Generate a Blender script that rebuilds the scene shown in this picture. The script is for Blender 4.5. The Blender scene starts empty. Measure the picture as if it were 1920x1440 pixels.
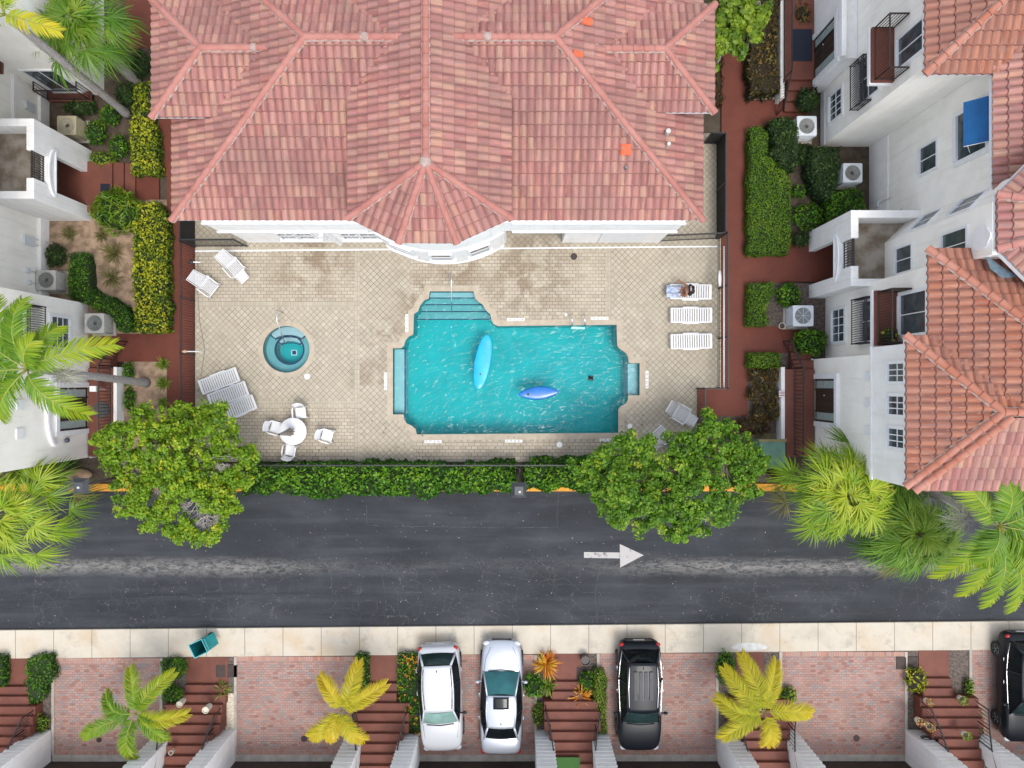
import bpy, bmesh, math, random
import numpy as np
from mathutils import Vector, Matrix
from mathutils.geometry import tessellate_polygon
R=math.radians
random.seed(7); rng=np.random.default_rng(7)
SC=bpy.context.scene
COL=SC.collection
# ---------------------------------------------------------------- camera, light, exposure
H=32.0; F=1333.3
cam=bpy.data.objects.new('camera',bpy.data.cameras.new('camera')); COL.objects.link(cam)
cam.location=(0,0,H); cam.rotation_euler=(0,0,0)
cam.data.sensor_width=36; cam.data.lens=36*F/1920; cam.data.clip_end=500; cam.data.clip_start=.1
SC.camera=cam
W=bpy.data.worlds.new('World'); SC.world=W; W.use_nodes=True
SUN_EL=R(69); SUN_AZ=R(148)      # azimuth clockwise from north (+y): south-east
nt=W.node_tree; sky=nt.nodes.new('ShaderNodeTexSky'); sky.sky_type='NISHITA'; sky.sun_disc=False
sky.sun_elevation=SUN_EL; sky.sun_rotation=SUN_AZ; sky.air_density=1.0; sky.dust_density=2.0; sky.ozone_density=.6
hs=nt.nodes.new('ShaderNodeHueSaturation'); hs.inputs['Saturation'].default_value=.45; nt.links.new(sky.outputs[0],hs.inputs['Color']); nt.links.new(hs.outputs[0],nt.nodes['Background'].inputs[0]); nt.nodes['Background'].inputs[1].default_value=.15
sl=bpy.data.lights.new('sun','SUN'); sl.energy=0.7; sl.angle=R(20); sl.color=(1,.955,.89)
so=bpy.data.objects.new('sun',sl); COL.objects.link(so)
sd=Vector((math.sin(SUN_AZ)*math.cos(SUN_EL),math.cos(SUN_AZ)*math.cos(SUN_EL),math.sin(SUN_EL)))
so.rotation_euler=sd.to_track_quat('Z','Y').to_euler(); so.location=(0,0,60)
SC.view_settings.view_transform='Standard'; SC.view_settings.look='None'; SC.view_settings.exposure=1.20
SC.view_settings.gamma=1
SC.render.engine='CYCLES'
# ---------------------------------------------------------------- helpers
def P(px,py,z=0.0):
    k=(H-z)/F; return Vector(((px-960)*k,(720-py)*k,z))
def PP(l,z=0.0): return [P(x,y,z).to_2d() for x,y in l]
def total(o):
    v=Vector((0,0,0))
    while o is not None: v+=o.location; o=o.parent
    return v
def tag(o,label=None,cat=None,group=None,kind=None):
    if label: o['label']=label
    if cat: o['category']=cat
    if group: o['group']=group
    if kind: o['kind']=kind
    return o
def T(name,label,cat,loc=(0,0,0),group=None):
    o=bpy.data.objects.new(name,None); COL.objects.link(o); o.location=loc; o.empty_display_size=.2
    return tag(o,label,cat,group)
def children(o): return [c for c in bpy.data.objects if c.parent==o]
def copy_tree(o,parent=None):
    c=o.copy(); COL.objects.link(c)
    if parent is not None: c.parent=parent
    for ch in children(o): copy_tree(ch,c)
    return c
class MB:
    def __init__(s): s.v=[];s.f=[];s.m=Matrix.Identity(4);s.mi=[];s.cur=0;s.ch=[]
    def add(s,vs,fs):
        b=len(s.v); m=s.m; s.ch.append((b,len(s.f)))
        s.v+= [m@Vector(v) for v in vs]; s.f+=[tuple(b+i for i in f) for f in fs]; s.mi+=[s.cur]*len(fs); return s
    def box(s,x0,x1,y0,y1,z0,z1):
        return s.add([(x0,y0,z0),(x1,y0,z0),(x1,y1,z0),(x0,y1,z0),(x0,y0,z1),(x1,y0,z1),(x1,y1,z1),(x0,y1,z1)],
          [(3,2,1,0),(4,5,6,7),(0,1,5,4),(1,2,6,5),(2,3,7,6),(3,0,4,7)])
    def cbox(s,c,sx,sy,sz,rz=0,rx=0,ry=0):
        m=s.m; s.m=m@Matrix.Translation(c)@Matrix.Rotation(rz,4,'Z')@Matrix.Rotation(ry,4,'Y')@Matrix.Rotation(rx,4,'X')
        s.box(-sx/2,sx/2,-sy/2,sy/2,-sz/2,sz/2); s.m=m; return s
    def prism(s,poly,z0,z1,holes=(),bottom=False):
        loops=[list(poly)]+[list(h) for h in holes]
        flat=[p for l in loops for p in l]
        tris=tessellate_polygon([[Vector((p[0],p[1],0)) for p in l] for l in loops])
        n=len(flat); vs=[(p[0],p[1],z1) for p in flat]+[(p[0],p[1],z0) for p in flat]; fs=[]
        for t in tris:
            a,b,c=[Vector(flat[i]) for i in t]
            if (b-a).cross(c-a)<0: t=(t[0],t[2],t[1])
            fs.append(tuple(t))
            if bottom: fs.append(tuple(n+i for i in reversed(t)))
        if z0!=z1:
            b=0
            for li,l in enumerate(loops):
                ar=sum(l[i][0]*l[(i+1)%len(l)][1]-l[(i+1)%len(l)][0]*l[i][1] for i in range(len(l)))
                for i in range(len(l)):
                    j=(i+1)%len(l); q=(b+i,b+j,n+b+j,n+b+i)
                    if (ar>0)==(li==0): q=q[::-1]
                    fs.append(q)
                b+=len(l)
        return s.add(vs,fs)
    def tube(s,pts,r,n=8,cap=True):
        pts=[Vector(p) for p in pts]; rs=r if isinstance(r,(list,tuple)) else [r]*len(pts)
        vs=[];fs=[];u=None
        for i,p in enumerate(pts):
            d=(pts[min(i+1,len(pts)-1)]-pts[max(i-1,0)]).normalized()
            if u is None: u=d.orthogonal().normalized()
            else:
                u=(u-d*u.dot(d)); u=u.normalized() if u.length>1e-5 else d.orthogonal().normalized()
            w=d.cross(u)
            for k in range(n):
                a=2*math.pi*k/n; vs.append(p+rs[i]*(math.cos(a)*u+math.sin(a)*w))
        for i in range(len(pts)-1):
            for k in range(n):
                fs.append((i*n+k,i*n+(k+1)%n,(i+1)*n+(k+1)%n,(i+1)*n+k))
        if cap: fs.append(tuple(range(n))[::-1]); fs.append(tuple((len(pts)-1)*n+k for k in range(n)))
        return s.add(vs,fs)
    def lathe(s,prof,c=(0,0,0),n=24,close=False):
        c=Vector(c); vs=[];fs=[]
        for (r,z) in prof:
            for k in range(n):
                a=2*math.pi*k/n; vs.append((c.x+r*math.cos(a),c.y+r*math.sin(a),c.z+z))
        m=len(prof)
        for i in range(m-1):
            for k in range(n): fs.append((i*n+k,i*n+(k+1)%n,(i+1)*n+(k+1)%n,(i+1)*n+k))
        if close:
            fs.append(tuple(range(n))[::-1]); fs.append(tuple((m-1)*n+k for k in range(n)))
        return s.add(vs,fs)
    def cyl(s,c,r,h,n=20): return s.lathe([(r,0),(r,h)],c,n,True)
    def ell(s,c,rx,ry,rz,n=12,m=8):
        vs=[];fs=[]
        for i in range(m+1):
            t=math.pi*i/m
            for k in range(n):
                a=2*math.pi*k/n; vs.append((c[0]+rx*math.sin(t)*math.cos(a),c[1]+ry*math.sin(t)*math.sin(a),c[2]-rz*math.cos(t)))
        for i in range(m):
            for k in range(n): fs.append((i*n+k,i*n+(k+1)%n,(i+1)*n+(k+1)%n,(i+1)*n+k))
        return s.add(vs,fs)
    def grid(s,fn,nu,nv):
        vs=[fn(i/nu,j/nv) for j in range(nv+1) for i in range(nu+1)]
        fs=[(j*(nu+1)+i,j*(nu+1)+i+1,(j+1)*(nu+1)+i+1,(j+1)*(nu+1)+i) for j in range(nv) for i in range(nu)]
        return s.add(vs,fs)
    def wb(s,p,t,n,s0,s1,z0,z1,d0,d1):   # box along a wall: p base point, t along, n outward
        p=Vector(p[:2]);t=Vector(t);n=Vector(n)
        vs=[]
        for z in (z0,z1):
            for (a,d) in ((s0,d0),(s1,d0),(s1,d1),(s0,d1)):
                q=p+t*a+n*d; vs.append((q.x,q.y,z))
        fs=[(3,2,1,0),(4,5,6,7),(0,1,5,4),(1,2,6,5),(2,3,7,6),(3,0,4,7)]
        if t.x*n.y-t.y*n.x<0: fs=[f[::-1] for f in fs]
        return s.add(vs,fs)
    def build_each(s,name,mat,parent=None,**k):
        ends=s.ch[1:]+[(len(s.v),len(s.f))]; out=[]
        for (v0,f0),(v1,f1) in zip(s.ch,ends):
            q=MB(); q.v=s.v[v0:v1]; q.f=[tuple(i-v0 for i in f) for f in s.f[f0:f1]]; q.mi=s.mi[f0:f1]; out.append(q.build(name,mat,parent,**k))
        return out
    def build(s,name,mat,parent=None,smooth=False,bevel=0,sub=0,sharp=None,world=True,solid=0):
        me=bpy.data.meshes.new(name)
        off=total(parent) if (parent is not None and world) else Vector((0,0,0))
        me.from_pydata([tuple(v-off) for v in s.v],[],s.f)
        mats=mat if isinstance(mat,(list,tuple)) else [mat]
        for m in mats: me.materials.append(m)
        if len(mats)>1: me.polygons.foreach_set('material_index',s.mi)
        if smooth:
            me.polygons.foreach_set('use_smooth',[True]*len(me.polygons))
            if sharp: me.set_sharp_from_angle(angle=R(sharp))
        me.update()
        o=bpy.data.objects.new(name,me); COL.objects.link(o)
        if parent is not None: o.parent=parent
        if solid: m=o.modifiers.new('s','SOLIDIFY'); m.thickness=solid; m.offset=-1
        if bevel: m=o.modifiers.new('b','BEVEL'); m.width=bevel; m.segments=2; m.limit_method='ANGLE'; m.angle_limit=R(40)
        if sub: m=o.modifiers.new('u','SUBSURF'); m.levels=sub; m.render_levels=sub
        return o
# ---------------------------------------------------------------- materials
def newmat(name):
    m=bpy.data.materials.new(name); m.use_nodes=True; nt=m.node_tree
    return m,nt,nt.nodes['Principled BSDF']
def lin(c): return (c[0],c[1],c[2],1)
def node(nt,t,**kw):
    n=nt.nodes.new(t)
    for k,v in kw.items(): setattr(n,k,v)
    return n
def noise(nt,vec,scale,detail=4,rough=.55,dist=0):
    n=node(nt,'ShaderNodeTexNoise'); n.inputs['Scale'].default_value=scale; n.inputs['Detail'].default_value=detail
    n.inputs['Roughness'].default_value=rough; n.inputs['Distortion'].default_value=dist
    if vec is not None: nt.links.new(vec,n.inputs['Vector'])
    return n.outputs['Fac']
def mixc(nt,fac,a,b,mode='MIX'):
    n=node(nt,'ShaderNodeMix',data_type='RGBA',blend_type=mode)
    for s,v in ((n.inputs[0],fac),(n.inputs[6],a),(n.inputs[7],b)):
        if isinstance(v,(int,float)): s.default_value=v
        elif isinstance(v,tuple): s.default_value=lin(v)
        else: nt.links.new(v,s)
    return n.outputs[2]
def ramp(nt,fac,stops,interp='LINEAR'):
    n=node(nt,'ShaderNodeValToRGB'); cr=n.color_ramp; cr.interpolation=interp
    while len(cr.elements)<len(stops): cr.elements.new(.5)
    for e,(p,c) in zip(cr.elements,stops):
        e.position=p; e.color=lin(c) if isinstance(c,tuple) else (c,c,c,1)
    nt.links.new(fac,n.inputs[0]); return n.outputs[0]
def math_(nt,op,a,b=None,clamp=False):
    n=node(nt,'ShaderNodeMath',operation=op); n.use_clamp=clamp
    for s,v in ((n.inputs[0],a),(n.inputs[1],b)):
        if v is None: continue
        if isinstance(v,(int,float)): s.default_value=v
        else: nt.links.new(v,s)
    return n.outputs[0]
def pos(nt): return node(nt,'ShaderNodeNewGeometry').outputs['Position']
def objc(nt): return node(nt,'ShaderNodeTexCoord').outputs['Object']
def mapping(nt,vec,rot=(0,0,0),scale=(1,1,1),loc=(0,0,0)):
    n=node(nt,'ShaderNodeMapping'); n.inputs['Rotation'].default_value=rot; n.inputs['Scale'].default_value=scale; n.inputs['Location'].default_value=loc
    nt.links.new(vec,n.inputs[0]); return n.outputs[0]
def bump(nt,b,h,strength=.3,dist=.02):
    n=node(nt,'ShaderNodeBump'); n.inputs['Strength'].default_value=strength; n.inputs['Distance'].default_value=dist
    nt.links.new(h,n.inputs['Height']); nt.links.new(n.outputs[0],b.inputs['Normal'])
def pm(name,c1,c2=None,scale=3,rough=.8,bmp=0,bscale=40,metal=0,detail=5,spec=.5,coat=0,world=False,lo=.35,hi=.65):
    m,nt,b=newmat(name); b.inputs['Roughness'].default_value=rough; b.inputs['Metallic'].default_value=metal
    b.inputs['Specular IOR Level'].default_value=spec; b.inputs['Coat Weight'].default_value=coat
    b.inputs['Base Color'].default_value=lin(c1)
    v=pos(nt) if world else objc(nt)
    if c2:
        f=noise(nt,v,scale,detail); c=ramp(nt,f,[(lo,c1),(hi,c2)]); nt.links.new(c,b.inputs['Base Color'])
    if name.startswith('stucco'):
        st=noise(nt,mapping(nt,pos(nt),scale=(4,4,.35)),1,4,.65); c=mixc(nt,ramp(nt,st,[(.52,0.),(.78,.30)]),c,(.45,.42,.36)); nt.links.new(c,b.inputs['Base Color'])
    if bmp: bump(nt,b,noise(nt,v,bscale,3),bmp)
    return m
def leafmat(name,cols,rough=.5,trans=.3):
    m,nt,b=newmat(name); at=node(nt,'ShaderNodeAttribute'); at.attribute_name='rnd'
    n=len(cols); c=ramp(nt,at.outputs['Fac'],[(i/(n-1),cols[i]) for i in range(n)])
    nt.links.new(c,b.inputs['Base Color']); b.inputs['Roughness'].default_value=rough; b.inputs['Specular IOR Level'].default_value=.35
    tr=node(nt,'ShaderNodeBsdfTranslucent'); nt.links.new(c,tr.inputs[0])
    mx=node(nt,'ShaderNodeMixShader'); mx.inputs[0].default_value=trans
    nt.links.new(b.outputs[0],mx.inputs[1]); nt.links.new(tr.outputs[0],mx.inputs[2])
    nt.links.new(mx.outputs[0],nt.nodes['Material Output'].inputs[0]); return m
M={}
M['stucco']=pm('stucco',(.88,.855,.79),(.82,.79,.72),1.3,.9,.25,60,world=True)
M['stucco_white']=pm('stucco_white',(.82,.81,.79),(.75,.74,.715),1.5,.85,.15,60,world=True)
M['trim']=pm('trim',(.76,.765,.77),(.70,.705,.71),4,.6)
M['red_paint']=pm('red_paint',(.235,.075,.045),(.165,.052,.034),1.1,.75,.15,80,world=True,lo=.3,hi=.7)
M['red_step']=pm('red_step',(.165,.050,.029),(.125,.038,.024),2,.7,.1,80)
M['iron']=pm('iron',(.018,.018,.02),None,rough=.45)
M['iron_brown']=pm('iron_brown',(.03,.018,.015),None,rough=.5)
M['screen']=pm('screen',(.012,.013,.013),(.022,.022,.02),2,.9)
M['concrete']=pm('concrete',(.42,.385,.33),(.31,.28,.24),2.5,.9,.2,50,world=True)
M['coping']=pm('coping',(.44,.385,.30),(.38,.315,.235),3,.85,.15,50,world=True)
M['kerb_yellow']=pm('kerb_yellow',(.72,.32,.02),(.55,.25,.03),5,.7,.2,40,world=True)
M['soil']=pm('soil',(.055,.038,.026),(.10,.075,.055),3,1,.6,30,world=True)
M['ground']=pm('ground',(.06,.045,.03),(.09,.07,.05),2,1,.5,20,world=True)
M['sand']=pm('sand',(.40,.28,.19),(.19,.13,.085),2.2,1,.6,40,world=True,lo=.38,hi=.62)
M['mulch']=pm('mulch',(.075,.055,.045),(.16,.13,.11),9,1,.8,30,world=True)
M['gravel_white']=pm('gravel_white',(.75,.68,.55),(.45,.36,.26),14,1,.9,40,world=True)
M['white_plastic']=pm('white_plastic',(.68,.685,.695),None,rough=.4)
M['chrome']=pm('chrome',(.75,.75,.76),None,rough=.18,metal=1)
M['dark_glass']=pm('dark_glass',(.012,.015,.02),(.03,.035,.04),1.5,.08,spec=.8)
M['house_glass']=pm('house_glass',(.03,.045,.055),(.075,.095,.10),2.5,.08,spec=.8)
M['garage']=pm('garage',(.045,.028,.02),(.03,.019,.014),3,.6)
M['wood_dark']=pm('wood_dark',(.03,.02,.014),(.045,.03,.02),8,.5)
M['mortar']=pm('mortar',(.42,.32,.28),(.30,.22,.19),8,.95,.4,30)
M['trunk']=pm('trunk',(.36,.34,.32),(.22,.20,.19),14,.9,.4,30)
M['branch']=pm('branch',(.36,.33,.30),(.24,.21,.19),10,.9)
M['rubber']=pm('rubber',(.015,.015,.016),None,rough=.8)
M['core']=pm('core',(.010,.022,.004),(.018,.035,.006),6,1)
M['core_brown']=pm('core_brown',(.02,.018,.010),(.03,.022,.01),6,1)
M['ac_metal']=pm('ac_metal',(.50,.49,.44),(.42,.41,.37),4,.55)
M['ac_tan']=pm('ac_tan',(.42,.37,.24),(.34,.30,.20),4,.6)
M['ac_white']=pm('ac_white',(.62,.66,.68),(.55,.58,.60),4,.5)
M['grey_metal']=pm('grey_metal',(.16,.17,.17),None,rough=.5,metal=.3)
M['util_green']=pm('util_green',(.14,.27,.20),(.10,.20,.15),3,.6)
M['pot_clay']=pm('pot_clay',(.72,.66,.55),(.5,.45,.37),8,.8)
M['membrane']=pm('membrane',(.13,.19,.23),(.08,.12,.15),8,.8)
M['awning']=pm('awning',(.005,.11,.30),(.004,.085,.24),3,.6)
# foliage palettes
M['leaf_tree']=leafmat('leaf_tree',[(.06,.13,.004),(.12,.235,.006),(.18,.32,.008),(.23,.35,.010),(.46,.44,.02)])
M['leaf_tree2']=leafmat('leaf_tree2',[(.035,.095,.004),(.07,.175,.006),(.115,.25,.008),(.18,.33,.012),(.32,.36,.03)])
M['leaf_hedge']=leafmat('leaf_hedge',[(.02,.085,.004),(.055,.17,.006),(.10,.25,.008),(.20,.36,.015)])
M['leaf_dark']=leafmat('leaf_dark',[(.012,.035,.008),(.025,.065,.012),(.045,.10,.018),(.08,.13,.02)])
M['leaf_croton']=leafmat('leaf_croton',[(.07,.13,.01),(.20,.27,.012),(.42,.43,.02),(.60,.56,.04)])
M['leaf_lawn']=leafmat('leaf_lawn',[(.06,.14,.005),(.09,.20,.006),(.13,.25,.008),(.21,.31,.010)])
M['leaf_lime']=leafmat('leaf_lime',[(.08,.16,.012),(.15,.25,.015),(.24,.34,.02),(.30,.38,.03)])
M['leaf_red']=leafmat('leaf_red',[(.05,.012,.008),(.10,.04,.01),(.09,.07,.015),(.20,.09,.02)])
M['leaf_bronze']=leafmat('leaf_bronze',[(.03,.03,.008),(.08,.07,.012),(.13,.09,.015),(.20,.09,.02),(.24,.20,.03)])
M['leaf_orange']=leafmat('leaf_orange',[(.35,.06,.01),(.60,.18,.015),(.70,.34,.03),(.60,.48,.05)])
M['leaf_pink']=leafmat('leaf_pink',[(.5,.12,.15),(.6,.3,.05),(.65,.5,.2),(.1,.2,.03)])
M['palm_fan']=leafmat('palm_fan',[(.07,.15,.006),(.14,.26,.010),(.25,.38,.014),(.42,.47,.04)],.4)
M['palm_fan2']=leafmat('palm_fan2',[(.04,.12,.008),(.08,.20,.012),(.14,.29,.018),(.27,.37,.04)],.4)
M['palm_green']=leafmat('palm_green',[(.05,.13,.008),(.09,.20,.01),(.16,.27,.012),(.32,.36,.02)],.4)
M['palm_yellow']=leafmat('palm_yellow',[(.18,.25,.01),(.34,.36,.012),(.52,.44,.015),(.62,.44,.02)],.45)
M['palm_mid']=leafmat('palm_mid',[(.06,.16,.006),(.13,.26,.008),(.30,.38,.010),(.52,.44,.015)],.45)
M['grass_tuft']=leafmat('grass_tuft',[(.06,.13,.01),(.12,.21,.015),(.20,.29,.03),(.30,.33,.05)])
M['grass_dry']=leafmat('grass_dry',[(.12,.12,.03),(.20,.18,.06),(.10,.13,.02),(.28,.23,.10)])

def tilemat(name,cols,dark=.5):
    m,nt,b=newmat(name); uv=node(nt,'ShaderNodeUVMap'); uv.uv_map='UVMap'
    fl=node(nt,'ShaderNodeVectorMath',operation='FLOOR'); nt.links.new(uv.outputs[0],fl.inputs[0])
    wn=node(nt,'ShaderNodeTexWhiteNoise',noise_dimensions='2D'); nt.links.new(fl.outputs[0],wn.inputs['Vector'])
    n=len(cols); c=ramp(nt,wn.outputs['Value'],[(i/(n-1),cols[i]) for i in range(n)])
    # streaks along each tile, large patches of weathering
    st=noise(nt,mapping(nt,uv.outputs[0],scale=(5.5,.55,1)),1,3,.6)
    c=mixc(nt,ramp(nt,st,[(.47,0.),(.66,.65)]),c,(.20,.14,.125))
    st2=noise(nt,mapping(nt,uv.outputs[0],scale=(3.2,.7,1),loc=(7,3,0)),1,3,.6)
    c=mixc(nt,ramp(nt,st2,[(.52,0.),(.68,.65)]),c,(.50,.24,.15))
    big=noise(nt,pos(nt),.45,4)
    c=mixc(nt,ramp(nt,big,[(.40,0.),(.66,.55)]),c,(.20,.11,.095))
    blk=noise(nt,mapping(nt,uv.outputs[0],scale=(2.0,1.6,1),loc=(3,9,0)),2,4,.7)
    c=mixc(nt,ramp(nt,blk,[(.66,0.),(.76,.7)]),c,(.10,.08,.075))
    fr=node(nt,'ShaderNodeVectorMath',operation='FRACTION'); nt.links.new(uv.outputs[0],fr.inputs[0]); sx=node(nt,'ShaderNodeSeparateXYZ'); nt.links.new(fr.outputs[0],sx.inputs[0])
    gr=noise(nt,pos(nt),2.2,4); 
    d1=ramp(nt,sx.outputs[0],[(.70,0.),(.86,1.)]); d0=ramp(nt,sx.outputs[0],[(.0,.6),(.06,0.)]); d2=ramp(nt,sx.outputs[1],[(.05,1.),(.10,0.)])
    dd=math_(nt,'MAXIMUM',math_(nt,'MAXIMUM',d1,d0),d2); c=mixc(nt,math_(nt,'MULTIPLY',dd,ramp(nt,gr,[(.3,.35),(.65,.70)])),c,(.15,.07,.058))  # shade of barrel valleys and tile gaps painted into the colour
    nt.links.new(c,b.inputs['Base Color']); b.inputs['Roughness'].default_value=.8
    bump(nt,b,noise(nt,pos(nt),45,3),.25); return m
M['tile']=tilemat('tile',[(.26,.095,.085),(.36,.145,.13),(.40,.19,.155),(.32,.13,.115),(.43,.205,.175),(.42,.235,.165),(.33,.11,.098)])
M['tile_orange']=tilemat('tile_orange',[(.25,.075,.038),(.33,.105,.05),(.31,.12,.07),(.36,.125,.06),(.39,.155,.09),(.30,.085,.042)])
M['tile_new']=pm('tile_new',(.58,.12,.05),(.5,.10,.04),4,.8)
M['cap']=pm('cap',(.33,.125,.10),(.41,.185,.15),1.4,.8,.3,40,world=True)
M['cap_orange']=pm('cap_orange',(.34,.12,.07),(.41,.19,.14),1.4,.8,.3,40,world=True)

def pavemat(name,rot,bw,bh,off,cols,mortar,msize=.008,stains=True,stain=(.20,.14,.085)):
    m,nt,b=newmat(name); p=pos(nt); v=mapping(nt,p,rot=(0,0,rot))
    bt=node(nt,'ShaderNodeTexBrick'); nt.links.new(v,bt.inputs['Vector']); bt.offset=off; bt.inputs['Scale'].default_value=1
    bt.inputs['Brick Width'].default_value=bw; bt.inputs['Row Height'].default_value=bh; bt.inputs['Mortar Size'].default_value=msize
    bt.inputs['Mortar Smooth'].default_value=.3; bt.inputs['Color1'].default_value=(0,0,0,1); bt.inputs['Color2'].default_value=(1,1,1,1); bt.inputs['Mortar'].default_value=(.5,.5,.5,1)
    n=len(cols); c=ramp(nt,bt.outputs['Color'],[(i/(n-1),cols[i]) for i in range(n)])
    big=noise(nt,p,.8,5,.6); c=mixc(nt,ramp(nt,big,[(.40,0.),(.72,.35)]),c,tuple(x*.75 for x in cols[0]))
    if stains:
        tot=None
        for (x,y,r,s) in [(590,485,100,1.),(530,525,40,.7),(790,560,75,.9),(860,500,70,1.),(985,520,120,.9),(725,700,55,.9),(680,705,40,.7),(1000,470,90,.8),(440,810,60,.25),(1180,690,45,.35),(725,620,60,.8)]:
            q=P(x,y); d=node(nt,'ShaderNodeVectorMath',operation='DISTANCE'); nt.links.new(p,d.inputs[0]); d.inputs[1].default_value=(q.x,q.y,0)
            mr=node(nt,'ShaderNodeMapRange'); nt.links.new(d.outputs['Value'],mr.inputs[0]); rr=r/41.66
            mr.inputs[1].default_value=rr; mr.inputs[2].default_value=rr*.2; mr.inputs[3].default_value=0; mr.inputs[4].default_value=s
            tot=mr.outputs[0] if tot is None else math_(nt,'MAXIMUM',tot,mr.outputs[0])
        ns=noise(nt,p,1.3,5,.6,.6); f=math_(nt,'MULTIPLY',tot,ramp(nt,ns,[(.44,0.),(.56,1.)]))
        c=mixc(nt,math_(nt,'MULTIPLY',f,.75),c,stain)
    fm=math_(nt,'MULTIPLY',bt.outputs['Fac'],ramp(nt,noise(nt,p,.7,4),[(.3,.45),(.65,1.)]))
    c=mixc(nt,fm,c,mortar)
    nt.links.new(c,b.inputs['Base Color']); b.inputs['Roughness'].default_value=.85
    bump(nt,b,math_(nt,'SUBTRACT',1.,bt.outputs['Fac']),.35,.01); return m
dk=[(.37,.325,.245),(.43,.38,.29),(.40,.35,.265),(.46,.41,.32)]
M['deck_diag']=pavemat('deck_diag',R(45),.20,.20,0,dk,(.12,.105,.085),.011)
M['deck_brick']=pavemat('deck_brick',0,.26,.155,.5,[(.37,.315,.235),(.45,.395,.305),(.41,.355,.27),(.48,.425,.335)],(.12,.095,.07),.012)
M['deck_border']=pavemat('deck_border',0,.12,.22,0,dk,(.18,.16,.13),stains=False)
M['brick_drive']=pavemat('brick_drive',0,.215,.108,.5,[(.26,.12,.095),(.38,.215,.175),(.30,.24,.215),(.40,.24,.195),(.32,.19,.16),(.24,.23,.225)],(.12,.10,.085),.008,False)
M['brick_edge']=pavemat('brick_edge',0,.108,.215,0,[(.36,.16,.11),(.44,.24,.18),(.33,.25,.22),(.45,.26,.20)],(.17,.14,.12),.008,False)

def roadmat():
    m,nt,b=newmat('asphalt'); p=pos(nt)
    sp=node(nt,'ShaderNodeSeparateXYZ'); nt.links.new(p,sp.inputs[0])
    n1=noise(nt,mapping(nt,p,scale=(.5,1,1)),.55,6,.65); c=ramp(nt,n1,[(.34,(.009,.0115,.015)),(.52,(.018,.0215,.027)),(.68,(.036,.040,.046))])
    grain=noise(nt,p,30,3,.7); c=mixc(nt,ramp(nt,grain,[(.5,0.),(.8,.4)]),c,(.055,.06,.065))
    streak=noise(nt,mapping(nt,p,scale=(.12,1.6,1)),1.2,5,.6); c=mixc(nt,ramp(nt,streak,[(.50,0.),(.68,.5)]),c,(.050,.055,.062))
    # worn light seam running along the lane
    wob=math_(nt,'MULTIPLY',math_(nt,'SUBTRACT',noise(nt,p,.25,3),.5),.7)
    d=math_(nt,'ABSOLUTE',math_(nt,'SUBTRACT',math_(nt,'ADD',sp.outputs[1],wob),-8.25))
    seam=math_(nt,'SUBTRACT',1.,math_(nt,'DIVIDE',d,.5),True)
    ax=math_(nt,'ABSOLUTE',math_(nt,'ADD',sp.outputs[0],2.)); ends=ramp(nt,math_(nt,'DIVIDE',ax,14.),[(.35,.12),(.75,1.)])
    sm=math_(nt,'MULTIPLY',math_(nt,'MULTIPLY',seam,ends),ramp(nt,noise(nt,mapping(nt,p,scale=(.6,1.6,1)),5,8,.8,.5),[(.42,.10),(.56,1.)]))
    c=mixc(nt,math_(nt,'MULTIPLY',sm,1.0,True),c,(.20,.19,.175))
    # cracks: south half more
    vo=node(nt,'ShaderNodeTexVoronoi',feature='DISTANCE_TO_EDGE'); vo.inputs['Scale'].default_value=1.7
    wv=node(nt,'ShaderNodeVectorMath',operation='ADD'); nt.links.new(p,wv.inputs[0])
    ns=node(nt,'ShaderNodeTexNoise'); ns.inputs['Scale'].default_value=1.2; ns.inputs['Detail'].default_value=5; nt.links.new(p,ns.inputs['Vector'])
    sc=node(nt,'ShaderNodeVectorMath',operation='SCALE'); nt.links.new(ns.outputs['Color'],sc.inputs[0]); sc.inputs['Scale'].default_value=1.0
    nt.links.new(sc.outputs[0],wv.inputs[1]); nt.links.new(wv.outputs[0],vo.inputs['Vector'])
    cr=ramp(nt,vo.outputs['Distance'],[(.0,1.),(.013,0.)])
    south=ramp(nt,math_(nt,'MULTIPLY',math_(nt,'ADD',sp.outputs[1],7.6),-1.),[(0,.0),(.5,1.)])
    msk=math_(nt,'MULTIPLY',ramp(nt,noise(nt,p,.5,3),[(.42,0.),(.58,1.)]),math_(nt,'ADD',math_(nt,'MULTIPLY',south,.34),.04))
    c=mixc(nt,math_(nt,'MULTIPLY',cr,msk),c,(.22,.22,.22))
    # flecks
    v2=node(nt,'ShaderNodeTexVoronoi'); v2.inputs['Scale'].default_value=3.2; nt.links.new(p,v2.inputs['Vector'])
    c=mixc(nt,ramp(nt,v2.outputs['Distance'],[(.05,.6),(.075,0.)]),c,(.25,.25,.25))
    nt.links.new(c,b.inputs['Base Color']); b.inputs['Roughness'].default_value=.8; bump(nt,b,grain,.3,.01); return m
M['asphalt']=roadmat()
def walkmat():
    m,nt,b=newmat('sidewalk'); p=pos(nt)
    c=ramp(nt,noise(nt,p,.55,5,.6),[(.3,(.43,.385,.31)),(.5,(.52,.47,.385)),(.7,(.48,.385,.27))])
    c=mixc(nt,ramp(nt,noise(nt,mapping(nt,p,loc=(5,2,0)),1.1,6,.7),[(.54,0.),(.70,.65)]),c,(.27,.25,.21))
    sp=node(nt,'ShaderNodeSeparateXYZ'); nt.links.new(p,sp.inputs[0])
    fr=math_(nt,'FRACT',math_(nt,'DIVIDE',sp.outputs[0],1.72)); ln=math_(nt,'LESS_THAN',fr,.016)
    c=mixc(nt,ln,c,(.20,.17,.14)); nt.links.new(c,b.inputs['Base Color']); b.inputs['Roughness'].default_value=.9
    bump(nt,b,noise(nt,p,25,4),.2); return m
M['sidewalk']=walkmat()
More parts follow.
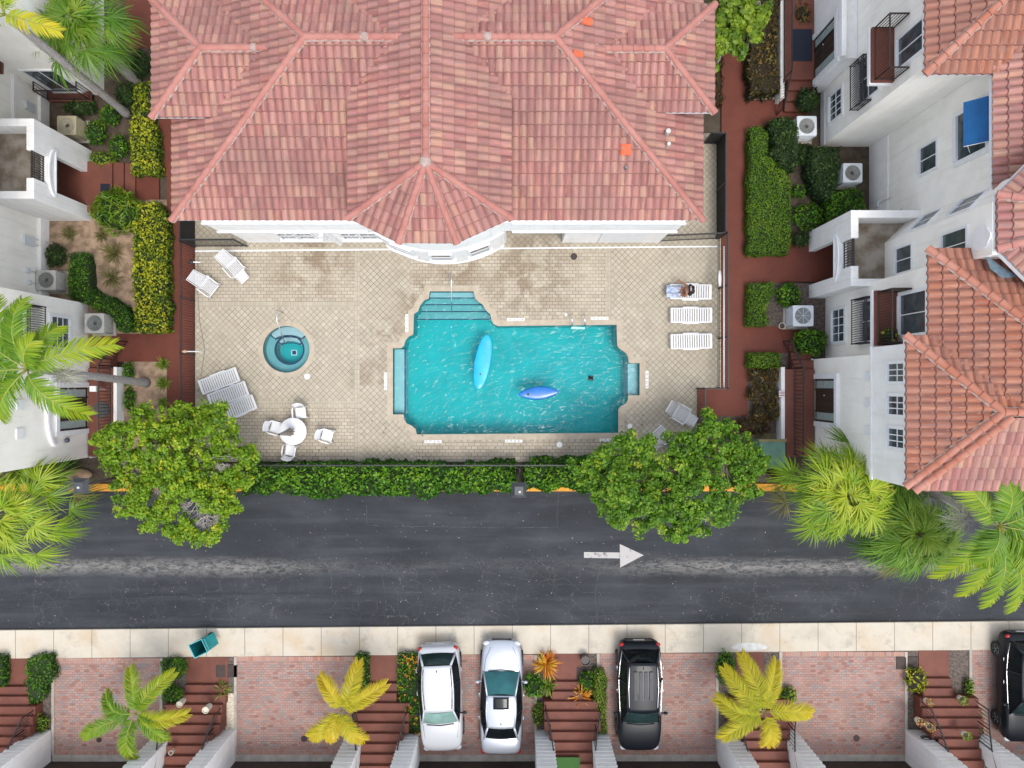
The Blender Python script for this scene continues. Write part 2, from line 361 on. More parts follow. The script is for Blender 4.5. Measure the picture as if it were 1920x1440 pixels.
def slabmat(name,c1,c2,sx,sy,ox,oy,mort):
    m,nt,b=newmat(name); p=pos(nt); c=ramp(nt,noise(nt,p,1.0,5,.6),[(.3,c1),(.7,c2)])
    v=mapping(nt,p,loc=(ox,oy,0)); bt=node(nt,'ShaderNodeTexBrick'); nt.links.new(v,bt.inputs[0]); bt.offset=0; bt.inputs['Scale'].default_value=1
    bt.inputs['Brick Width'].default_value=sx; bt.inputs['Row Height'].default_value=sy; bt.inputs['Mortar Size'].default_value=.006
    c=mixc(nt,bt.outputs['Fac'],c,mort); c=mixc(nt,ramp(nt,noise(nt,p,4,5,.7),[(.5,0.),(.75,.3)]),c,tuple(x*.55 for x in c1))
    nt.links.new(c,b.inputs['Base Color']); b.inputs['Roughness'].default_value=.75; bump(nt,b,noise(nt,p,60,3),.15); return m
M['red_walk']=slabmat('red_walk',(.145,.034,.017),(.11,.026,.015),1.9,1.9,.3,.2,(.10,.035,.025))
def watermat(name,tint,bs,bd,glos):
    m=bpy.data.materials.new(name); m.use_nodes=True; nt=m.node_tree; nt.nodes.remove(nt.nodes['Principled BSDF'])
    p=pos(nt); tr=node(nt,'ShaderNodeBsdfTransparent'); tr.inputs[0].default_value=lin(tint)
    gl=node(nt,'ShaderNodeBsdfGlossy'); gl.inputs['Roughness'].default_value=.06
    bp=node(nt,'ShaderNodeBump'); bp.inputs['Strength'].default_value=bs; bp.inputs['Distance'].default_value=bd
    w=noise(nt,mapping(nt,p,rot=(0,0,.75),scale=(1,1.9,1)),2.9,1,.45,.7)
    nt.links.new(w,bp.inputs['Height']); nt.links.new(bp.outputs[0],gl.inputs['Normal'])
    fr=node(nt,'ShaderNodeFresnel'); fr.inputs['IOR'].default_value=1.33; nt.links.new(bp.outputs[0],fr.inputs['Normal'])
    mx=node(nt,'ShaderNodeMixShader'); nt.links.new(math_(nt,'MULTIPLY',fr.outputs[0],glos,True),mx.inputs[0])
    nt.links.new(tr.outputs[0],mx.inputs[1]); nt.links.new(gl.outputs[0],mx.inputs[2]); nt.links.new(mx.outputs[0],nt.nodes['Material Output'].inputs[0]); return m
M['water']=watermat('water',(.66,.97,.98),1.0,.085,.85)
M['spa_water']=watermat('spa_water',(.75,.95,.97),.6,.03,1.0)
M['pool_floor']=pm('pool_floor',(.0,.34,.355),(.0,.40,.415),1.2,.7,world=True)
M['pool_wall']=pm('pool_wall',(.04,.26,.30),None,rough=.6)
M['pool_bench']=pm('pool_bench',(.50,.50,.52),(.44,.45,.48),2,.7,world=True)
M['pool_step']=pm('pool_step',(.22,.38,.39),(.17,.33,.35),2,.7,world=True)
M['pool_tile']=pm('pool_tile',(.008,.025,.09),None,rough=.3)
# ---------------------------------------------------------------- numpy quad meshes (foliage)
def npmesh(name,V,Q,rnd,mat,parent=None):
    """V (n,3) world verts, Q (m,4) faces, rnd (m)"""
    off=total(parent) if parent is not None else Vector((0,0,0))
    V=V-np.array(off)[None,:]
    me=bpy.data.meshes.new(name); me.vertices.add(len(V)); me.vertices.foreach_set('co',V.astype(np.float32).ravel())
    me.loops.add(Q.size); me.loops.foreach_set('vertex_index',Q.astype(np.int32).ravel())
    me.polygons.add(len(Q)); me.polygons.foreach_set('loop_start',np.arange(0,Q.size,4,dtype=np.int32))
    try: me.polygons.foreach_set('loop_total',np.full(len(Q),4,dtype=np.int32))
    except Exception: pass
    me.update(calc_edges=True)
    a=me.attributes.new('rnd','FLOAT','FACE'); a.data.foreach_set('value',rnd.astype(np.float32))
    me.materials.append(mat); o=bpy.data.objects.new(name,me); COL.objects.link(o)
    if parent is not None: o.parent=parent
    return o
def leaves(pts,nrm,L,Wd,jit=.6,droop=0.):
    """rhombus leaves at pts facing nrm"""
    n=len(pts); r=rng.normal(size=(n,3)); N=nrm+jit*r; N/=np.linalg.norm(N,axis=1,keepdims=True)+1e-9
    d=rng.normal(size=(n,3)); d-= (d*N).sum(1,keepdims=True)*N; d/=np.linalg.norm(d,axis=1,keepdims=True)+1e-9
    w=np.cross(N,d); s=(.5+1.0*rng.random((n,1)))
    l=L*s/2; ww=Wd*s/2
    V=np.stack([pts-d*l,pts+w*ww+d*l*.15+N*ww*.3,pts+d*l,pts-w*ww+d*l*.15+N*ww*.3],axis=1).reshape(-1,3)
    Q=np.arange(4*n).reshape(n,4); return V,Q
def inpoly(poly,x,y):
    p=np.array(poly); res=np.zeros(len(x),bool); j=len(p)-1
    for i in range(len(p)):
        c=((p[i,1]>y)!=(p[j,1]>y))&(x<(p[j,0]-p[i,0])*(y-p[i,1])/(p[j,1]-p[i,1]+1e-12)+p[i,0]); res^=c; j=i
    return res
def polydist(poly,x,y):
    p=np.array(poly); D=np.full(len(x),1e9)
    for i in range(len(p)):
        a=p[i];b=p[(i+1)%len(p)]; ab=b-a; t=np.clip(((x-a[0])*ab[0]+(y-a[1])*ab[1])/(ab@ab+1e-9),0,1)
        D=np.minimum(D,np.hypot(x-a[0]-t*ab[0],y-a[1]-t*ab[1]))
    return D
def samp(poly,n):
    p=np.array(poly); lo=p.min(0);hi=p.max(0); X=[];Y=[];c=0
    while c<n:
        x=rng.uniform(lo[0],hi[0],n*2);y=rng.uniform(lo[1],hi[1],n*2);k=inpoly(poly,x,y);X.append(x[k]);Y.append(y[k]);c+=k.sum()
    return np.concatenate(X)[:n],np.concatenate(Y)[:n]
def area(poly):
    p=np.array(poly); x,y=p[:,0],p[:,1]; return abs(np.dot(x,np.roll(y,-1))-np.dot(y,np.roll(x,-1)))/2
def perim(poly):
    p=np.array(poly); return np.linalg.norm(p-np.roll(p,-1,0),axis=1).sum()
def lump(x,y,f=1.3,a=1.):
    return a*(np.sin(x*f*2.1+1.3*np.sin(y*f*1.7))+np.sin(y*f*2.6+1.1*np.sin(x*f*2.3+2)))/2
def hedge(name,label,cat,polypx,h,mat,L=.1,Wd=.055,dens=260,jit=.6,lumpy=.06,group=None,core='core',zpx=None,rnd_edge=.18,flowers=None,z0=0):
    zz=h*.9 if zpx is None else zpx
    poly=[tuple(v) for v in PP(polypx,zz)]; rp=[]
    for i in range(len(poly)):
        p_=Vector(poly[i]);q_=Vector(poly[(i+1)%len(poly)]); nn_=max(1,int((q_-p_).length/.22))
        for k in range(nn_): w_=p_.lerp(q_,k/nn_); rp.append((w_.x+random.gauss(0,.015+lumpy*.45),w_.y+random.gauss(0,.015+lumpy*.45)))
    poly=rp; cx=sum(p[0] for p in poly)/len(poly); cy=sum(p[1] for p in poly)/len(poly)
    root=T(name,label,cat,(cx,cy,z0),group)
    # core body
    c=np.array(poly); cen=np.array([cx,cy]); sh=c-(c-cen)/ (np.linalg.norm(c-cen,axis=1,keepdims=True)+1e-6)*.10
    b=MB().prism([tuple(q) for q in sh],z0-.02,z0+h*.86); b.build('stems',M[core],root)
    n=int(area(poly)*dens); x,y=samp(poly,n); d=polydist(poly,x,y)
    z=z0+h-(np.clip(1-d/rnd_edge,0,1)**2)*h*.25+lump(x,y,1.6,lumpy*1.5)+lump(y*1.3+3,x*1.4,3.7,lumpy*.7)+rng.normal(0,.02+lumpy*.45,n)
    N=np.zeros((n,3));N[:,2]=1
    pts=np.stack([x,y,z],1)
    # sides
    m=int(perim(poly)*h*dens*.7); p=np.array(poly); seg=np.roll(p,-1,0)-p; ln=np.linalg.norm(seg,axis=1); k=rng.choice(len(p),m,p=ln/ln.sum())
    t=rng.random(m)[:,None]; q=p[k]+seg[k]*t; ar=sum(p[i][0]*p[(i+1)%len(p)][1]-p[(i+1)%len(p)][0]*p[i][1] for i in range(len(p)))
    nn=np.stack([seg[k][:,1],-seg[k][:,0]],1)/ln[k][:,None]*(1 if ar>0 else -1)
    q=q+nn*rng.normal(0,.03,(m,1)); zs=z0+rng.random(m)*h*.95
    pts=np.concatenate([pts,np.stack([q[:,0],q[:,1],zs],1)]); N=np.concatenate([N,np.concatenate([nn,np.full((m,1),.35)],1)])
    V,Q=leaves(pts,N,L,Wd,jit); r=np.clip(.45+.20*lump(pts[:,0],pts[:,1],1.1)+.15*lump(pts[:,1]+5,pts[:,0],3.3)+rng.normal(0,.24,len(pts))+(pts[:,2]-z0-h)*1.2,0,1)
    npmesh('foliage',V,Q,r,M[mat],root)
    if flowers:
        fm,fn=flowers; x,y=samp(poly,fn); pts=np.stack([x,y,np.full(fn,z0+h+.04)+lump(x,y,1.6,lumpy)],1)
        pts=np.repeat(pts,5,0)+rng.normal(0,.03,(fn*5,3)); N=np.zeros((fn*5,3));N[:,2]=1
        V,Q=leaves(pts,N,.08,.06,.5); npmesh('blossom',V,Q,rng.random(fn*5),M[fm],root)
    return root
def circ(cx,cy,rx,ry,n=14,j=.12,seed=0):
    r=random.Random(int(cx*7+cy*13+seed)); return [(cx+rx*(1+r.uniform(-j,j))*math.cos(2*math.pi*i/n),cy+ry*(1+r.uniform(-j,j))*math.sin(2*math.pi*i/n)) for i in range(n)]
def shrub(name,label,cat,px,py,rx,ry,h,mat,L=.12,Wd=.06,dens=230,group=None,core='core',jit=.8,z0=0,flowers=None):
    c=P(px,py,z0+h*.6); k=(H-z0-h*.6)/F; ax=rx*k; ay=ry*k
    root=T(name,label,cat,(c.x,c.y,z0),group)
    MB().ell((c.x,c.y,z0+h*.42),ax*.74,ay*.74,h*.42).build('stems',M[core],root)
    n=int(math.pi*ax*ay*dens*1.6); u=rng.normal(size=(n,3)); u[:,2]=np.abs(u[:,2])*1.1-.25; u/=np.linalg.norm(u,axis=1,keepdims=True)
    rr=(.86+.14*lump(u[:,0]*2+c.x,u[:,1]*2+c.y,1.8)+rng.normal(0,.06,n))[:,None]
    pts=u*rr*np.array([ax,ay,h*.55])+np.array([c.x,c.y,z0+h*.45]); pts[:,2]=np.maximum(pts[:,2],z0+.03)
    V,Q=leaves(pts,u,L,Wd,jit); r=np.clip(.5+.25*lump(pts[:,0],pts[:,1],2.6)+rng.normal(0,.22,n),0,1)
    npmesh('foliage',V,Q,r,M[mat],root)
    if flowers:
        fm,fn=flowers; kx=rng.choice(n,fn); pp=np.repeat(pts[kx],4,0)+rng.normal(0,.03,(fn*4,3))+np.array([0,0,.05]); N=np.zeros((fn*4,3));N[:,2]=1
        V,Q=leaves(pp,N,.09,.06,.5); npmesh('blossom',V,Q,rng.random(fn*4),M[fm],root)
    return root
def strips(pts0,dirs,L,w,nseg,droop,rnd):
    """tapered drooping blades; pts0,dirs (n,3)"""
    n=len(pts0); L=np.broadcast_to(np.asarray(L,float).reshape(-1,1) if np.ndim(L) else np.full((1,1),L),(n,1))
    up=np.array([0,0,1.]); side=np.cross(dirs,up); side/=np.linalg.norm(side,axis=1,keepdims=True)+1e-6
    side=side*np.cos(.5)+np.cross(side,dirs)*np.sin(.5)*rng.choice([-1,1],(n,1))*.5
    rows=[]
    for i in range(nseg+1):
        t=i/nseg; c=pts0+dirs*L*t; c=c.copy(); c[:,2]-= (droop*L[:,0]*t*t)
        c-=dirs*L*t*t*droop*.2
        ww=w*(math.sin(math.pi*min(.96,.18+.8*t))**.8 if t<1 else .12)
        rows.append(c-side*ww/2); rows.append(c+side*ww/2)
    V=np.stack(rows,1).reshape(-1,3); k=2*(nseg+1); Q=[]
    base=np.arange(n)[:,None]*k
    for i in range(nseg): Q.append(base+np.array([[2*i,2*i+1,2*i+3,2*i+2]]))
    Q=np.stack(Q,1).reshape(-1,4); return V,Q,np.repeat(rnd,nseg)
def tuft(name,label,cat,px,py,r,h,mat,n=60,w=.03,group=None,z0=0):
    c=P(px,py,z0+.1); k=(H)/F; root=T(name,label,cat,(c.x,c.y,z0),group)
    a=rng.uniform(0,2*math.pi,n); e=rng.uniform(.25,1.3,n); d=np.stack([np.cos(a)*np.cos(e),np.sin(a)*np.cos(e),np.sin(e)],1)
    p0=np.array([c.x,c.y,z0])+rng.normal(0,.04,(n,3))*np.array([1,1,0]); L=r*k*rng.uniform(.8,1.25,n)/np.maximum(np.cos(e),.45)
    V,Q,rn=strips(p0,d,L,w,4,.45,rng.random(n)); npmesh('blades',V,Q,rn,M[mat],root)
    return root
# ================================================================ SETTING
def structure(o): o['kind']='structure'; return o
pool_px=[(806,546.5),(888,546.5),(891,560),(898,567),(905,571),(909.5,580),(915,586),(919,588),(922,602),(926,608),(933,611.5),(1156,609),(1157,647),(1160,653),(1168,658),(1175,664),(1178,672),(1179,681),(1199,681),(1199,741),(1178,741),(1177,750),(1173,757),(1163,762),(1159,768),(1159,811.5),(782,814.5),(779,804),(772,798),(763,794),(758.5,786),(757,777),(737,777),(737,653),(752,653),(757.5,649),(760,639),(767,631),(775,627.5),(776.5,589),(784,584),(788,573),(796,563),(804,560)]
def smooth_poly(l): return l
pool=[tuple(v) for v in PP(pool_px)]
SPA=P(537,655); SR=1.05
spa=[(SPA.x+SR*math.cos(2*math.pi*i/48),SPA.y+SR*math.sin(2*math.pi*i/48)) for i in range(48)]
def offset(poly,d):
    p=[Vector(q) for q in poly]; n=len(p); ar=sum(p[i].x*p[(i+1)%n].y-p[(i+1)%n].x*p[i].y for i in range(n)); s=1 if ar>0 else -1; out=[]
    for i in range(n):
        a=(p[i]-p[i-1]).normalized(); b=(p[(i+1)%n]-p[i]).normalized(); na=Vector((a.y,-a.x))*s; nb=Vector((b.y,-b.x))*s
        m=(na+nb); m=m.normalized() if m.length>1e-4 else na; c=max(.5,m.dot(na)); out.append(tuple(p[i]+m*d/c))
    return out
deck_px=[(340,0),(1345,0),(1345,728),(1305,728),(1305,866),(366,866),(366,300),(340,300)]
deck=[tuple(v) for v in PP([(366,250),(1352,250),(1352,727),(1307,727),(1307,866),(366,866)])]
hole=[tuple(v) for v in PP([(470,470),(1290,470),(1290,855),(470,855)])]
g=MB().prism([(-150,-150),(150,-150),(150,150),(-150,150)],-.13,-.13,[hole]); structure(g.build('ground',M['ground']))
b=MB().prism(deck,-.125,0,[pool,spa]); structure(b.build('pool_deck',M['deck_diag']))
def sheet(name,px,mat,z=.004,holes=(),z0=None):
    b=MB().prism([tuple(v) for v in PP(px)],z if z0 is None else z0,z,[[tuple(v) for v in h] for h in holes]); return structure(b.build(name,mat))
def rect(x0,y0,x1,y1): return [(x0,y0),(x1,y0),(x1,y1),(x0,y1)]
sheet('deck_paving',rect(368,476,666,566),M['deck_brick'])
cop=offset(pool,.27)
# brick field north of the pool, kept clear of the coping
sheet('deck_paving',[(772,470),(1137,470),(1137,597),(936,597),(934,590),(928,578),(918,571),(915,562),(900,548),(895,534),(798,534),(792,546),(779,557),(772,562)],M['deck_brick'])
sheet('deck_paving',rect(372,762,664,862),M['deck_brick'])
sheet('deck_paving',rect(776,829,1162,862),M['deck_brick'])
for r_ in (rect(368,566,675,575),rect(666,470,675,566),rect(1137,464,1146,598),rect(420,752,664,762),rect(664,752,674,862),rect(664,575,674,752),rect(368,464,772,470)):
    sheet('deck_border',r_,M['deck_border'],.005)
sheet('coping',[(960+x*F/H,720-y*F/H) for x,y in cop],M['coping'],.022,[pool],-.01)
c2=[(SPA.x+1.27*math.cos(2*math.pi*i/48),SPA.y+1.27*math.sin(2*math.pi*i/48)) for i in range(48)]
sheet('coping',[(960+x*F/H,720-y*F/H) for x,y in c2],M['coping'],.022,[spa],-.01)
sheet('drain_channel',[(366,469.5),(1345,461),(1345,463.5),(366,472.5)],M['trim'],.010)
# pool basin
b=MB(); n=len(pool)
for i in range(n):
    p=pool[i];q=pool[(i+1)%n]; b.add([(p[0],p[1],0.02),(q[0],q[1],0.02),(q[0],q[1],-.28),(p[0],p[1],-.28)],[(0,1,2,3)])
structure(b.build('pool_rim',M['pool_wall']))
b=MB()
for i in range(n):
    p=pool[i];q=pool[(i+1)%n]; b.add([(p[0],p[1],-.28),(q[0],q[1],-.28),(q[0],q[1],-1.3),(p[0],p[1],-1.3)],[(0,1,2,3)])
structure(b.build('pool_wall',M['pool_floor']))
structure(MB().prism([tuple(v) for v in offset(pool,.02)],-1.3,-1.3).build('pool_floor',M['pool_floor']))
def inpool(px,z): return [tuple(v) for v in PP(px,0)]
b=MB().prism(inpool([(737,654),(757.5,654),(757.5,776.5),(737,776.5)],0),-1.3,-.45); b.prism(inpool([(1179,681.5),(1198.6,681.5),(1198.6,740.5),(1179,740.5)],0),-1.3,-.45)
structure(b.build('pool_bench',M['pool_bench']))
b=MB()
for (x0,x1,y,w,z) in ((755.5,757.8,654,776.5,-.44),(1177.8,1180,681.5,740.5,-.44)):
    b.prism(inpool(rect(x0,y,x1,w),0),z,z)
structure(b.build('pool_edge_tile',M['pool_tile']))
stp=[(806,547,888,557.5,-.30),(797,557.5,900,569,-.55),(786,569,910,581,-.80),(778,581,920,595,-1.05)]
b=MB(); bt=MB()
for i,(x0,y0,x1,y1,z) in enumerate(stp):
    pc=[(x0,y0),(x1,y0),(x1+4,y1),(x0-4,y1)] if i<3 else rect(x0,y0,x1,y1)
    b.cur=0 if i==0 else 1
    b.prism(inpool(pc,0),-1.3,z)
    bt.prism(inpool(rect(x0-2,y1-1.2,x1+2,y1+.5),0),z-.02,z+.005)
structure(b.build('pool_steps',[M['pool_bench'],M['pool_step']])); structure(bt.build('pool_edge_tile',M['pool_tile']))
structure(MB().prism(pool,-.10,-.10).build('pool_water',M['water']))
# spa basin
b=MB()
b.lathe([(SR,.02),(SR,-.45),(.64,-.45),(.64,-1.1),(0.01,-1.1)],(SPA.x,SPA.y,0),48); structure(b.build('spa_basin',[M['pool_step']],smooth=False))
b=MB()
b.lathe([(.69,-.44),(.62,-.44),(.62,-.50)],(SPA.x,SPA.y,0),48)
for (r0,y0,z,hw) in ((0.44,.30,-.30,.66),(.26,.12,-.60,.48)):
    pts=[]
    for i in range(13):
        a=R(180-40-i*100/12) ; pts.append((SPA.x+hw*math.cos(a)*1.15,SPA.y+y0+hw*math.sin(a)*.42,z))
    b.tube([(p[0],p[1],p[2]) for p in pts],.032,4)
    b.tube([(SPA.x-hw*.88,SPA.y+y0+hw*.27,z),(SPA.x-hw*1.15-.12,SPA.y+y0+hw*.27+.22,z)],.032,4)
    b.tube([(SPA.x+hw*.88,SPA.y+y0+hw*.27,z),(SPA.x+hw*1.15+.12,SPA.y+y0+hw*.27+.22,z)],.032,4)
structure(b.build('spa_edge_tile',M['pool_tile']))
b=MB()
for (z,y0,r) in ((-.31,.42,.66),(-.61,.22,.50)):
    poly=[(SPA.x+r*1.12*math.cos(R(a)),SPA.y+y0+r*.5*math.sin(R(a))-.0) for a in range(10,171,10)]
    top=[(SPA.x+(SR-.01)*math.cos(R(a)),SPA.y+(SR-.01)*math.sin(R(a))) for a in range(130,49,-8)]
    poly=[(SPA.x+r*.95,SPA.y+y0),(SPA.x+(SR-.01)*math.cos(R(42)),SPA.y+(SR-.01)*math.sin(R(42)))]+[(SPA.x+(SR-.01)*math.cos(R(a)),SPA.y+(SR-.01)*math.sin(R(a))) for a in range(50,131,8)]+[(SPA.x+(SR-.01)*math.cos(R(138)),SPA.y+(SR-.01)*math.sin(R(138))),(SPA.x-r*.95,SPA.y+y0)]+[(SPA.x+r*1.0*math.cos(R(a)),SPA.y+y0+r*.38*math.sin(R(a))) for a in range(160,19,-20)]
    b.prism(poly,-1.1,z)
structure(b.build('spa_step',M['pool_bench']))
structure(MB().cyl((SPA.x,SPA.y-.02,-1.099),.60,.004,40).build('spa_floor',M['pool_floor']))
b=MB(); 
for s in (.13,): b.box(SPA.x+.02-s,SPA.x+.02+s,SPA.y-.10-s,SPA.y-.10+s,-1.09,-1.08)
d_=tag(b.build('drain_cover',M['white_plastic']),'square pale drain grille at the bottom of the round hot tub','drain cover')
b=MB().box(SPA.x-.07,SPA.x+.11,SPA.y-.19,SPA.y-.01,-1.079,-1.07); b.build('grille',M['pool_tile'],d_)
structure(MB().prism(spa,-.09,-.09).build('spa_water',M['spa_water']))
# roads and walks
RT=lambda x: 1182-x*17/1920          # top edge of south pavement in px
def lineY(f,z=0): return [(-1500,f(-1500)),(3400,f(3400))]
b=MB().prism([tuple(v) for v in PP([(-1500,921),(3400,921),(3400,RT(3400)),(-1500,RT(-1500))])],-.12,-.12); structure(b.build('road',M['asphalt']))
a_=[(-1500,RT(-1500)),(3400,RT(3400)),(3400,RT(3400)+53),(-1500,RT(-1500)+53)]
structure(MB().prism([tuple(v) for v in PP(a_)],-.125,0).build('sidewalk',M['sidewalk']))
b=MB().prism([tuple(v) for v in PP(rect(-900,907,2700,921))],-.125,.03); structure(b.build('kerb',M['kerb_yellow']))
b=MB()
for q in ([(1095,1035),(1162,1036),(1162,1047),(1095,1046)],[(1162,1020),(1207,1041),(1163,1064)]): b.prism([tuple(v) for v in PP(q,-.115)],-.115,-.115)
structure(b.build('road_arrow',pm('road_paint',(.42,.40,.385),(.16,.16,.16),5,.85,world=True,lo=.56,hi=.72)))
GB=lambda x: 1427.5-x*1/1920        # foot of garage aprons
# south forecourt: soil strip, driveways, aprons
structure(MB().prism([tuple(v) for v in PP([(-1500,RT(-1500)+53),(3400,RT(3400)+53),(3400,1700),(-1500,1700)])],-.125,-.02).build('planting_bed',M['mulch']))
DR=[(-250,-55),(102,300),(444,664),(784,1002),(1124,1342),(1466,1696),(1822,2040),(2170,2390)]
for i,(x0,x1) in enumerate(DR):
    t=RT(x0)+53; e=GB(x0)
    structure(MB().prism([tuple(v) for v in PP([(x0,t),(x1,t),(x1,e-12),(x0,e-12)])],-.125,.0).build('driveway',M['brick_drive']))
    structure(MB().prism([tuple(v) for v in PP([(x0,t),(x1,t),(x1,t+9),(x0,t+9)])],.004,.004).build('driveway_border',M['brick_edge']))
    structure(MB().prism([tuple(v) for v in PP([(x0,e-22),(x1,e-22),(x1,e-12),(x0,e-12)])],.004,.004).build('driveway_border',M['brick_edge']))
    structure(MB().prism([tuple(v) for v in PP([(x0-4,e-12),(x1+4,e-12),(x1+4,e),(x0-4,e)])],-.125,.02).build('garage_apron',M['concrete']))
    structure(MB().prism([tuple(v) for v in PP([(x0-5,t),(x0,t),(x0,e-12),(x0-5,e-12)])],-.125,.03).build('driveway_kerb',M['concrete']))
    structure(MB().prism([tuple(v) for v in PP([(x1,t),(x1+5,t),(x1+5,e-12),(x1,e-12)])],-.125,.03).build('driveway_kerb',M['concrete']))
structure(MB().prism([tuple(v) for v in PP([(425,1300),(440,1300),(440,1412),(418,1412),(425,1340)])],-.02,.01).build('gravel',M['gravel_white']))
# beds and red walks, west side
def walk(px,z=0.0,mat='red_walk',z0=-.125): return structure(MB().prism([tuple(v) for v in PP(px)],z0,z).build('walkway',M[mat]))
walk([(298,-300),(366,-300),(366,866),(313,866),(313,330),(298,330)])
walk(rect(120,330,298,374)); walk(rect(190,626,313,678)); walk(rect(235,-300,298,90),-.004)
structure(MB().prism([tuple(v) for v in PP([(82,374),(313,374),(313,626),(200,626),(200,676),(150,676),(82,560)])],-.125,-.015).build('planting_bed',M['sand']))
structure(MB().prism([tuple(v) for v in PP(rect(232,678,313,905))],-.125,-.015).build('planting_bed',M['sand']))
structure(MB().prism([tuple(v) for v in PP([(60,90),(298,90),(298,330),(60,330)])],-.125,-.016).build('planting_bed',M['soil']))
structure(MB().prism([tuple(v) for v in PP(rect(212,312,297,330))],-.12,.0).build('bed_kerb',M['concrete']))
structure(MB().prism([tuple(v) for v in PP(rect(-300,845,232,905))],-.125,-.02).build('planting_bed',M['soil']))
structure(MB().prism([tuple(v) for v in PP(rect(366,868,1307,907))],-.125,-.02).build('planting_bed',M['soil']))
structure(MB().prism([tuple(v) for v in PP(rect(1480,810,2700,907))],-.125,-.02).build('planting_bed',M['soil']))
# east side
walk([(1353,-300),(1402,-300),(1402,780),(1308,780),(1308,727.5),(1353,727.5)])
walk(rect(1402,187,1475,240)); walk([(1475,150),(1530,150),(1530,200),(1475,240)],-.004); walk(rect(1402,480,1475,531)); walk(rect(1475,448,1600,528),-.002); walk([(1402,612),(1500,612),(1500,662),(1402,662)])
structure(MB().prism([tuple(v) for v in PP([(1402,240),(1475,240),(1545,240),(1640,270),(1640,448),(1475,448),(1475,480),(1402,480)])],-.125,-.02).build('planting_bed',M['soil']))
structure(MB().prism([tuple(v) for v in PP([(1402,531),(1560,531),(1560,672),(1500,672),(1500,612),(1402,612)])],-.125,-.02).build('planting_bed',M['mulch']))
structure(MB().prism([tuple(v) for v in PP(rect(1402,662,1480,905))],-.125,-.02).build('planting_bed',M['mulch']))
structure(MB().prism([tuple(v) for v in PP(rect(1308,780,1402,905))],-.125,-.02).build('planting_bed',M['soil']))
structure(MB().prism([tuple(v) for v in PP(rect(1402,-200,1475,187))],-.125,-.02).build('planting_bed',M['soil']))
structure(MB().prism([tuple(v) for v in PP([(1400,-200),(1403,-200),(1403,184),(1458,184),(1458,187),(1400,187)])],-.125,.08).build('bed_kerb',M['concrete']))

M['coping_paint']=pm('coping_paint',(.62,.62,.60),(.50,.49,.46),5,.8,world=True)
b=MB(); b.prism([(P(1405+34*math.cos(R(a)),1214+ (6 if math.sin(R(a))>0 else 9)*math.sin(R(a))).to_2d()) for a in range(0,360,12)],.004,.004); structure(b.build('kerb_paint',M['coping_paint']))
def seam(name,pts,w,mat,z=-.1145):
    b=MB(); q=[P(x,y,z).to_2d() for x,y in pts]; rr=random.Random(len(pts)); out=[]
    for i in range(len(q)-1):
        n=max(1,int((q[i+1]-q[i]).length/.12))
        for k in range(n): w_=q[i].lerp(q[i+1],k/n); out.append(w_+Vector((rr.gauss(0,.012),rr.gauss(0,.012))))
    out.append(q[-1])
    for i in range(len(out)-1):
        d=(out[i+1]-out[i]).normalized(); n=Vector((-d.y,d.x))*w*rr.uniform(.3,1.); b.add([(*(out[i]-n),z),(*(out[i+1]-n),z),(*(out[i+1]+n),z),(*(out[i]+n),z)],[(0,1,2,3)])
    return structure(b.build(name,mat))
M['seam']=pm('seam',(.10,.105,.11),(.04,.045,.05),9,.9,world=True); M['tar']=pm('tar',(.004,.004,.005),None,rough=.7)
seam('road_seam',[(687,948),(688,984),(740,987),(945,989)],.012,M['seam'])
seam('road_seam',[(1048,920),(1044,960),(1046,988),(960,990)],.012,M['seam'])
seam('road_seam',[(0,1130),(180,1122),(420,1112),(640,1113)],.012,M['tar'])
seam('road_seam',[(158,930),(157,1030)],.012,M['tar'])
seam('road_seam',[(440,1172),(446,1120),(440,1088),(452,1070)],.010,M['seam'])
seam('road_seam',[(720,1172),(724,1120),(716,1080),(722,1052)],.010,M['seam'])
seam('road_seam',[(1120,1172),(1116,1110),(1124,1070)],.010,M['seam'])
seam('road_seam',[(950,1080),(1010,1090),(1060,1084),(1090,1110),(1150,1112)],.010,M['seam'])
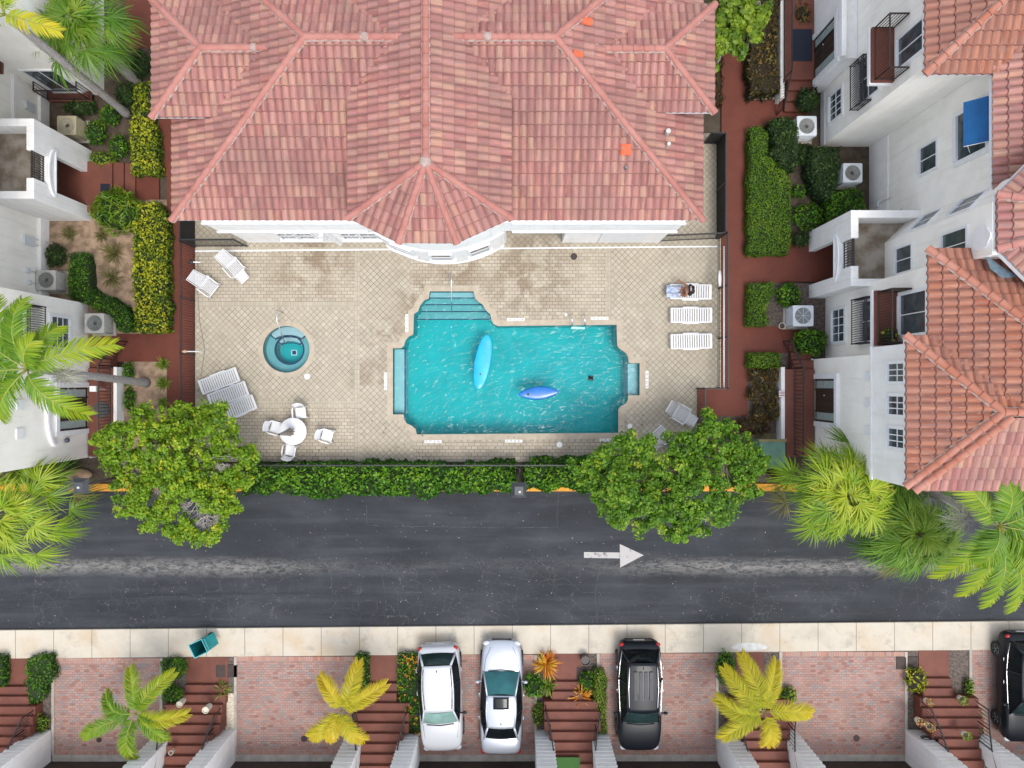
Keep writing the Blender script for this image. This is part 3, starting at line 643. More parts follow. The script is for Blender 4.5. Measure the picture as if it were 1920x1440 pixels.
# ================================================================ TILED ROOFS
TW=.285
def tile_face(poly,eave,up,z0,slope,TL=.40,A=.075,lip=.05,off=None,zo=0.):
    """poly: convex plan polygon; eave: point on eave line; up: unit plan direction up the slope"""
    up=Vector(up).normalized(); ac=Vector((up.y,-up.x)); e=Vector(eave)
    P2=[Vector(p) for p in poly]; u=[(p-e).dot(ac) for p in P2]; t=[(p-e).dot(up) for p in P2]
    off=rng.integers(0,500) if off is None else off
    u0=math.floor(min(u)/TW)*TW; nu=int(math.ceil((max(u)-u0)/TW)); t0=math.floor(min(t)/TL)*TL; ntl=int(math.ceil((max(t)-t0)/TL))
    S=7; bm=bmesh.new(); uvl=bm.loops.layers.uv.new('UVMap')
    prof=[]
    for i in range(S+1):
        x=i/S
        prof.append(A*(math.sin(math.pi*min(1,x/.82))**.75 if x<.82 else -.18*math.sin(math.pi*(x-.82)/.18)))
    cols=[]
    for k in range(nu):
        for i in range(S): cols.append((u0+(k+i/S)*TW,prof[i],k,i/S))
    cols.append((u0+nu*TW,0,nu-1,1.)); jit=[random.uniform(-.012,.012) for _ in range(ntl+2)]
    for j in range(ntl):
        ta=t0+j*TL+jit[j]; tb=t0+(j+1)*TL+jit[j+1]
        def mk(tt,h): 
            r=[]
            for (a,p,k,f) in cols:
                q=e+ac*a+up*tt; r.append(bm.verts.new((q.x,q.y,z0+slope*tt+p+h+zo)))
            return r
        lo=mk(ta,lip); hi=mk(tb,0); bt=mk(ta,-.02) if j==0 else mk(ta,0)
        for c in range(len(cols)-1):
            k=cols[c][2]; fa=cols[c][3]; fb=cols[c+1][3] if cols[c+1][3]>fa else .999
            for (x,y,v0,v1) in ((lo,hi,.03,.97),(bt,lo,.02,.03)):
                f=bm.faces.new((x[c],x[c+1],y[c+1],y[c])) if False else bm.faces.new((x[c],y[c],y[c+1],x[c+1]))
                for l,uvv in zip(f.loops,((fa,v0),(fa,v1),(fb,v1),(fb,v0))): l[uvl].uv=(k+off+min(max(uvv[0],.01),.99),j+off+uvv[1])
                f.smooth=True
    cen=sum(P2,Vector((0,0)))/len(P2)
    for i in range(len(P2)):
        a=P2[i];b=P2[(i+1)%len(P2)]; d=(b-a).normalized(); n=Vector((d.y,-d.x))
        if (cen-a).dot(n)>0: n=-n
        ge=bm.verts[:]+bm.edges[:]+bm.faces[:]
        bmesh.ops.bisect_plane(bm,geom=ge,plane_co=(a.x,a.y,0),plane_no=(n.x,n.y,0),clear_outer=True,dist=1e-5)
    bmesh.ops.recalc_face_normals(bm,faces=bm.faces)
    up_=sum(f.normal.z*f.calc_area() for f in bm.faces)
    if up_<0: bmesh.ops.reverse_faces(bm,faces=bm.faces)
    return bm
def join_bm(bms,name,mat,parent):
    out=bmesh.new(); uvl=None
    me=bpy.data.meshes.new(name)
    for b in bms:
        t=bpy.data.meshes.new('t'); b.to_mesh(t); b.free(); out.from_mesh(t); bpy.data.meshes.remove(t)
    off=total(parent); bmesh.ops.translate(out,verts=out.verts,vec=-off)
    out.to_mesh(me); out.free(); me.materials.append(mat); me.set_sharp_from_angle(angle=R(42))
    o=bpy.data.objects.new(name,me); COL.objects.link(o); o.parent=parent; return o
def caps(mb,mm,a,b,r=.125,L=.40,mort=True,z=.05):
    """barrel ridge caps from a (low) to b (high); mortar bed into mm"""
    a=Vector(a)+Vector((0,0,z)); b=Vector(b)+Vector((0,0,z)); d=(b-a); ln=d.length; d.normalize(); n=max(1,round(ln/L)); s=Vector((d.y,-d.x,0)).normalized(); w=s.cross(d); w=w if w.z>0 else -w
    for i in range(n):
        p=a+d*ln*i/n; q=a+d*(ln*(i+1)/n+.05); vs=[];K=8
        for (c,rr,h) in ((p,r*1.08,.02),(q,r*.93,-.0)):
            for k in range(K+1):
                t=math.pi*k/K; vs.append(c+s*math.cos(t)*rr+w*(math.sin(t)*rr+h))
        fs=[(k,k+1,K+2+k,K+1+k) for k in range(K)]; fs.append(tuple(range(K,-1,-1)))
        mb.add(vs,fs)
    if mort:
        m=int(ln/.09); vs=[];r0=r*1.05
        for i in range(m+1):
            c=a+d*ln*i/m; wob=.008+.03*abs(math.sin(i*1.1))*random.uniform(.4,1.2)
            for sg in (-1,1): vs+= [c+s*sg*(r0+wob)-w*.02, c+s*sg*r0*.8+w*.06]
        fs=[]
        for i in range(m):
            o=4*i; fs+= [(o,o+1,o+5,o+4),(o+2,o+3,o+7,o+6)]
        mm.add(vs,fs)
def hip_roof(root,x0,x1,y0,y1,e,sl,mat='tile',capm='cap',faces='SWEN',ridge=True,fascia=True,capset=None,off=None,name='roof',zo=0):
    """hipped roof over a rectangle; returns part"""
    if (y1-y0)<=(x1-x0): h=(y1-y0)/2; A=(x0+h,(y0+y1)/2); B=(x1-h,(y0+y1)/2)
    else: h=(x1-x0)/2; A=((x0+x1)/2,y0+h); B=((x0+x1)/2,y1-h)
    z=e+sl*h; bms=[]
    if (y1-y0)<=(x1-x0): fc={'S':([(x0,y0),(x1,y0),B,A],(x0,y0),(0,1)),'N':([(x1,y1),(x0,y1),A,B],(x1,y1),(0,-1)),'W':([(x0,y1),(x0,y0),A],(x0,y1),(1,0)),'E':([(x1,y0),(x1,y1),B],(x1,y0),(-1,0))}
    else: fc={'S':([(x0,y0),(x1,y0),A],(x0,y0),(0,1)),'N':([(x1,y1),(x0,y1),B],(x1,y1),(0,-1)),'W':([(x0,y1),(x0,y0),A,B],(x0,y1),(1,0)),'E':([(x1,y0),(x1,y1),B,A],(x1,y0),(-1,0))}
    for k in faces: p,ev,u=fc[k]; bms.append(tile_face(p,ev,u,e,sl,zo=zo))
    rf=join_bm(bms,name,M[mat],root)
    mb=MB();mm=MB(); A3=(*A,z);B3=(*B,z); C={'SW':(x0,y0,e),'SE':(x1,y0,e),'NE':(x1,y1,e),'NW':(x0,y1,e)}
    wide=(y1-y0)<=(x1-x0)
    tgt={'SW':A3,'NW':A3 if wide else B3,'SE':B3 if wide else A3,'NE':B3}
    for k in (capset or ['SW','SE','NE','NW']): caps(mb,mm,C[k],tgt[k])
    if ridge and h>0: caps(mb,mm,A3,B3)
    c_=mb.build('ridge_caps',M[capm],rf,smooth=True,sharp=50); mm.build('mortar',M['mortar'],rf)
    b=MB().prism([(x0+.05,y0+.05),(x1-.05,y0+.05),(x1-.05,y1-.05),(x0+.05,y1-.05)],e-.16,e-.02,bottom=True); b.build('fascia',M['trim'],rf)
    return rf,A3,B3
# ---------------- clubhouse
club=T('clubhouse','wide pool clubhouse with pink barrel tile roofs and white walls, north of the pool','clubhouse',(-3,12,0))
YC=12.13
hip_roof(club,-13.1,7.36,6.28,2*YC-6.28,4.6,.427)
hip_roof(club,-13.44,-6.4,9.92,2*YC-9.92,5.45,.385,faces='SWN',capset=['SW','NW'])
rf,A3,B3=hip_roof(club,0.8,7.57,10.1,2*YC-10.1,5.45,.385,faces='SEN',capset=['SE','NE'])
# centre block, gable run with a faceted apse end
e2=6.33; rx=-2.96; sl=.432; yr=7.6
ap=[(-5.93,5.97),(-4.1,5.07),(-1.98,5.05),(0.0,5.95)]; AP=(rx,yr,7.6)
bms=[tile_face([(-5.93,5.97),(rx,yr),(rx,17),(-5.93,17)],(-5.93,17),(1,0),e2,sl),tile_face([(0,5.95),(0,17),(rx,17),(rx,yr)],(0,5.95),(-1,0),e2,sl)]
for i in range(3):
    a=Vector(ap[i]);b=Vector(ap[i+1]); t=(b-a).normalized(); n=Vector((-t.y,t.x)); dist=(Vector((rx,yr))-a).dot(n)
    bms.append(tile_face([ap[i],ap[i+1],(rx,yr)],ap[i],n,e2,(7.6-e2)/dist))
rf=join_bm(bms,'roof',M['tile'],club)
mb=MB();mm=MB()
for q in ap: caps(mb,mm,(*q,e2),AP)
caps(mb,mm,AP,(rx,17,7.6)); mm.ell((rx,yr,7.72),.2,.2,.1)
mb.build('ridge_caps',M['cap'],rf,smooth=True,sharp=50); mm.build('mortar',M['mortar'],rf)
MB().prism([(-5.88,6.02)]+[(-4.08,5.12),(-2.0,5.10)]+[(-.05,6.0),(-.05,17),(-5.88,17)],e2-.16,e2-.02,bottom=True).build('fascia',M['trim'],rf)
b=MB()
for (x,y) in ((-9.3,12.13),(3.0,12.13),(-5.15,12.13),(-.85,12.13)): b.ell((x,y,6.35 if abs(x+3)>4 else 7.17),.2,.16,.16)
b.build_each('mortar',M['mortar'],club)
# replaced tiles: each sits in place of one weathered tile
for (px,py,f) in ((1174,280,'S'),(1082,102,'E'),(1099,40,'E'),(1196,22,'S')): pass
# walls
b=MB(); b.prism([(-11.88,6.42),(6.62,6.42),(6.62,17.8),(-11.88,17.8)],0,4.45,[])
wall=None
# south wall rebuilt with the open passage
b=MB()
w0,w1=-11.88,6.62
b.box(w0,-.25,6.36,17.6,0,2.75); b.box(2.25,w1,6.36,17.6,0,2.75); b.box(-.25,2.25,9.2,17.6,0,2.75)
b.box(w0-.02,w1+.02,6.33,17.62,2.75,2.9); b.box(w0-.15,w1+.1,6.26,17.7,2.9,4.45)
b.box(-5.7,-.2,6.4,17,4.3,6.2)
b.box(-12.9,-11.7,10.3,14,0,5.3); b.box(6.5,7.35,10.45,14,0,5.3)
b.build('wall',M['stucco_white'],club,bevel=.02)
b=MB(); b.box(w0-.2,-5.9,6.19,6.26,2.78,2.92); b.box(.0,w1+.15,6.19,6.26,2.78,2.92); b.box(w0-.2,-5.9,6.2,6.26,4.2,4.4); b.box(.0,w1+.15,6.2,6.26,4.2,4.4)
b.build_each('cornice',M['trim'],club)
# apse drum (curved wall)
cx,cy,rad=-3.0,10.15,4.72
def arc(r,a0,a1,n): return [(cx+r*math.cos(R(a0+(a1-a0)*i/n)),cy+r*math.sin(R(a0+(a1-a0)*i/n))) for i in range(n+1)]
A0,A1=235.5,304.5
b=MB(); b.prism(arc(rad,A0,A1,28),0,5.6); b.prism(arc(rad-.02,A0,A1,28),5.6,6.1); b.build('apse_wall',M['stucco_white'],club,smooth=True,sharp=30)
b=MB(); b.prism(arc(rad+.07,A0,A1,28),2.85,3.0,bottom=True); b.prism(arc(rad+.05,A0,A1,28),0,.10); b.build_each('band',M['trim'],club)
for i,a in enumerate((249.5,270,290)):
    c=Vector((cx+rad*math.cos(R(a)),cy+rad*math.sin(R(a)))); n=Vector((math.cos(R(a)),math.sin(R(a)))); t=Vector((-n.y,n.x))
    b=MB().wb(c,t,n,-.58,.58,.95,1.05,-.05,.14); b.wb(c,t,n,-.48,-.40,1.05,2.35,-.05,.06); b.wb(c,t,n,.40,.48,1.05,2.35,-.05,.06); b.wb(c,t,n,-.48,.48,2.35,2.43,-.05,.08); b.wb(c,t,n,-.4,.4,1.66,1.72,-.05,.05)
    w=b.build('window',M['trim'],club); MB().wb(c,t,n,-.40,.40,1.05,2.35,-.05,.035).build('glass',M['house_glass'],w)
def house_window(root,p,t,n,s0,s1,z0,z1,nx=2,nz=2,tr=.10,dep=.06,glass='house_glass',sill=True,frame='trim',name='window'):
    b=MB(); b.wb(p,t,n,s0-tr,s0,z0-tr,z1+tr,-.03,dep); b.wb(p,t,n,s1,s1+tr,z0-tr,z1+tr,-.03,dep)
    b.wb(p,t,n,s0,s1,z1,z1+tr,-.03,dep); b.wb(p,t,n,s0,s1,z0-tr,z0,-.03,dep+(.05 if sill else 0))
    for i in range(1,nx): s=s0+(s1-s0)*i/nx; b.wb(p,t,n,s-.018,s+.018,z0,z1,-.03,dep*.6)
    for i in range(1,nz): z=z0+(z1-z0)*i/nz; b.wb(p,t,n,s0,s1,z-.018,z+.018,-.03,dep*.62)
    w=b.build(name,M[frame],root,bevel=.008)
    MB().wb(p,t,n,s0,s1,z0,z1,-.03,dep*.25).build('glass',M[glass],w); return w
PS=((-11.88,6.36),(1,0),(0,-1))
for s in (1.95,2.75): house_window(club,*PS,s,s+.62,1.0,2.1,2,2,tr=.06)
for s in (4.65,5.45): house_window(club,*PS,s,s+.62,1.0,2.1,2,2,tr=.06)
b=MB(); b.wb(*PS,1.75,3.6,.78,.90,-.02,.14); b.wb(*PS,4.45,6.3,.78,.90,-.02,.14); b.wb(*PS,3.95,4.1,1.9,2.75,-.02,.30); b.wb(*PS,4.1,4.25,0,2.75,-.02,.12)
b.build_each('ledge',M['trim'],club)
b=MB(); b.wb(*PS,15.7,17.6,.4,2.2,-.02,.05); b.build('shutter',M['trim'],club)
for (px,py,h) in ((1118,238,.28),): 
    q=P(px,py,5.9); b=MB(); b.ell((q.x,q.y,5.72),.20,.28,.16); b.build('flashing',M['grey_metal'],club)
for (x,y,r_) in ((1248,246,.09),(1249,270,.07)):
    q=P(x,y,5.6); b=MB().cyl((q.x+.1,q.y,4.9),r_,.75,16); v=b.build('vent_pipe',M['ac_metal'],club,smooth=True,sharp=40); MB().ell((q.x+.02,q.y,5.12),.26,.26,.12).build('flashing',M['mortar'],v)
for (x,y) in ((1118,239),(1174,315)):
    q=P(x,y,5.5); MB().cyl((q.x,q.y,5.0),.055,.95 if y<300 else .6,12).build('vent_pipe',M['grey_metal'],club,smooth=True,sharp=40)
def loose_tile(px,py,face):
    # find plane height
    if face=='S': z=4.6; 
    for _ in range(12):
        q=P(px,py,z if _ else 5.5)
        z=4.6+.427*((q.y-6.28) if face=='S' else (7.36-q.x))
    q=P(px,py,z); b=MB(); r=.15
    for dx in (0,):
        up=Vector((0,1,.427)).normalized() if face=='S' else Vector((-1,0,.427)).normalized(); s=Vector((1,0,0)) if face=='S' else Vector((0,1,0)); w=s.cross(up); w=w if w.z>0 else -w
        vs=[]
        for e in (-.2,.2):
            for k in range(9):
                t=math.pi*k/8; vs.append(q+up*e+s*math.cos(t)*r+w*(math.sin(t)*.075+.035+.0*e))
        b.add(vs,[(k,k+1,10+k,9+k) for k in range(8)]+[tuple(range(9)),tuple(range(17,8,-1))])
    o=b.build('replacement_tile',M['tile_new'],club,smooth=True,sharp=50); o['label']='bright orange newer roof tile among the faded pink ones'
for a in ((1170,280,'S'),(1178,280,'S'),(1082,102,'E'),(1099,40,'E')): loose_tile(*a)

# ================================================================ TOWNHOUSES
F_=F
def zx(X,px): return H-abs(X)*F_/abs(px-960)
def yz(py,z): return (720-py)*(H-z)/F_
def railing(root,pts,z0,z1,gap=.11,r=.012,name='railing',mat='iron',posts=True,pattern=False):
    b=MB()
    for i in range(len(pts)-1):
        a=Vector(pts[i]);c=Vector(pts[i+1]); za,zb=(z0,z1) 
        ha=a.z if len(a)>2 else 0; hc=c.z if len(c)>2 else 0
        A=Vector((a.x,a.y,0)); C=Vector((c.x,c.y,0)); L=(C-A).length
        b.tube([A+Vector((0,0,ha+z1)),C+Vector((0,0,hc+z1))],r*2.0,6); b.tube([A+Vector((0,0,ha+z0+.06)),C+Vector((0,0,hc+z0+.06))],r*1.3,6)
        if pattern: b.tube([A+Vector((0,0,ha+z1-.14)),C+Vector((0,0,hc+z1-.14))],r*1.1,6)
        n=max(1,int(L/gap))
        for k in range(n+1):
            q=A.lerp(C,k/n); h=ha+(hc-ha)*k/n; b.tube([q+Vector((0,0,h+z0)),q+Vector((0,0,h+z1))],r*(1.7 if k in (0,n) and posts else .8),5,False)
            if pattern and k<n:
                q2=A.lerp(C,(k+.5)/n); m=Vector((0,0,h+(z0+z1)/2)); b.tube([q+Vector((0,0,h+z0+.1)),q2+m,q+Vector((0,0,h+z1-.14))],r*.6,4,False)
    return b.build(name,M[mat],root)
# east building
east=T('apartment_building','white stucco townhouses with orange tile roofs east of the pool','townhouses',(18,3,0))
XN=13.9; XR=16.1; XB=15.2; XS=14.1; X2=13.35
b=MB()
b.prism([(XN,10.68),(XR,10.68),(30,10.68),(30,24),(XN,24)],0,8.3)
b.prism([(XR,6.5),(30,6.5),(30,10.68),(XR,10.68)],0,8.3)
b.prism([(XB,4.1),(30,4.1),(30,6.68),(XR+.05,6.68),(XB,5.75)],0,9.5)
b.prism([(XS,1.1),(30,1.1),(30,4.0),(XS,4.0)],0,8.3)
b.prism([(X2,-3.4),(30,-3.4),(30,1.1),(X2,1.1)],0,8.3)
b.build('wall',M['stucco'],east,bevel=.015)
b=MB()
b.box(X2-.15,X2,-3.45,1.35,6.0,8.3); b.box(X2,X2+.75,1.1,1.35,6.0,8.3)
b.box(X2-.2,X2-.15,-3.5,1.4,5.85,6.0); b.box(X2-.05,X2,-3.45,1.13,0,.5)
b.box(XR-.04,XR,6.9,10.68,0,1.6) ; b.box(XN-.03,XN,10.66,13,0,.45)
b.box(XN-.6,XN-.003,13.1,18,0,3.4); b.box(XN-.75,XN-.55,13.1,18,3.4,3.65)
b.build_each('wall_band',M['stucco_white'],east,bevel=.015)
Wp=lambda X:((X,0),(0,1),(-1,0))
def win_w(X,x0,x1,y0,y1,nx,nz,root=None,tr=.1,**k):
    z0=zx(X,x0);z1=zx(X,x1); ya=yz(y1,z0); yb=yz(y0,z0)
    s=1 if X>0 else -1
    return house_window(root or east,(X,0),(0,1),(-s,0),ya,yb,z0,z1,nx,nz,tr,**k)
win_w(XN,1558,1579,182,229,4,2,tr=.14)
win_w(XN,1612,1648,118,196,2,2)
win_w(XN,1686,1733,75,128,2,1,tr=.12)
win_w(XR,1727,1757,280,327,2,1)
win_w(XR,1797,1850,218,302,1,1,tr=.2)
win_w(XS,1563,1584,583,641,4,2,tr=.14)
win_w(XS,1618,1644,568,640,2,1)
win_w(XS,1690,1738,555,628,2,1,tr=.12)
win_w(XB,1682,1710,468,513,2,1,tr=.08)
win_w(XB,1769,1813,442,492,2,1,tr=.10)
for (a,c) in ((683,715),(743,776),(803,836)): win_w(X2-.15,1668,1700,a,c,3,2,tr=.12)
# slanted bay windows
dg=Vector((XR-XB,6.65-5.75)).normalized(); dn=Vector((-dg.y,dg.x))
for (z0,z1) in ((4.6,5.7),(7.0,8.2)): house_window(east,(XB,5.75),dg,dn,.2,1.0,z0,z1,2,1,.07)
b=MB()
for y in (705,755,806): 
    z=5.3; Y=yz(y,z); b.box(X2-.05,X2,Y-.17,Y+.17,z-.17,z+.17)
b.build_each('wall_plaque',M['trim'],east)
pm_=[(4.72+(.36+.05*abs(math.sin(3*R(6*k))))*math.cos(R(6*k)),9.0+(.44+.06*abs(math.sin(3*R(6*k))))*math.sin(R(6*k))) for k in range(60)]
b=MB(); vs=[(XB-.07,y,z) for y,z in pm_]+[(XB,y,z) for y,z in pm_]; b.add(vs,[tuple(range(60))]+[(k,(k+1)%60,60+(k+1)%60,60+k) for k in range(60)]); b.build('medallion',M['trim'],east)
def door_set(root,X,y0,y1,z0,z1,sgn,mat='wood_dark'):
    b=MB(); n=(-sgn,0); p=(X,0)
    b.wb(p,(0,1),n,y0-.22,y0,z0,z1+.22,-.02,.10); b.wb(p,(0,1),n,y1,y1+.22,z0,z1+.22,-.02,.10); b.wb(p,(0,1),n,y0,y1,z1,z1+.22,-.02,.12)
    fr=b.build('door_frame',M['trim'],root,bevel=.01)
    b=MB(); b.wb(p,(0,1),n,y0,y1,z0,z1,-.02,.02); b.wb(p,(0,1),n,y0,y0+.06,z0,z1,-.02,.05); b.wb(p,(0,1),n,y1-.06,y1,z0,z1,-.02,.05)
    b.wb(p,(0,1),n,y0+.42,y0+.48,z0,z1,-.02,.05); b.wb(p,(0,1),n,y1-.48,y1-.42,z0,z1,-.02,.05)
    m=(y0+y1)/2; 
    for a in (m-.25,m+.05): 
        for (u,v) in ((z0+.2,z0+.9),(z0+1.05,z1-.2)): b.wb(p,(0,1),n,a,a+.2,u,v,-.02,.04)
    d=b.build('door',M[mat],root,bevel=.006)
    b=MB(); b.wb(p,(0,1),n,y0+.08,y0+.40,z0+.15,z1-.08,-.02,.03); b.wb(p,(0,1),n,y1-.40,y1-.08,z0+.15,z1-.08,-.02,.03); b.build_each('sidelight',pm('sidelight',(.25,.33,.32),(.34,.40,.38),6,.2),d)
    MB().ell((X-sgn*.07,m+.22,z0+1.0),.03,.03,.03).build('handle',M['chrome'],d,smooth=True)
    return d
door_set(east,X2,-1.62,.22,.75,2.75,1)
door_set(east,XN-.6,13.35,15.1,.75,2.9,1)
door_set(east,XR,11.0,11.1,9,9.01,1) if False else None
b=MB()
for (y0,y1,z,x) in ((11.0,12.98,6.16,13.1),(1.42,3.42,6.0,13.3)):
    w=XN if y0>5 else XS
    b.box(x,w,y0,y1,z-.14,z)
b.build_each('balcony_slab',M['red_step'],east)
b=MB()
for (y0,y1,z,x) in ((10.95,13.03,6.0,13.05),(1.38,3.47,5.84,13.25)):
    w=XN if y0>5 else XS
    b.box(x,w,y0,y1,z-.14,z)
b.build_each('balcony_edge',M['trim'],east)
railing(east,[(13.85,11.05),(13.18,11.05),(13.18,12.93),(13.85,12.93)],6.16,7.2,.10,.016,'balcony_railing','iron_brown')
railing(east,[(14.05,1.48),(13.38,1.48),(13.38,3.36),(14.05,3.36)],6.0,7.0,.10,.016,'balcony_railing','iron_brown')
railing(east,[(13.9,11.0),(13.58,11.0),(13.58,12.75),(13.9,12.75)],3.4,4.5,.09,.016,'balcony_railing','iron',pattern=True)
railing(east,[(14.1,1.62),(13.78,1.62),(13.78,3.40),(14.1,3.40)],3.1,4.35,.09,.016,'balcony_railing','iron',pattern=True)
# awning over the north-recess window
aw=MB(); y0,y1=8.15,9.66
aw.grid(lambda u,v:(15.5+.55*v,y0+(y1-y0)*u,7.6+.62*v+.012*math.sin(v*math.pi*32)),1,64)
a_=aw.build('awning',M['awning'],east,solid=.02); b=MB()
for y in (y0,y1): b.tube([(15.5,y,7.6),(16.1,y,8.25)],.018,6); b.tube([(15.6,y-.02,7.66),(16.1,y-.02,7.0)],.014,6)
b.build('awning_arm',M['trim'],a_)
# roofs
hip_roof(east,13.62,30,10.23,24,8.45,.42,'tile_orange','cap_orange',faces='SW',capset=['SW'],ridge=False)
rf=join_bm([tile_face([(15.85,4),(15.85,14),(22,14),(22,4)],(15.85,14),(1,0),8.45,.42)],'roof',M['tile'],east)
MB().box(15.9,22,4.5,14,8.3,8.43).build('fascia',M['trim'],rf)
# bay roof (octagonal)
C0=(17.9,8.63);C1=(15.22,5.95);C2=(15.22,4.25);C3=(17.9,1.57);CA=(18.6,5.1); eb=9.6; bms=[]
pts=[C0,C1,C2,C3]; mb=MB();mm=MB(); za=eb+.38*(18.6-15.22)
for i in range(3):
    a=Vector(pts[i]);c=Vector(pts[i+1]); t=(c-a).normalized(); n=Vector((-t.y,t.x)); dist=(Vector(CA)-a).dot(n)
    if dist<0: n=-n; dist=-dist
    bms.append(tile_face([pts[i],pts[i+1],CA],pts[i],n,eb,(za-eb)/dist))
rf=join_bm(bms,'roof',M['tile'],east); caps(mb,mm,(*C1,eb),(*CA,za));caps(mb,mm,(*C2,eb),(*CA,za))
mb.build('ridge_caps',M['cap'],rf,smooth=True,sharp=50); mm.build('mortar',M['mortar'],rf)
MB().prism([C1,C2,C3,(20,1.5),(20,8.6),C0],eb-.16,eb-.03,bottom=True).build('fascia',M['trim'],rf)
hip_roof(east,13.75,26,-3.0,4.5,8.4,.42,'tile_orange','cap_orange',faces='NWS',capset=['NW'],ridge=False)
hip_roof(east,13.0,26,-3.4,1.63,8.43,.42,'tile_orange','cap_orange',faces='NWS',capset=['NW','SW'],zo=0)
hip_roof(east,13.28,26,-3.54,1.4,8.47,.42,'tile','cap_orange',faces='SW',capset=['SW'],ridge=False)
# bare patch of roofing membrane at the roof corner under the bay
b=MB(); q=[P(1842,478,8.95),P(1880,505,9.0),P(1905,520,9.05),P(1875,523,9.05),P(1852,505,9.0)]
b.add([v+Vector((0,0,.12)) for v in q],[tuple(range(5))[::-1]]); b.build('underlay',M['membrane'],east)
MB().box(X2+.3,X2+.31,2,2.01,0,.01) if False else None
# porch pavilion
def porch(root,X0,X1,y0,y1,h,s,oy0,oy1,num):
    """entry pavilion: X0 outer face, X1 house wall; s=+1 if house lies east"""
    b=MB(); t=.3
    def bx(xa,xb,ya,yb,za,zb): b.box(min(xa,xb),max(xa,xb),ya,yb,za,zb)
    # walls up to terrace level with an arched opening to the walk
    bx(X0,X1,y1-t,y1,0,h); bx(X0,X1,y0,y0+t,0,h)
    bx(X0,X0+s*t,y0+t,oy0,0,h); bx(X0,X0+s*t,oy1,y1-t,0,h); bx(X0,X0+s*t,oy0,oy1,2.45,3.05)
    m=(oy0+oy1)/2; g0,g1=m-.55,m+.55
    bx(X0,X0+s*t,oy0,g0,3.05,h); bx(X0,X0+s*t,g1,oy1,3.05,h)
    w=b.build('porch_wall',M['stucco_white'],root,bevel=.02)
    b=MB(); b.box(min(X0+s*t,X1),max(X0+s*t,X1),y0+t,y1-t,2.85,3.0); b.build('porch_terrace',M['terrace'],root)
    b=MB()   # arched hood mould
    pts=[(X0-s*.03,m+.95*math.cos(R(a)),2.62+.42*math.sin(R(a))) for a in range(0,181,12)]; b.tube(pts,.06,6); b.tube([pts[0],pts[-1]],.05,6)
    b.build('arch_moulding',M['trim'],root)
    railing(root,[(X0+s*.15,g0),(X0+s*.15,g1)],3.05,h-.1,.10,.02,'terrace_railing','iron',pattern=True)
    return w
M['terrace']=pm('terrace',(.17,.13,.09),(.33,.29,.24),1.6,.9,.3,20,world=True,lo=.38,hi=.62)
porch(east,13.35,XR,3.85,6.85,4.0,1,4.45,5.95,'1155')
# steps and raised porch floors
def steps_y(root,x0,x1,ys,z0,dz,ydeep,mat='red_step',name='step'):
    """flight whose treads rise along y list; each tread is its own slab"""
    for i,(a,c) in enumerate(zip(ys[:-1],ys[1:])):
        MB().box(x0,x1,min(a,c),max(a,c),-.02,z0+dz*(i+1)).build(name,M[mat],root,bevel=.012)
st=T('entrance_steps','dark red porch landing with steps beside the white wall of the southern east house','steps',(13,-.5,0))
steps_y(st,12.42,X2,[1.85,1.45,1.05,.65],0,.18,0)
MB().box(12.05,X2-.052,-3.2,.65,0,.72).build('landing',M['red_step'],st,bevel=.01)
b=MB(); b.box(11.88,12.05,-3.25,.75,0,.62); b.build('side_wall',M['stucco_white'],st,bevel=.01)
railing(st,[(12.2,1.9,0),(12.42,.7,.72),(12.42,-3.1,.72)],0,.95,.16,.016,'handrail','iron')
st=T('entrance_steps','shaded red porch landing with steps and black railing at the north-east house','steps',(13,13,0))
steps_y(st,12.2,13.3,[12.2,12.6,13.0,13.4],0,.18,0)
MB().box(12.0,13.3,13.4,18,0,.72).build('landing',M['red_step'],st,bevel=.01)
MB().box(12.3,13.2,14.2,15.6,.72,.745).build('door_mat',pm('mat',(.012,.016,.03),None,rough=.95),st)
MB().box(11.82,11.99,12.6,18,0,.7).build('side_wall',M['stucco'],st,bevel=.01)
railing(st,[(11.9,12.1,0),(11.95,13.4,.72),(11.95,17,.72)],0,.95,.13,.016,'handrail','iron')
# west building
west=T('apartment_building','white stucco townhouses along the west edge of the pool','townhouses',(-22,3,0))
XWR=-20.95; XWS=-19.1; XWD=-18.7; XWP=-18.9
b=MB()
b.prism([(-32,13.0),(-18.35,13.0),(-18.35,24),(-32,24)],0,8.3)
b.prism([(-32,3.6),(XWR,3.6),(XWR,13.0),(-32,13.0)],0,8.3)
b.prism([(-32,1.1),(XWS,1.1),(XWS,3.62),(-32,3.62)],0,8.3)
b.prism([(-32,-3.24),(XWD,-3.24),(XWD,1.1),(-32,1.1)],0,8.3)
b.build('wall',M['stucco'],west,bevel=.015)
b=MB(); b.box(XWR,XWR+.14,3.62,12.98,0,.6); b.box(XWD,XWD+.05,-3.28,1.13,0,.5); b.box(XWR,XWR+.10,10.5,13,2.0,2.25); b.build_each('wall_band',M['stucco_white'],west,bevel=.01)
porch(west,XWP,XWR,7.33,10.5,3.9,-1,7.95,9.45,'1157')
win_w(XWS,127,96,598,652,2,3,root=west,tr=.16)
win_w(XWS,42,5,585,650,2,2,root=west,tr=.1)
railing(west,[(XWS,1.7),(XWS+.3,1.7),(XWS+.3,3.1),(XWS,3.1)],3.3,4.4,.09,.016,'balcony_railing','iron',pattern=True)
door_set(west,XWD,-1.95,-.15,.72,2.75,-1)
b=MB()
for i in range(13):
    pass
pts=[(XWD+.05,-1.05+1.45*math.cos(R(a)),2.95+.55*math.sin(R(a))) for a in range(0,181,15)]; b.tube(pts,.09,6); b.build('arch_moulding',M['trim'],west)
b=MB()
for y in (760,815): z=5.0; Y=yz(y,z)*.98; b.box(XWD,XWD+.05,Y-.2,Y+.2,z-.2,z+.2)
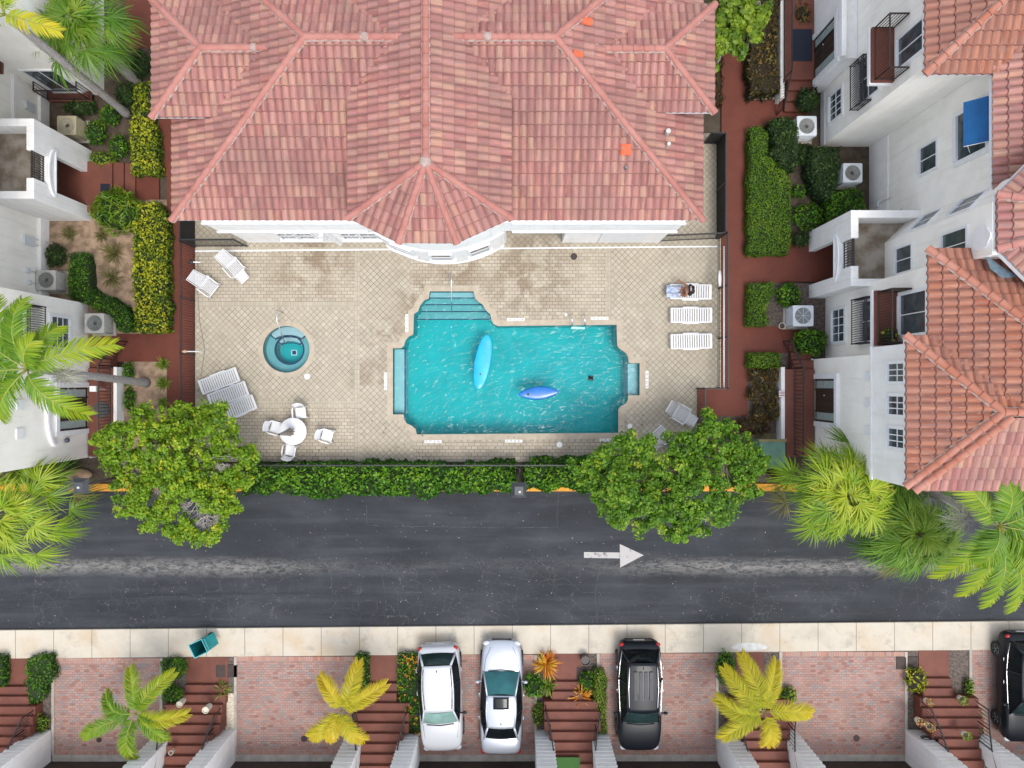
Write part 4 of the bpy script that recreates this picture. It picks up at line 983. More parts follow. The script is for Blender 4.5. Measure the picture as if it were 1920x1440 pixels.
b.build_each('wall_plaque',M['trim'],west)
for (z,x0,x1) in ((.45,-20.6,-18.7),(3.3,-22.2,-20.6)):
    MB().box(x0,x1,12.55,13.0,z-.12,z).build('balcony_slab',M['red_step'],west)
    railing(west,[(x0+.03,13.0),(x0+.03,12.6),(x1-.03,12.6),(x1-.03,13.0)],z,z+1.0,.10,.016,'balcony_railing','iron')
    house_window(west,(0,13.0),(1,0),(0,-1),x0+.3,x1-.3,z+.1,z+2.1,2,1,.1)
hip_roof(west,-33,-18.5,-3.7,24,8.45,.40,'tile_orange','cap_orange',faces='ES',capset=['SE'],ridge=False)
st=T('entrance_steps','red porch landing beside the small sand bed at the south-west house','steps',(-17.9,-.5,0))
steps_y(st,XWD,-17.75,[1.9,1.5,1.1,.7],0,.18,0)
MB().box(XWD+.052,-17.6,-3.2,.7,0,.72).build('landing',M['red_step'],st,bevel=.01)
MB().box(-17.6,-17.45,-3.2,.75,0,.6).build('side_wall',M['stucco_white'],st)
railing(st,[(-17.3,1.9,0),(-17.65,.8,.72),(-17.65,-3.0,.72)],0,.95,.14,.018,'handrail','iron_brown')
pm('mat_grey',(.05,.055,.06),(.09,.09,.09),30,.95)
st=T('entrance_steps','three red steps leading into the western arched porch','steps',(-18,8.7,0))
for i,x in enumerate((-16.9,-17.35,-17.8)): MB().box(-20.9,x-.0*i,7.66,9.9,-.02+.12*i,.12*(i+1)).build('step',M['red_step'],st,bevel=.01)
b=MB(); b.box(-18.3,-17.9,8.05,8.9,.36,.39); b.build('door_mat',bpy.data.materials['mat'],st)
# house numbers
def text(s,size,loc,rot,mat,name,parent=None,extr=.004,align='CENTER'):
    c=bpy.data.curves.new(name,'FONT'); c.body=s; c.size=size; c.extrude=extr; c.align_x=align; c.align_y='CENTER'
    t=bpy.data.objects.new(name,c); COL.objects.link(t); dg_=bpy.context.evaluated_depsgraph_get(); dg_.update()
    me=bpy.data.meshes.new_from_object(t.evaluated_get(dg_)); bpy.data.objects.remove(t); me.materials.clear(); me.materials.append(mat)
    o=bpy.data.objects.new(name,me); COL.objects.link(o); o.rotation_euler=rot
    if parent is not None: o.parent=parent; o.location=Vector(loc)-total(parent)
    else: o.location=loc
    return o
text('1157',.17,(XWP+.012,8.7,2.55),(R(90),0,R(90)),M['iron'],'house_number',west)
text('1155',.17,(13.338,5.2,2.6),(R(90),0,R(-90)),M['iron'],'house_number',east)
text('1151',.16,(13.238,-2.3,2.35),(R(90),0,R(-90)),M['iron'],'house_number',east) if False else None
# south row of garages
south=T('townhouse_row','row of white townhouses with brown garage doors along the bottom edge','townhouses',(0,-18,0))
DG=[(-256,-46),(96,302),(441,654),(787,1003),(1138,1345),(1490,1697),(1837,2050),(2185,2395)]
b=MB(); bs=MB(); lines=MB()
YF=-15.55; YB=-16.98
for i,(x0,x1) in enumerate(DG):
    X0=(x0-960)/41.66; X1=(x1-960)/41.66
    MB().box(X0,X1,YB-.06,YB,0.02,2.5).build('garage_door',M['garage'],south)
    b.box(X0,X1,YB-.3,YB+.0,2.5,3.4)
    nx0=(DG[i+1][0]-960)/41.66 if i+1<len(DG) else X1+3.3
    w=.78
    b.box(X1,X1+w,YB-.3,YF,0,3.4); b.box(nx0-w,nx0,YB-.3,YF,0,3.4)
    b.box(X1+w,nx0-w,YB-2.5,YB-2.2,0,3.4)
    for xx in (X1,nx0-w):
        if lines.v: lines.build('rustication',M['stucco_white'],south)
        lines=MB()
        for k in range(9): z=.55+k*.3; lines.box(xx-.02,xx+w+.02,YF,YF+.014,z,z+.16)
b.box((-256-960)/41.66,57,-28,-23,0,6); b.box((-256-960)/41.66,57,-23,YB-2.6,0,3.3)  # unseen upper part kept low and set back to let light onto driveways
b.build('wall',M['stucco_white'],south,bevel=.01); lines.build('rustication',M['stucco_white'],south,bevel=.01)
# red entrance flights up to each pair of doors
FL=[(-24,20,64,'leftmost red flight of entrance steps, cut by the left edge of the photo'),(350,388,428,'red entrance steps beside the teal bin, two white pots on them'),(690,719,746,'red entrance steps between the yellow palm and the white hatchback'),(1034,1064,1091,'red entrance steps with green mat between the silver sedan and black car'),(1380,1405,1432,'red entrance steps under the large yellow-green palm'),(1722,1750,1779,'red entrance steps with curving black railings and flower pots, nearest the right edge')]
flights=[]
for i,(xa,xm,xb,lab) in enumerate(FL):
    X0=(xa-960)/41.66; X1=(xb-960)/41.66
    pt=RT(xm)+53; Yt=(720-pt)/41.66
    st=T('entrance_steps',lab,'steps',((X0+X1)/2,Yt,0),'red entrance steps up to the southern townhouses')
    MB().box(X0,X1,Yt-1.22,Yt,-.1,.02).build('landing',M['red_step'],st,bevel=.01)
    y=Yt-1.22; z=.02; gx0=DG[i][1]; gx1=DG[i+1][0]; Xa=(gx0-960)/41.66+.80; Xb=(gx1-960)/41.66-.80
    for k in range(9):
        z+=.165; x0,x1=(X0,X1) if k<2 else (Xa-.0,Xb+.0)
        if k>=2: x0-= .42 if k<5 else (.2 if k<6 else 0); x1+= .42 if k<5 else (.2 if k<6 else 0)
        if k==8: MB().box(Xa,Xb,-19.3,y,-.1,z).build('landing',M['red_step'],st,bevel=.01)
        else: MB().box(x0,x1,y-.40,y+.03,-.1,z).build('step',M['red_step'],st,bevel=.018)
        y-=.37
    # handrails on both sides, curving in towards the top
    for s,xx in ((-1,Xa-.05),(1,Xb+.05)):
        if i==1 and s==-1: pass
        pts=[(xx+ s*.30,Yt-2.1,.36),(xx+s*.12,Yt-2.8,.68),(xx,Yt-3.5,1.0),(xx-s*.02,Yt-4.4,1.5),(xx-s*.02,-17.6,1.5)]
        railing(st,pts,0,.92,.13,.016,'handrail','iron')
    flights.append((st,X0,X1,Xa,Xb,Yt))
q=P(1065,1428,1.5); st=flights[3][0]
MB().box(q.x-.52,q.x+.52,-17.9,-16.0,1.507,1.53).build('door_mat',pm('mat_green',(.03,.09,.02),(.05,.13,.03),30,.95),st)
# ================================================================ POOL FURNITURE
WP=M['white_plastic']
def lounger_flat(name,label,back=.12,group='white slatted sun loungers'):
    """straight lounger, cross slats; head towards +x; base at origin, length 1.85, width .70"""
    r=T(name,label,'sun lounger',(0,0,0),group); L=1.80; w=.335; zs=.33; xb=.18
    def zz(x): 
        return zs if x<xb else zs+(x-xb)*math.tan(back)
    for s in (-1,1):
        b=MB(); n=14
        for i in range(n):
            x0=-L/2+L*i/n; x1=-L/2+L*(i+1)/n
            wv=w+.0*math.sin(i)
            b.add([(x0,s*(wv-.05),zz(x0)+.02),(x1,s*(wv-.05),zz(x1)+.02),(x1,s*wv,zz(x1)),(x0,s*wv,zz(x0)),(x0,s*(wv-.05),zz(x0)-.05),(x1,s*(wv-.05),zz(x1)-.05),(x1,s*wv,zz(x1)-.06),(x0,s*wv,zz(x0)-.06)],
              [(0,1,2,3)[::s],(3,2,6,7)[::s],(0,4,5,1)[::s],(4,7,6,5)[::s]])
        b.box(-.35,.35,s*w+(-.03 if s>0 else -.05),s*w+(.05 if s>0 else .03),zs-.07,zs-.03)
        b.build('side_rail',WP,r,world=False,smooth=True,sharp=35)
    b=MB(); ns=17
    for i in range(ns):
        x=-L/2+.07+(L-.14)*i/(ns-1); b.cbox((x,0,zz(x)+.004),.062,2*w-.10,.018,ry=-(back if x>xb else 0))
    b.cbox((-L/2+.015,0,zs),.05,2*w-.03,.05); b.cbox((L/2-.015,0,zz(L/2)),.05,2*w-.06,.05)
    b.build('slats',WP,r,world=False)
    for (x,s) in ((-.78,-1),(-.78,1),(.62,-1),(.62,1)):
        b=MB(); b.tube([(x,s*(w-.03),zs-.04),(x+(-.04 if x<0 else .04),s*(w+.0),0)],[.03,.022],8); b.build('leg',WP,r,world=False,smooth=True)
    return r
def lounge_chair(name,label,foot=True,group='white slatted lounge chairs with arms'):
    """armed lounge chair with lengthwise slats; head towards +x"""
    r=T(name,label,'lounge chair',(0,0,0),group); zs=.36; w=.31
    def panel(x0,z0,x1,z1,w0,w1,nm):
        b=MB(); n=9
        for i in range(n):
            t=-1+2*(i+.5)/n; b.add([(x0,t*w0*.86-.018,z0),(x1,t*w1*.86-.018,z1),(x1,t*w1*.86+.018,z1),(x0,t*w0*.86+.018,z0),(x0,t*w0*.86-.018,z0-.02),(x1,t*w1*.86-.018,z1-.02),(x1,t*w1*.86+.018,z1-.02),(x0,t*w0*.86+.018,z0-.02)],[(0,1,2,3),(7,6,5,4),(0,4,5,1),(3,2,6,7)])
        pts=[(x0,-w0,z0),(x1,-w1,z1),(x1,w1,z1),(x0,w0,z0),(x0,-w0,z0)]; b.tube(pts,.026,6)
        b.build(nm,WP,r,world=False,smooth=True,sharp=40)
    panel(-.30,zs,.26,zs-.04,w,w,'seat'); panel(.30,zs,.78,zs+.50,w,w*.86,'backrest')
    if foot: panel(-.33,zs,-.72,zs-.02,w*.78,w*.70,'footrest')
    for s in (-1,1):
        b=MB(); b.cbox((.02,s*(w+.055),.56),.52,.055,.03); b.cbox((.02,s*(w+.055),.545),.30,.02,.03); b.build('armrest',WP,r,world=False,bevel=.01)
        for x in (-.24,.30):
            b=MB(); b.tube([(x,s*(w+.055),.55),(x+(.06 if x>0 else -.05),s*(w+.08),0)],[.022,.02],8); b.build('leg',WP,r,world=False,smooth=True)
    return r
def put(o,px,py,deg,z=0,lab=None):
    q=P(px,py,z+.35); o.location=(q.x,q.y,z); o.rotation_euler=(0,0,R(deg))
    if lab: o['label']=lab
    return o
fl=lounger_flat('sun_lounger','x')
put(fl,1296,591,0,lab='white lounger parallel to the fence lounger row, the middle one of the three by the east fence')
fl['label']='empty white sun lounger lying between the sunbathing woman and another empty lounger'
for (x,y,d,l) in ((1296,640,1,'empty white sun lounger farthest south of the row along the east fence'),(1295,547,-1,'white sun lounger the woman with dark hair sits on'),(411,714,20,'white sun lounger, top one of three slanting side by side near the west fence'),(428,740,20,'white sun lounger, middle one of three slanting side by side'),(443,766,21,'white sun lounger, lowest of three slanting side by side, beside the tree')):
    put(copy_tree(fl),x,y,d,lab=l)
lc=lounge_chair('lounge_chair','x',True)
put(lc,440,503,131,lab='white armed lounge chair with footrest out, near the northwest corner of the deck')
put(copy_tree(lc),1278,777,150,lab='white armed lounge chair on the open pavers below the east pool coping')
l2=lounge_chair('lounge_chair','white armed lounge chair without footrest against the west fence',False); put(l2,392,538,143)
l3=copy_tree(l2); put(l3,1240,816,-138,lab='white armed lounge chair half hidden under the leaves of the east tree')
# ---- chairs + table
def arm_chair():
    r=T('plastic_chair','x','chair',(0,0,0),'white plastic armchairs at the round table'); w=.25
    b=MB()
    b.grid(lambda u,v:(-.24+.48*u,(-.23+.46*v)*(1-.06*u),.43-.035*math.sin(math.pi*v)-.02*math.sin(math.pi*u)),8,8); b.build('seat',WP,r,world=False,smooth=True,solid=.02)
    b=MB(); b.grid(lambda u,v:(.22+.05*u+.06*math.sin(math.pi*v)*1.0+.10*u,(-.25+.5*v)*(1-.1*u),.43+.42*u),6,8); b.build('backrest',WP,r,world=False,smooth=True,solid=.02)
    for s in (-1,1):
        b=MB(); b.tube([(-.24,s*.27,.02),(-.20,s*.285,.60),(-.14,s*.285,.645),(.18,s*.275,.645),(.27,s*.24,.70)],[.022,.026,.03,.03,.02],8); b.cbox((-.0,s*.285,.66),.34,.055,.018)
        b.build('armrest',WP,r,world=False,smooth=True,sharp=50)
        for x in (-.24,.26):
            b=MB(); b.tube([(x*.9,s*.22,.42),(x*1.12,s*.26,0)],[.026,.02],8); b.build('leg',WP,r,world=False,smooth=True)
    return r
ch=arm_chair(); put(ch,564,774,92,lab='white plastic chair on the north side of the round table')
# a chair's local +x is its back
for (x,y,d,l) in ((518,802,165,'white plastic chair west of the round table'),(545,844,-100,'white plastic chair tucked under the south side of the round table'),(614,817,165,'white plastic chair standing apart, east of the round table')):
    put(copy_tree(ch),x,y,d,lab=l)
ch.rotation_euler=(0,0,R(-5+180)); ch.rotation_euler=(0,0,R(95))
tb=T('patio_table','round white plastic patio table with a closed parasol standing in it','table',tuple(P(549,809,.72).xy)+(0,))
b=MB(); b.lathe([(.0,.72),(.10,.722),(.585,.725),(.60,.715),(.60,.69),(.57,.685),(0,.69)],(0,0,0),40); b.build('tabletop',WP,tb,world=False,smooth=True,sharp=40)
for k in range(4):
    a=R(45+90*k); b=MB(); b.tube([(.40*math.cos(a),.40*math.sin(a),.70),(.46*math.cos(a),.46*math.sin(a),0)],[.035,.025],8); b.build('leg',WP,tb,world=False,smooth=True)
pr=T('parasol','closed beige parasol with drooping folds leaning up from the round table','parasol',tb.location[:])
M['canvas']=pm('canvas',(.30,.26,.22),(.20,.17,.15),7,.95)
b=MB().tube([(0,0,0),(0,0,2.5)],.022,10); b.build('pole',M['grey_metal'],pr,world=False,smooth=True)
b=MB(); n=32; vs=[];rows=[(.03,2.52),(.05,2.35),(.065,2.1),(.08,1.85),(.10,1.55),(.13,1.25),(.15,1.0)]
for i,(r_,z) in enumerate(rows):
    for k in range(n):
        a=2*math.pi*k/n; rr=r_*(1+.38*math.sin(a*8+i*.12)*(i/6+.15)); vs.append((rr*math.cos(a),rr*math.sin(a),z+(.07*math.sin(a*8+.5) if i==6 else 0)))
b.add(vs,[(i*n+k,i*n+(k+1)%n,(i+1)*n+(k+1)%n,(i+1)*n+k) for i in range(len(rows)-1) for k in range(n)]); b.build('canopy',M['canvas'],pr,world=False,smooth=True)
MB().ell((0,0,2.56),.045,.045,.05).build('finial',M['iron'],pr,world=False,smooth=True)
MB().cyl((0,0,0),.24,.09,24).build('base',M['grey_metal'],pr,world=False)
# ---- sunbather
M['skin']=pm('skin',(.36,.17,.095),(.30,.13,.075),6,.5)
M['hair']=pm('hair',(.008,.006,.006),(.02,.014,.012),30,.35)
M['swim']=pm('swim',(.42,.16,.15),(.3,.1,.12),6,.8)
def towelmat():
    m,nt,b=newmat('towel'); v=objc(nt); n=noise(nt,v,9,4,.6,.4); c=ramp(nt,n,[(.42,(.50,.54,.60)),(.52,(.42,.50,.60)),(.58,(.14,.22,.46)),(.66,(.52,.36,.44))]); nt.links.new(c,b.inputs['Base Color']); b.inputs['Roughness'].default_value=.95; return m
M['towel']=towelmat()
q=P(1289,546,.45); pe=T('person','sunbather with long dark hair sitting on the lounger, one arm stretched towards the deck','person',(q.x,q.y,.33))
def skin(name,verts,edges,rad,mat,parent,root=0,sub=2):
    me=bpy.data.meshes.new(name); me.from_pydata(verts,edges,[]); o=bpy.data.objects.new(name,me); COL.objects.link(o)
    me.materials.append(mat); o.parent=parent; m=o.modifiers.new('k','SKIN'); m.use_smooth_shade=True
    if not me.skin_vertices: 
        bpy.context.view_layer.objects.active=o
    for i,r_ in enumerate(rad):
        rr=r_ if isinstance(r_,tuple) else (r_,r_); me.skin_vertices[0].data[i].radius=rr; me.skin_vertices[0].data[i].use_root=(i==root)
    s=o.modifiers.new('s','SUBSURF'); s.levels=sub; s.render_levels=sub; return o
# local frame: x towards head end (east); sits at x~0, legs towards -x
V=[(-.02,0,.11),(-.05,0,.25),(-.08,0,.42),(-.10,.0,.55),(-.085,.0,.63),(-.07,0,.70),   # pelvis..neck 0-5
   (-.12,.17,.53),(-.24,.32,.40),(-.40,.42,.32),                                    # left(north) arm 6-8
   (-.12,-.17,.53),(-.16,-.25,.34),(-.27,-.18,.17),                                  # right arm 9-11
   (-.05,.10,.10),(-.42,.13,.14),(-.84,.12,.08),                                    # legs
   (-.05,-.10,.10),(-.40,-.14,.16),(-.82,-.11,.08),(-.93,.12,.11),(-.91,-.11,.11)]
E=[(0,1),(1,2),(2,3),(3,4),(4,5),(3,6),(6,7),(7,8),(3,9),(9,10),(10,11),(0,12),(12,13),(13,14),(0,15),(15,16),(16,17),(14,18),(17,19)]
Rd=[(.16,.15),(.13,.12),(.15,.13),(.13,.12),.055,.055,.07,.055,.038,.07,.055,.038,.09,.065,.04,.09,.065,.04,.035,.035]
body=skin('body',V,E,Rd,M['skin'],pe)
b=MB(); b.ell((-.06,0,.82),.095,.078,.118,16,12); b.ell((-.155,0,.81),.018,.012,.02,8,6); b.ell((-.145,0,.765),.012,.026,.010,8,6)
for s in (-1,1): b.ell((-.05,s*.08,.81),.02,.012,.03,8,6)
b.build('head',M['skin'],pe,world=False,smooth=True)
b=MB()
for s in (-1,1): b.ell((-.142,s*.03,.835),.010,.013,.008,8,6)
b.build('eyes',M['hair'],pe,world=False,smooth=True)
b=MB(); b.ell((-.02,0,.85),.125,.125,.125,16,12); b.ell((.05,.05,.73),.12,.13,.17,14,10); b.ell((.06,-.07,.70),.12,.14,.17,14,10); b.ell((-.01,.17,.66),.08,.08,.12,10,8); b.ell((-.02,-.19,.62),.09,.09,.12,10,8)
b.build('hair',M['hair'],pe,world=False,smooth=True)
b=MB(); b.tube([(-.05,-.10,.93),(-.055,0,.975),(-.05,.10,.93)],.016,6); b.build('headband',M['trim'],pe,world=False,smooth=True)
b=MB(); b.ell((-.115,.07,.44),.06,.07,.06,12,8); b.ell((-.115,-.07,.44),.06,.07,.06,12,8); b.tube([(-.1,.12,.44),(.0,.12,.42),(.03,0,.42),(0,-.12,.42),(-.1,-.12,.44)],.018,6); b.build('bikini_top',M['swim'],pe,world=False,smooth=True)
# hands with fingers
def hand(parent,c,dirv,up=(0,0,1),grip=.5):
    c=Vector(c); d=Vector(dirv).normalized(); u=Vector(up); s=d.cross(u).normalized(); u=s.cross(d); b=MB()
    V=[c,c+d*.075]; 
    b.add(*[[c+s*.022+u*.010,c-s*.022+u*.010,c-s*.022-u*.010,c+s*.022-u*.010,c+d*.085+s*.04+u*.012,c+d*.085-s*.04+u*.012,c+d*.085-s*.04-u*.012,c+d*.085+s*.04-u*.012],[(0,1,2,3),(7,6,5,4),(0,4,5,1),(1,5,6,2),(2,6,7,3),(3,7,4,0)]])
    for i,l in enumerate((.065,.078,.072,.055)):
        o=c+d*.08+s*(.031-.021*i); b.tube([o,o+d*l*.5-u*.006*grip,o+d*l*.85-u*.035*grip,o+d*l*.9-u*.06*grip],[.010,.0095,.008,.007],6)
    o=c+d*.02+s*.036; b.tube([o,o+s*.03+d*.03,o+s*.035+d*.06-u*.02*grip],[.012,.010,.008],6)
    return b.build('hand',M['skin'],parent,world=False,smooth=True)
hand(pe,(-.40,.42,.32),(-.8,.45,-.25)); hand(pe,(-.27,-.18,.17),(-.9,.2,-.2))
dr=T('cup','small pale cup held out over the pavers in the sunbather\'s hand','cup',(q.x-.49,q.y+.50,.52)); b=MB(); b.lathe([(.0,.0),(.030,0),(.038,.11),(.032,.11),(.026,.01)],(0,0,0),16); b.build('body',pm('cup',(.6,.58,.5),None,rough=.4),dr,world=False,smooth=True)
tw=T('towel','pale blue and pink patterned towel over the legs of the sunbather','towel',(q.x-.5,q.y,.40))
b=MB(); b.grid(lambda u,v:(-.44+.60*u,-.27+.54*v,.02+.21*math.exp(-((v-.24)/.12)**2)*(.6+.4*u)+.20*math.exp(-((v-.76)/.12)**2)*(.6+.4*u)+.008*math.sin(20*u+9*v)),28,28); b.build('cloth',M['towel'],tw,world=False,smooth=True,solid=.008)
# ---- handrails and ladder
def rail(name,label,cat,pts,r=.022,mat='chrome'):
    o=MB().tube([P(*p) for p in pts],r,10).build(name,M[mat],smooth=True); return tag(o,label,cat)
rail('handrail','chrome handrail rising over the steps at the north end of the swimming pool','handrail',[(845,533,0),(844.5,512,.86),(846,514,.9),(846,530,.88),(847,585,.25),(848,588,-.5)])
rail('handrail','bent chrome handrail leading into the round hot tub','handrail',[(531,587,0),(519,581,.85),(518,584,.90),(519,602,.88),(533,640,.25),(541,643,-.45)])
ld=T('pool_ladder','chrome ladder at the north edge of the swimming pool','ladder',P(1082,607,0))
for x in (1072,1096):
    MB().tube([P(x,591,0.0),P(x,590,.35),P(x+.3,593,.62),P(x+.6,600,.66),P(x+.8,610,.5),P(x+.3,613,.05),P(x,614,-.9)],.028,10).build('rail',M['chrome'],ld,smooth=True)
for z in (-.25,-.55): b=MB(); b.box(P(1072,614,-.2).x,P(1096,614,-.2).x,P(1072,614).y-.05,P(1072,614).y+.05,z,z+.03); b.build('tread',M['chrome'],ld)
for (x,y) in ((1061,590),): tag(MB().cyl(P(x,y,.002),.06,.03,16).build('floor_cap',M['chrome'],smooth=True,sharp=40),'small round chrome cap on the paving beside the pool ladder','deck fitting')
# ---- skimmer lids, manholes
def lid(px,py,r,mat,label,z=.006,cat='cover'):
    c=P(px,py,z); o=MB().lathe([(0,.012),(r*.86,.012),(r*.88,.004),(r*.94,.004),(r*.96,.012),(r,.010),(r,-.01)],c,28).build('cover',M[mat],smooth=True,sharp=30); return tag(o,label,cat)
lid(576,706,.13,'trim','round white skimmer lid beside the hot tub')
lid(1049,834,.13,'trim','round white skimmer lid in the paving south of the pool')
lid(1076,481,.15,'iron_brown','dark round drain lid in the paving north of the pool ladder')
lid(1181,799,.11,'trim','round white lid near the southeast corner of the pool coping')
lid(570,1385,.14,'iron_brown','dark round cover in the brick driveway left of the yellow palm')
lid(1606,1384,.14,'iron_brown','dark round cover in the wide empty brick driveway on the right')
lid(186,1387,.12,'iron_brown','dark round cover in the leftmost brick driveway')
lid(1452,1231,.12,'iron_brown','dark small round valve cover set in soil below the right pavement')
# ---- depth markers
MK=pm('marker_tile',(.74,.73,.70),(.66,.65,.62),12,.5)
def marker(px,py,ln,rot,s,label):
    c=P(px,py,0); o=T('depth_marker',label,'depth marker',(c.x,c.y,.024),'pool depth markers'); o.rotation_euler=(0,0,R(rot))
    b=MB()
    n=5
    for i in range(n): w=ln/n; b.box(-ln/2+i*w+.003,-ln/2+(i+1)*w-.003,-.065,.065,-.02,.006)
    b.build('tiles',MK,o,world=False)
    for i,chx in enumerate(s.split()): 
        t=text(chx,.125 if len(chx)<2 else .105,(0,0,0),(0,0,0),M['iron'],'digits' if chx.isdigit() else 'letters',extr=.001); t.parent=o; t.location=(-ln/2+ln*(i+.5)/4.3,0,.008)
marker(967,599,.80,180,'4 FT 0 IN','white upside-down depth marker on the north coping, left of the ladder')
marker(1124,597,.80,180,'4 FT 9 IN','white depth marker reading 4 FT 9 IN, on the north coping right of the ladder')
marker(812,828,.78,0,'3 FT 2 IN','white depth marker reading 3 FT 2 IN, left end of the south coping')
marker(963,827,.78,0,'4 FT 0 IN','white depth marker reading 4 FT 0 IN, middle of the south coping')
marker(1140,825,.78,0,'4 FT 9 IN','white depth marker reading 4 FT 9 IN, right end of the south coping')
marker(763,606,.80,-90,'3 FT 2 IN','white vertical depth marker beside the northwest curve of the pool')
marker(723,715,.80,-90,'3 FT 2 IN','white vertical depth marker beside the west bench of the pool')
marker(1213,712,.78,90,'5 FT 0 IN','white vertical depth marker beside the east bench of the pool')
# ---- boards
def board(name,label,cx,cy,L,Wd,rot,col,z=-.08,nose=.5):
    c=P(cx,cy,z); m=pm(name+'_foam',col,tuple(v*.8 for v in col),2,.3,coat=.4); r=T(name,label,'paddleboard' if L>2.3 else 'surfboard',(c.x,c.y,z)); r.rotation_euler=(0,0,R(rot))
    n=28; vs=[];K=12
    for i in range(n+1):
        t=i/n; x=-L/2+L*t; w=Wd/2*max(.004,(math.sin(math.pi*t**nose)))**(.36 if L>2.3 else .62)
        for k in range(K):
            a=2*math.pi*k/K; vs.append((x,w*math.cos(a),.045*math.sin(a)*min(1,w/(Wd*.3))+.02+.05*max(0,abs(2*t-1)-.6)))
    b=MB(); b.add(vs,[(i*K+k,i*K+(k+1)%K,(i+1)*K+(k+1)%K,(i+1)*K+k) for i in range(n) for k in range(K)]); b.build('deck',m,r,world=False,smooth=True)
    return r
r1=board('cyan_board','long bright cyan foam board floating upright in the picture in the pool',905,679,2.45,.76,80,(.0,.42,.70),nose=1.0)
r1['label']='long bright cyan paddleboard floating in the middle of the swimming pool'; r1.name='paddleboard'
MB().cyl((-.55,0,.065),.035,.012,12).build('vent',M['iron'],r1,world=False)
r2=board('blue_board','deep blue surfboard with small black fin plug floating near the cyan one',1010,737,1.85,.60,4,(.003,.15,.52),z=-.09,nose=1.0); r2.name='surfboard'
MB().cyl((-.48,-.02,.065),.055,.012,12).build('vent',M['iron'],r2,world=False)

b=MB()
for dx in (-.12,.12): b.box(P(1108,709,-1.2).x-.12,P(1108,709,-1.2).x+.12,P(1108,709,-1.2).y-.12,P(1108,709,-1.2).y+.12,-1.3,-1.285)
tag(b.build('drain_cover',M['pool_wall']),'dark square drain on the floor of the swimming pool near its right side','drain cover')
# ================================================================ FENCES
def fence(name,label,pts,h=1.45,mat='iron',gap=.115,solidp=False,rails=(.12,)):
    c=pts[0]; r=T(name,label,'fence',(c[0],c[1],0)); top=MB(); bal=MB(); bot=MB(); P_=[Vector((p[0],p[1],0)) for p in pts]
    for i in range(len(P_)-1):
        a,c=P_[i],P_[i+1]; L=(c-a).length; d=(c-a).normalized(); nrm=Vector((-d.y,d.x,0)); ang=math.atan2(d.y,d.x); m=(a+c)/2
        top.cbox(m+Vector((0,0,h)),L,.045,.035,rz=ang); bot.cbox(m+Vector((0,0,.12)),L,.03,.03,rz=ang); bot.cbox(m+Vector((0,0,h-.16)),L,.03,.025,rz=ang)
        n=int(L/gap)
        for k in range(1,n): bal.cbox(a+d*(L*k/n)+Vector((0,0,h/2)),.016,.016,h-.02,rz=ang)
        if solidp: bal.cbox(m+Vector((0,0,h/2))+nrm*.02,L,.012,h-.06,rz=ang)
    top.build('top_rail',M[mat],r); bot.build('lower_rail',M[mat],r); bal.build('balusters' if not solidp else 'screen_panel',M['screen' if solidp else mat],r)
    for i in range(len(P_)-1):
        a,c=P_[i],P_[i+1]; L=(c-a).length; n=max(1,round(L/2.4))
        for k in range(n+(1 if i==len(P_)-2 else 0)):
            q=a.lerp(c,k/n); b=MB().cbox(q+Vector((0,0,h/2+.03)),.055,.055,h+.06); b.build('post',M[mat],r)
    return r
def G(x,y): v=P(x,y); return (v.x,v.y)
fence('fence','long brown-black iron fence down the west side of the pool deck',[G(365,464),G(366,866)],mat='iron_brown')
fence('fence','black iron fence along the south edge of the deck above the road hedge',[G(368,866),G(1307,866)])
fence('fence','black iron fence on the east side of the deck behind the sun loungers',[G(1347,448),G(1347,727.5)],mat='iron_brown')
fence('fence','short stepped iron fence at the southeast corner beside the lounge chairs',[G(1347,728.5),G(1306,729),G(1306,864)],mat='iron_brown')
fence('screened_fence','dark screened fence between the east red path and the clubhouse strip',[G(1318,270),G(1343,271),G(1343,446)],solidp=True)
fence('screened_fence','black screened fence corner beside the southwest foot of the clubhouse',[G(365,416),G(365,462)],solidp=True)
fence('iron_gate','black iron gate panel joining the west fence to the clubhouse wall',[G(367,462.5),G(463,462)],h=1.6,gap=.10)
fence('iron_gate','black iron gate panel joining the east fence to the clubhouse wall',[G(1237,452.5),G(1343,448)],h=1.3,gap=.13)
# white pipe rail on the east fence, ring buoy
b=MB().tube([P(1357.5,462,1.2),P(1357.5,727,1.2)],.028,8); tag(b.build('rescue_pole',M['trim'],smooth=True),'long white rescue pole hanging along the east fence','rescue pole')
c=P(1350,522,1.0); rb=T('ring_buoy','white life ring hanging on the east fence above the sunbather','life ring',c); b=MB(); n=28;K=10; vs=[]
for i in range(n):
    a=2*math.pi*i/n
    for k in range(K):
        u=2*math.pi*k/K; rr=.29+.07*math.cos(u); vs.append((.055*math.sin(u)+.18*math.sin(a)*.55*0+ .13*math.sin(a)*0+ (-.10*math.sin(a)),rr*math.cos(a),rr*math.sin(a)*.9))
b.add(vs,[(i*K+k,i*K+(k+1)%K,((i+1)%n)*K+(k+1)%K,((i+1)%n)*K+k) for i in range(n) for k in range(K)]); b.build('ring',M['trim'],rb,world=False,smooth=True)
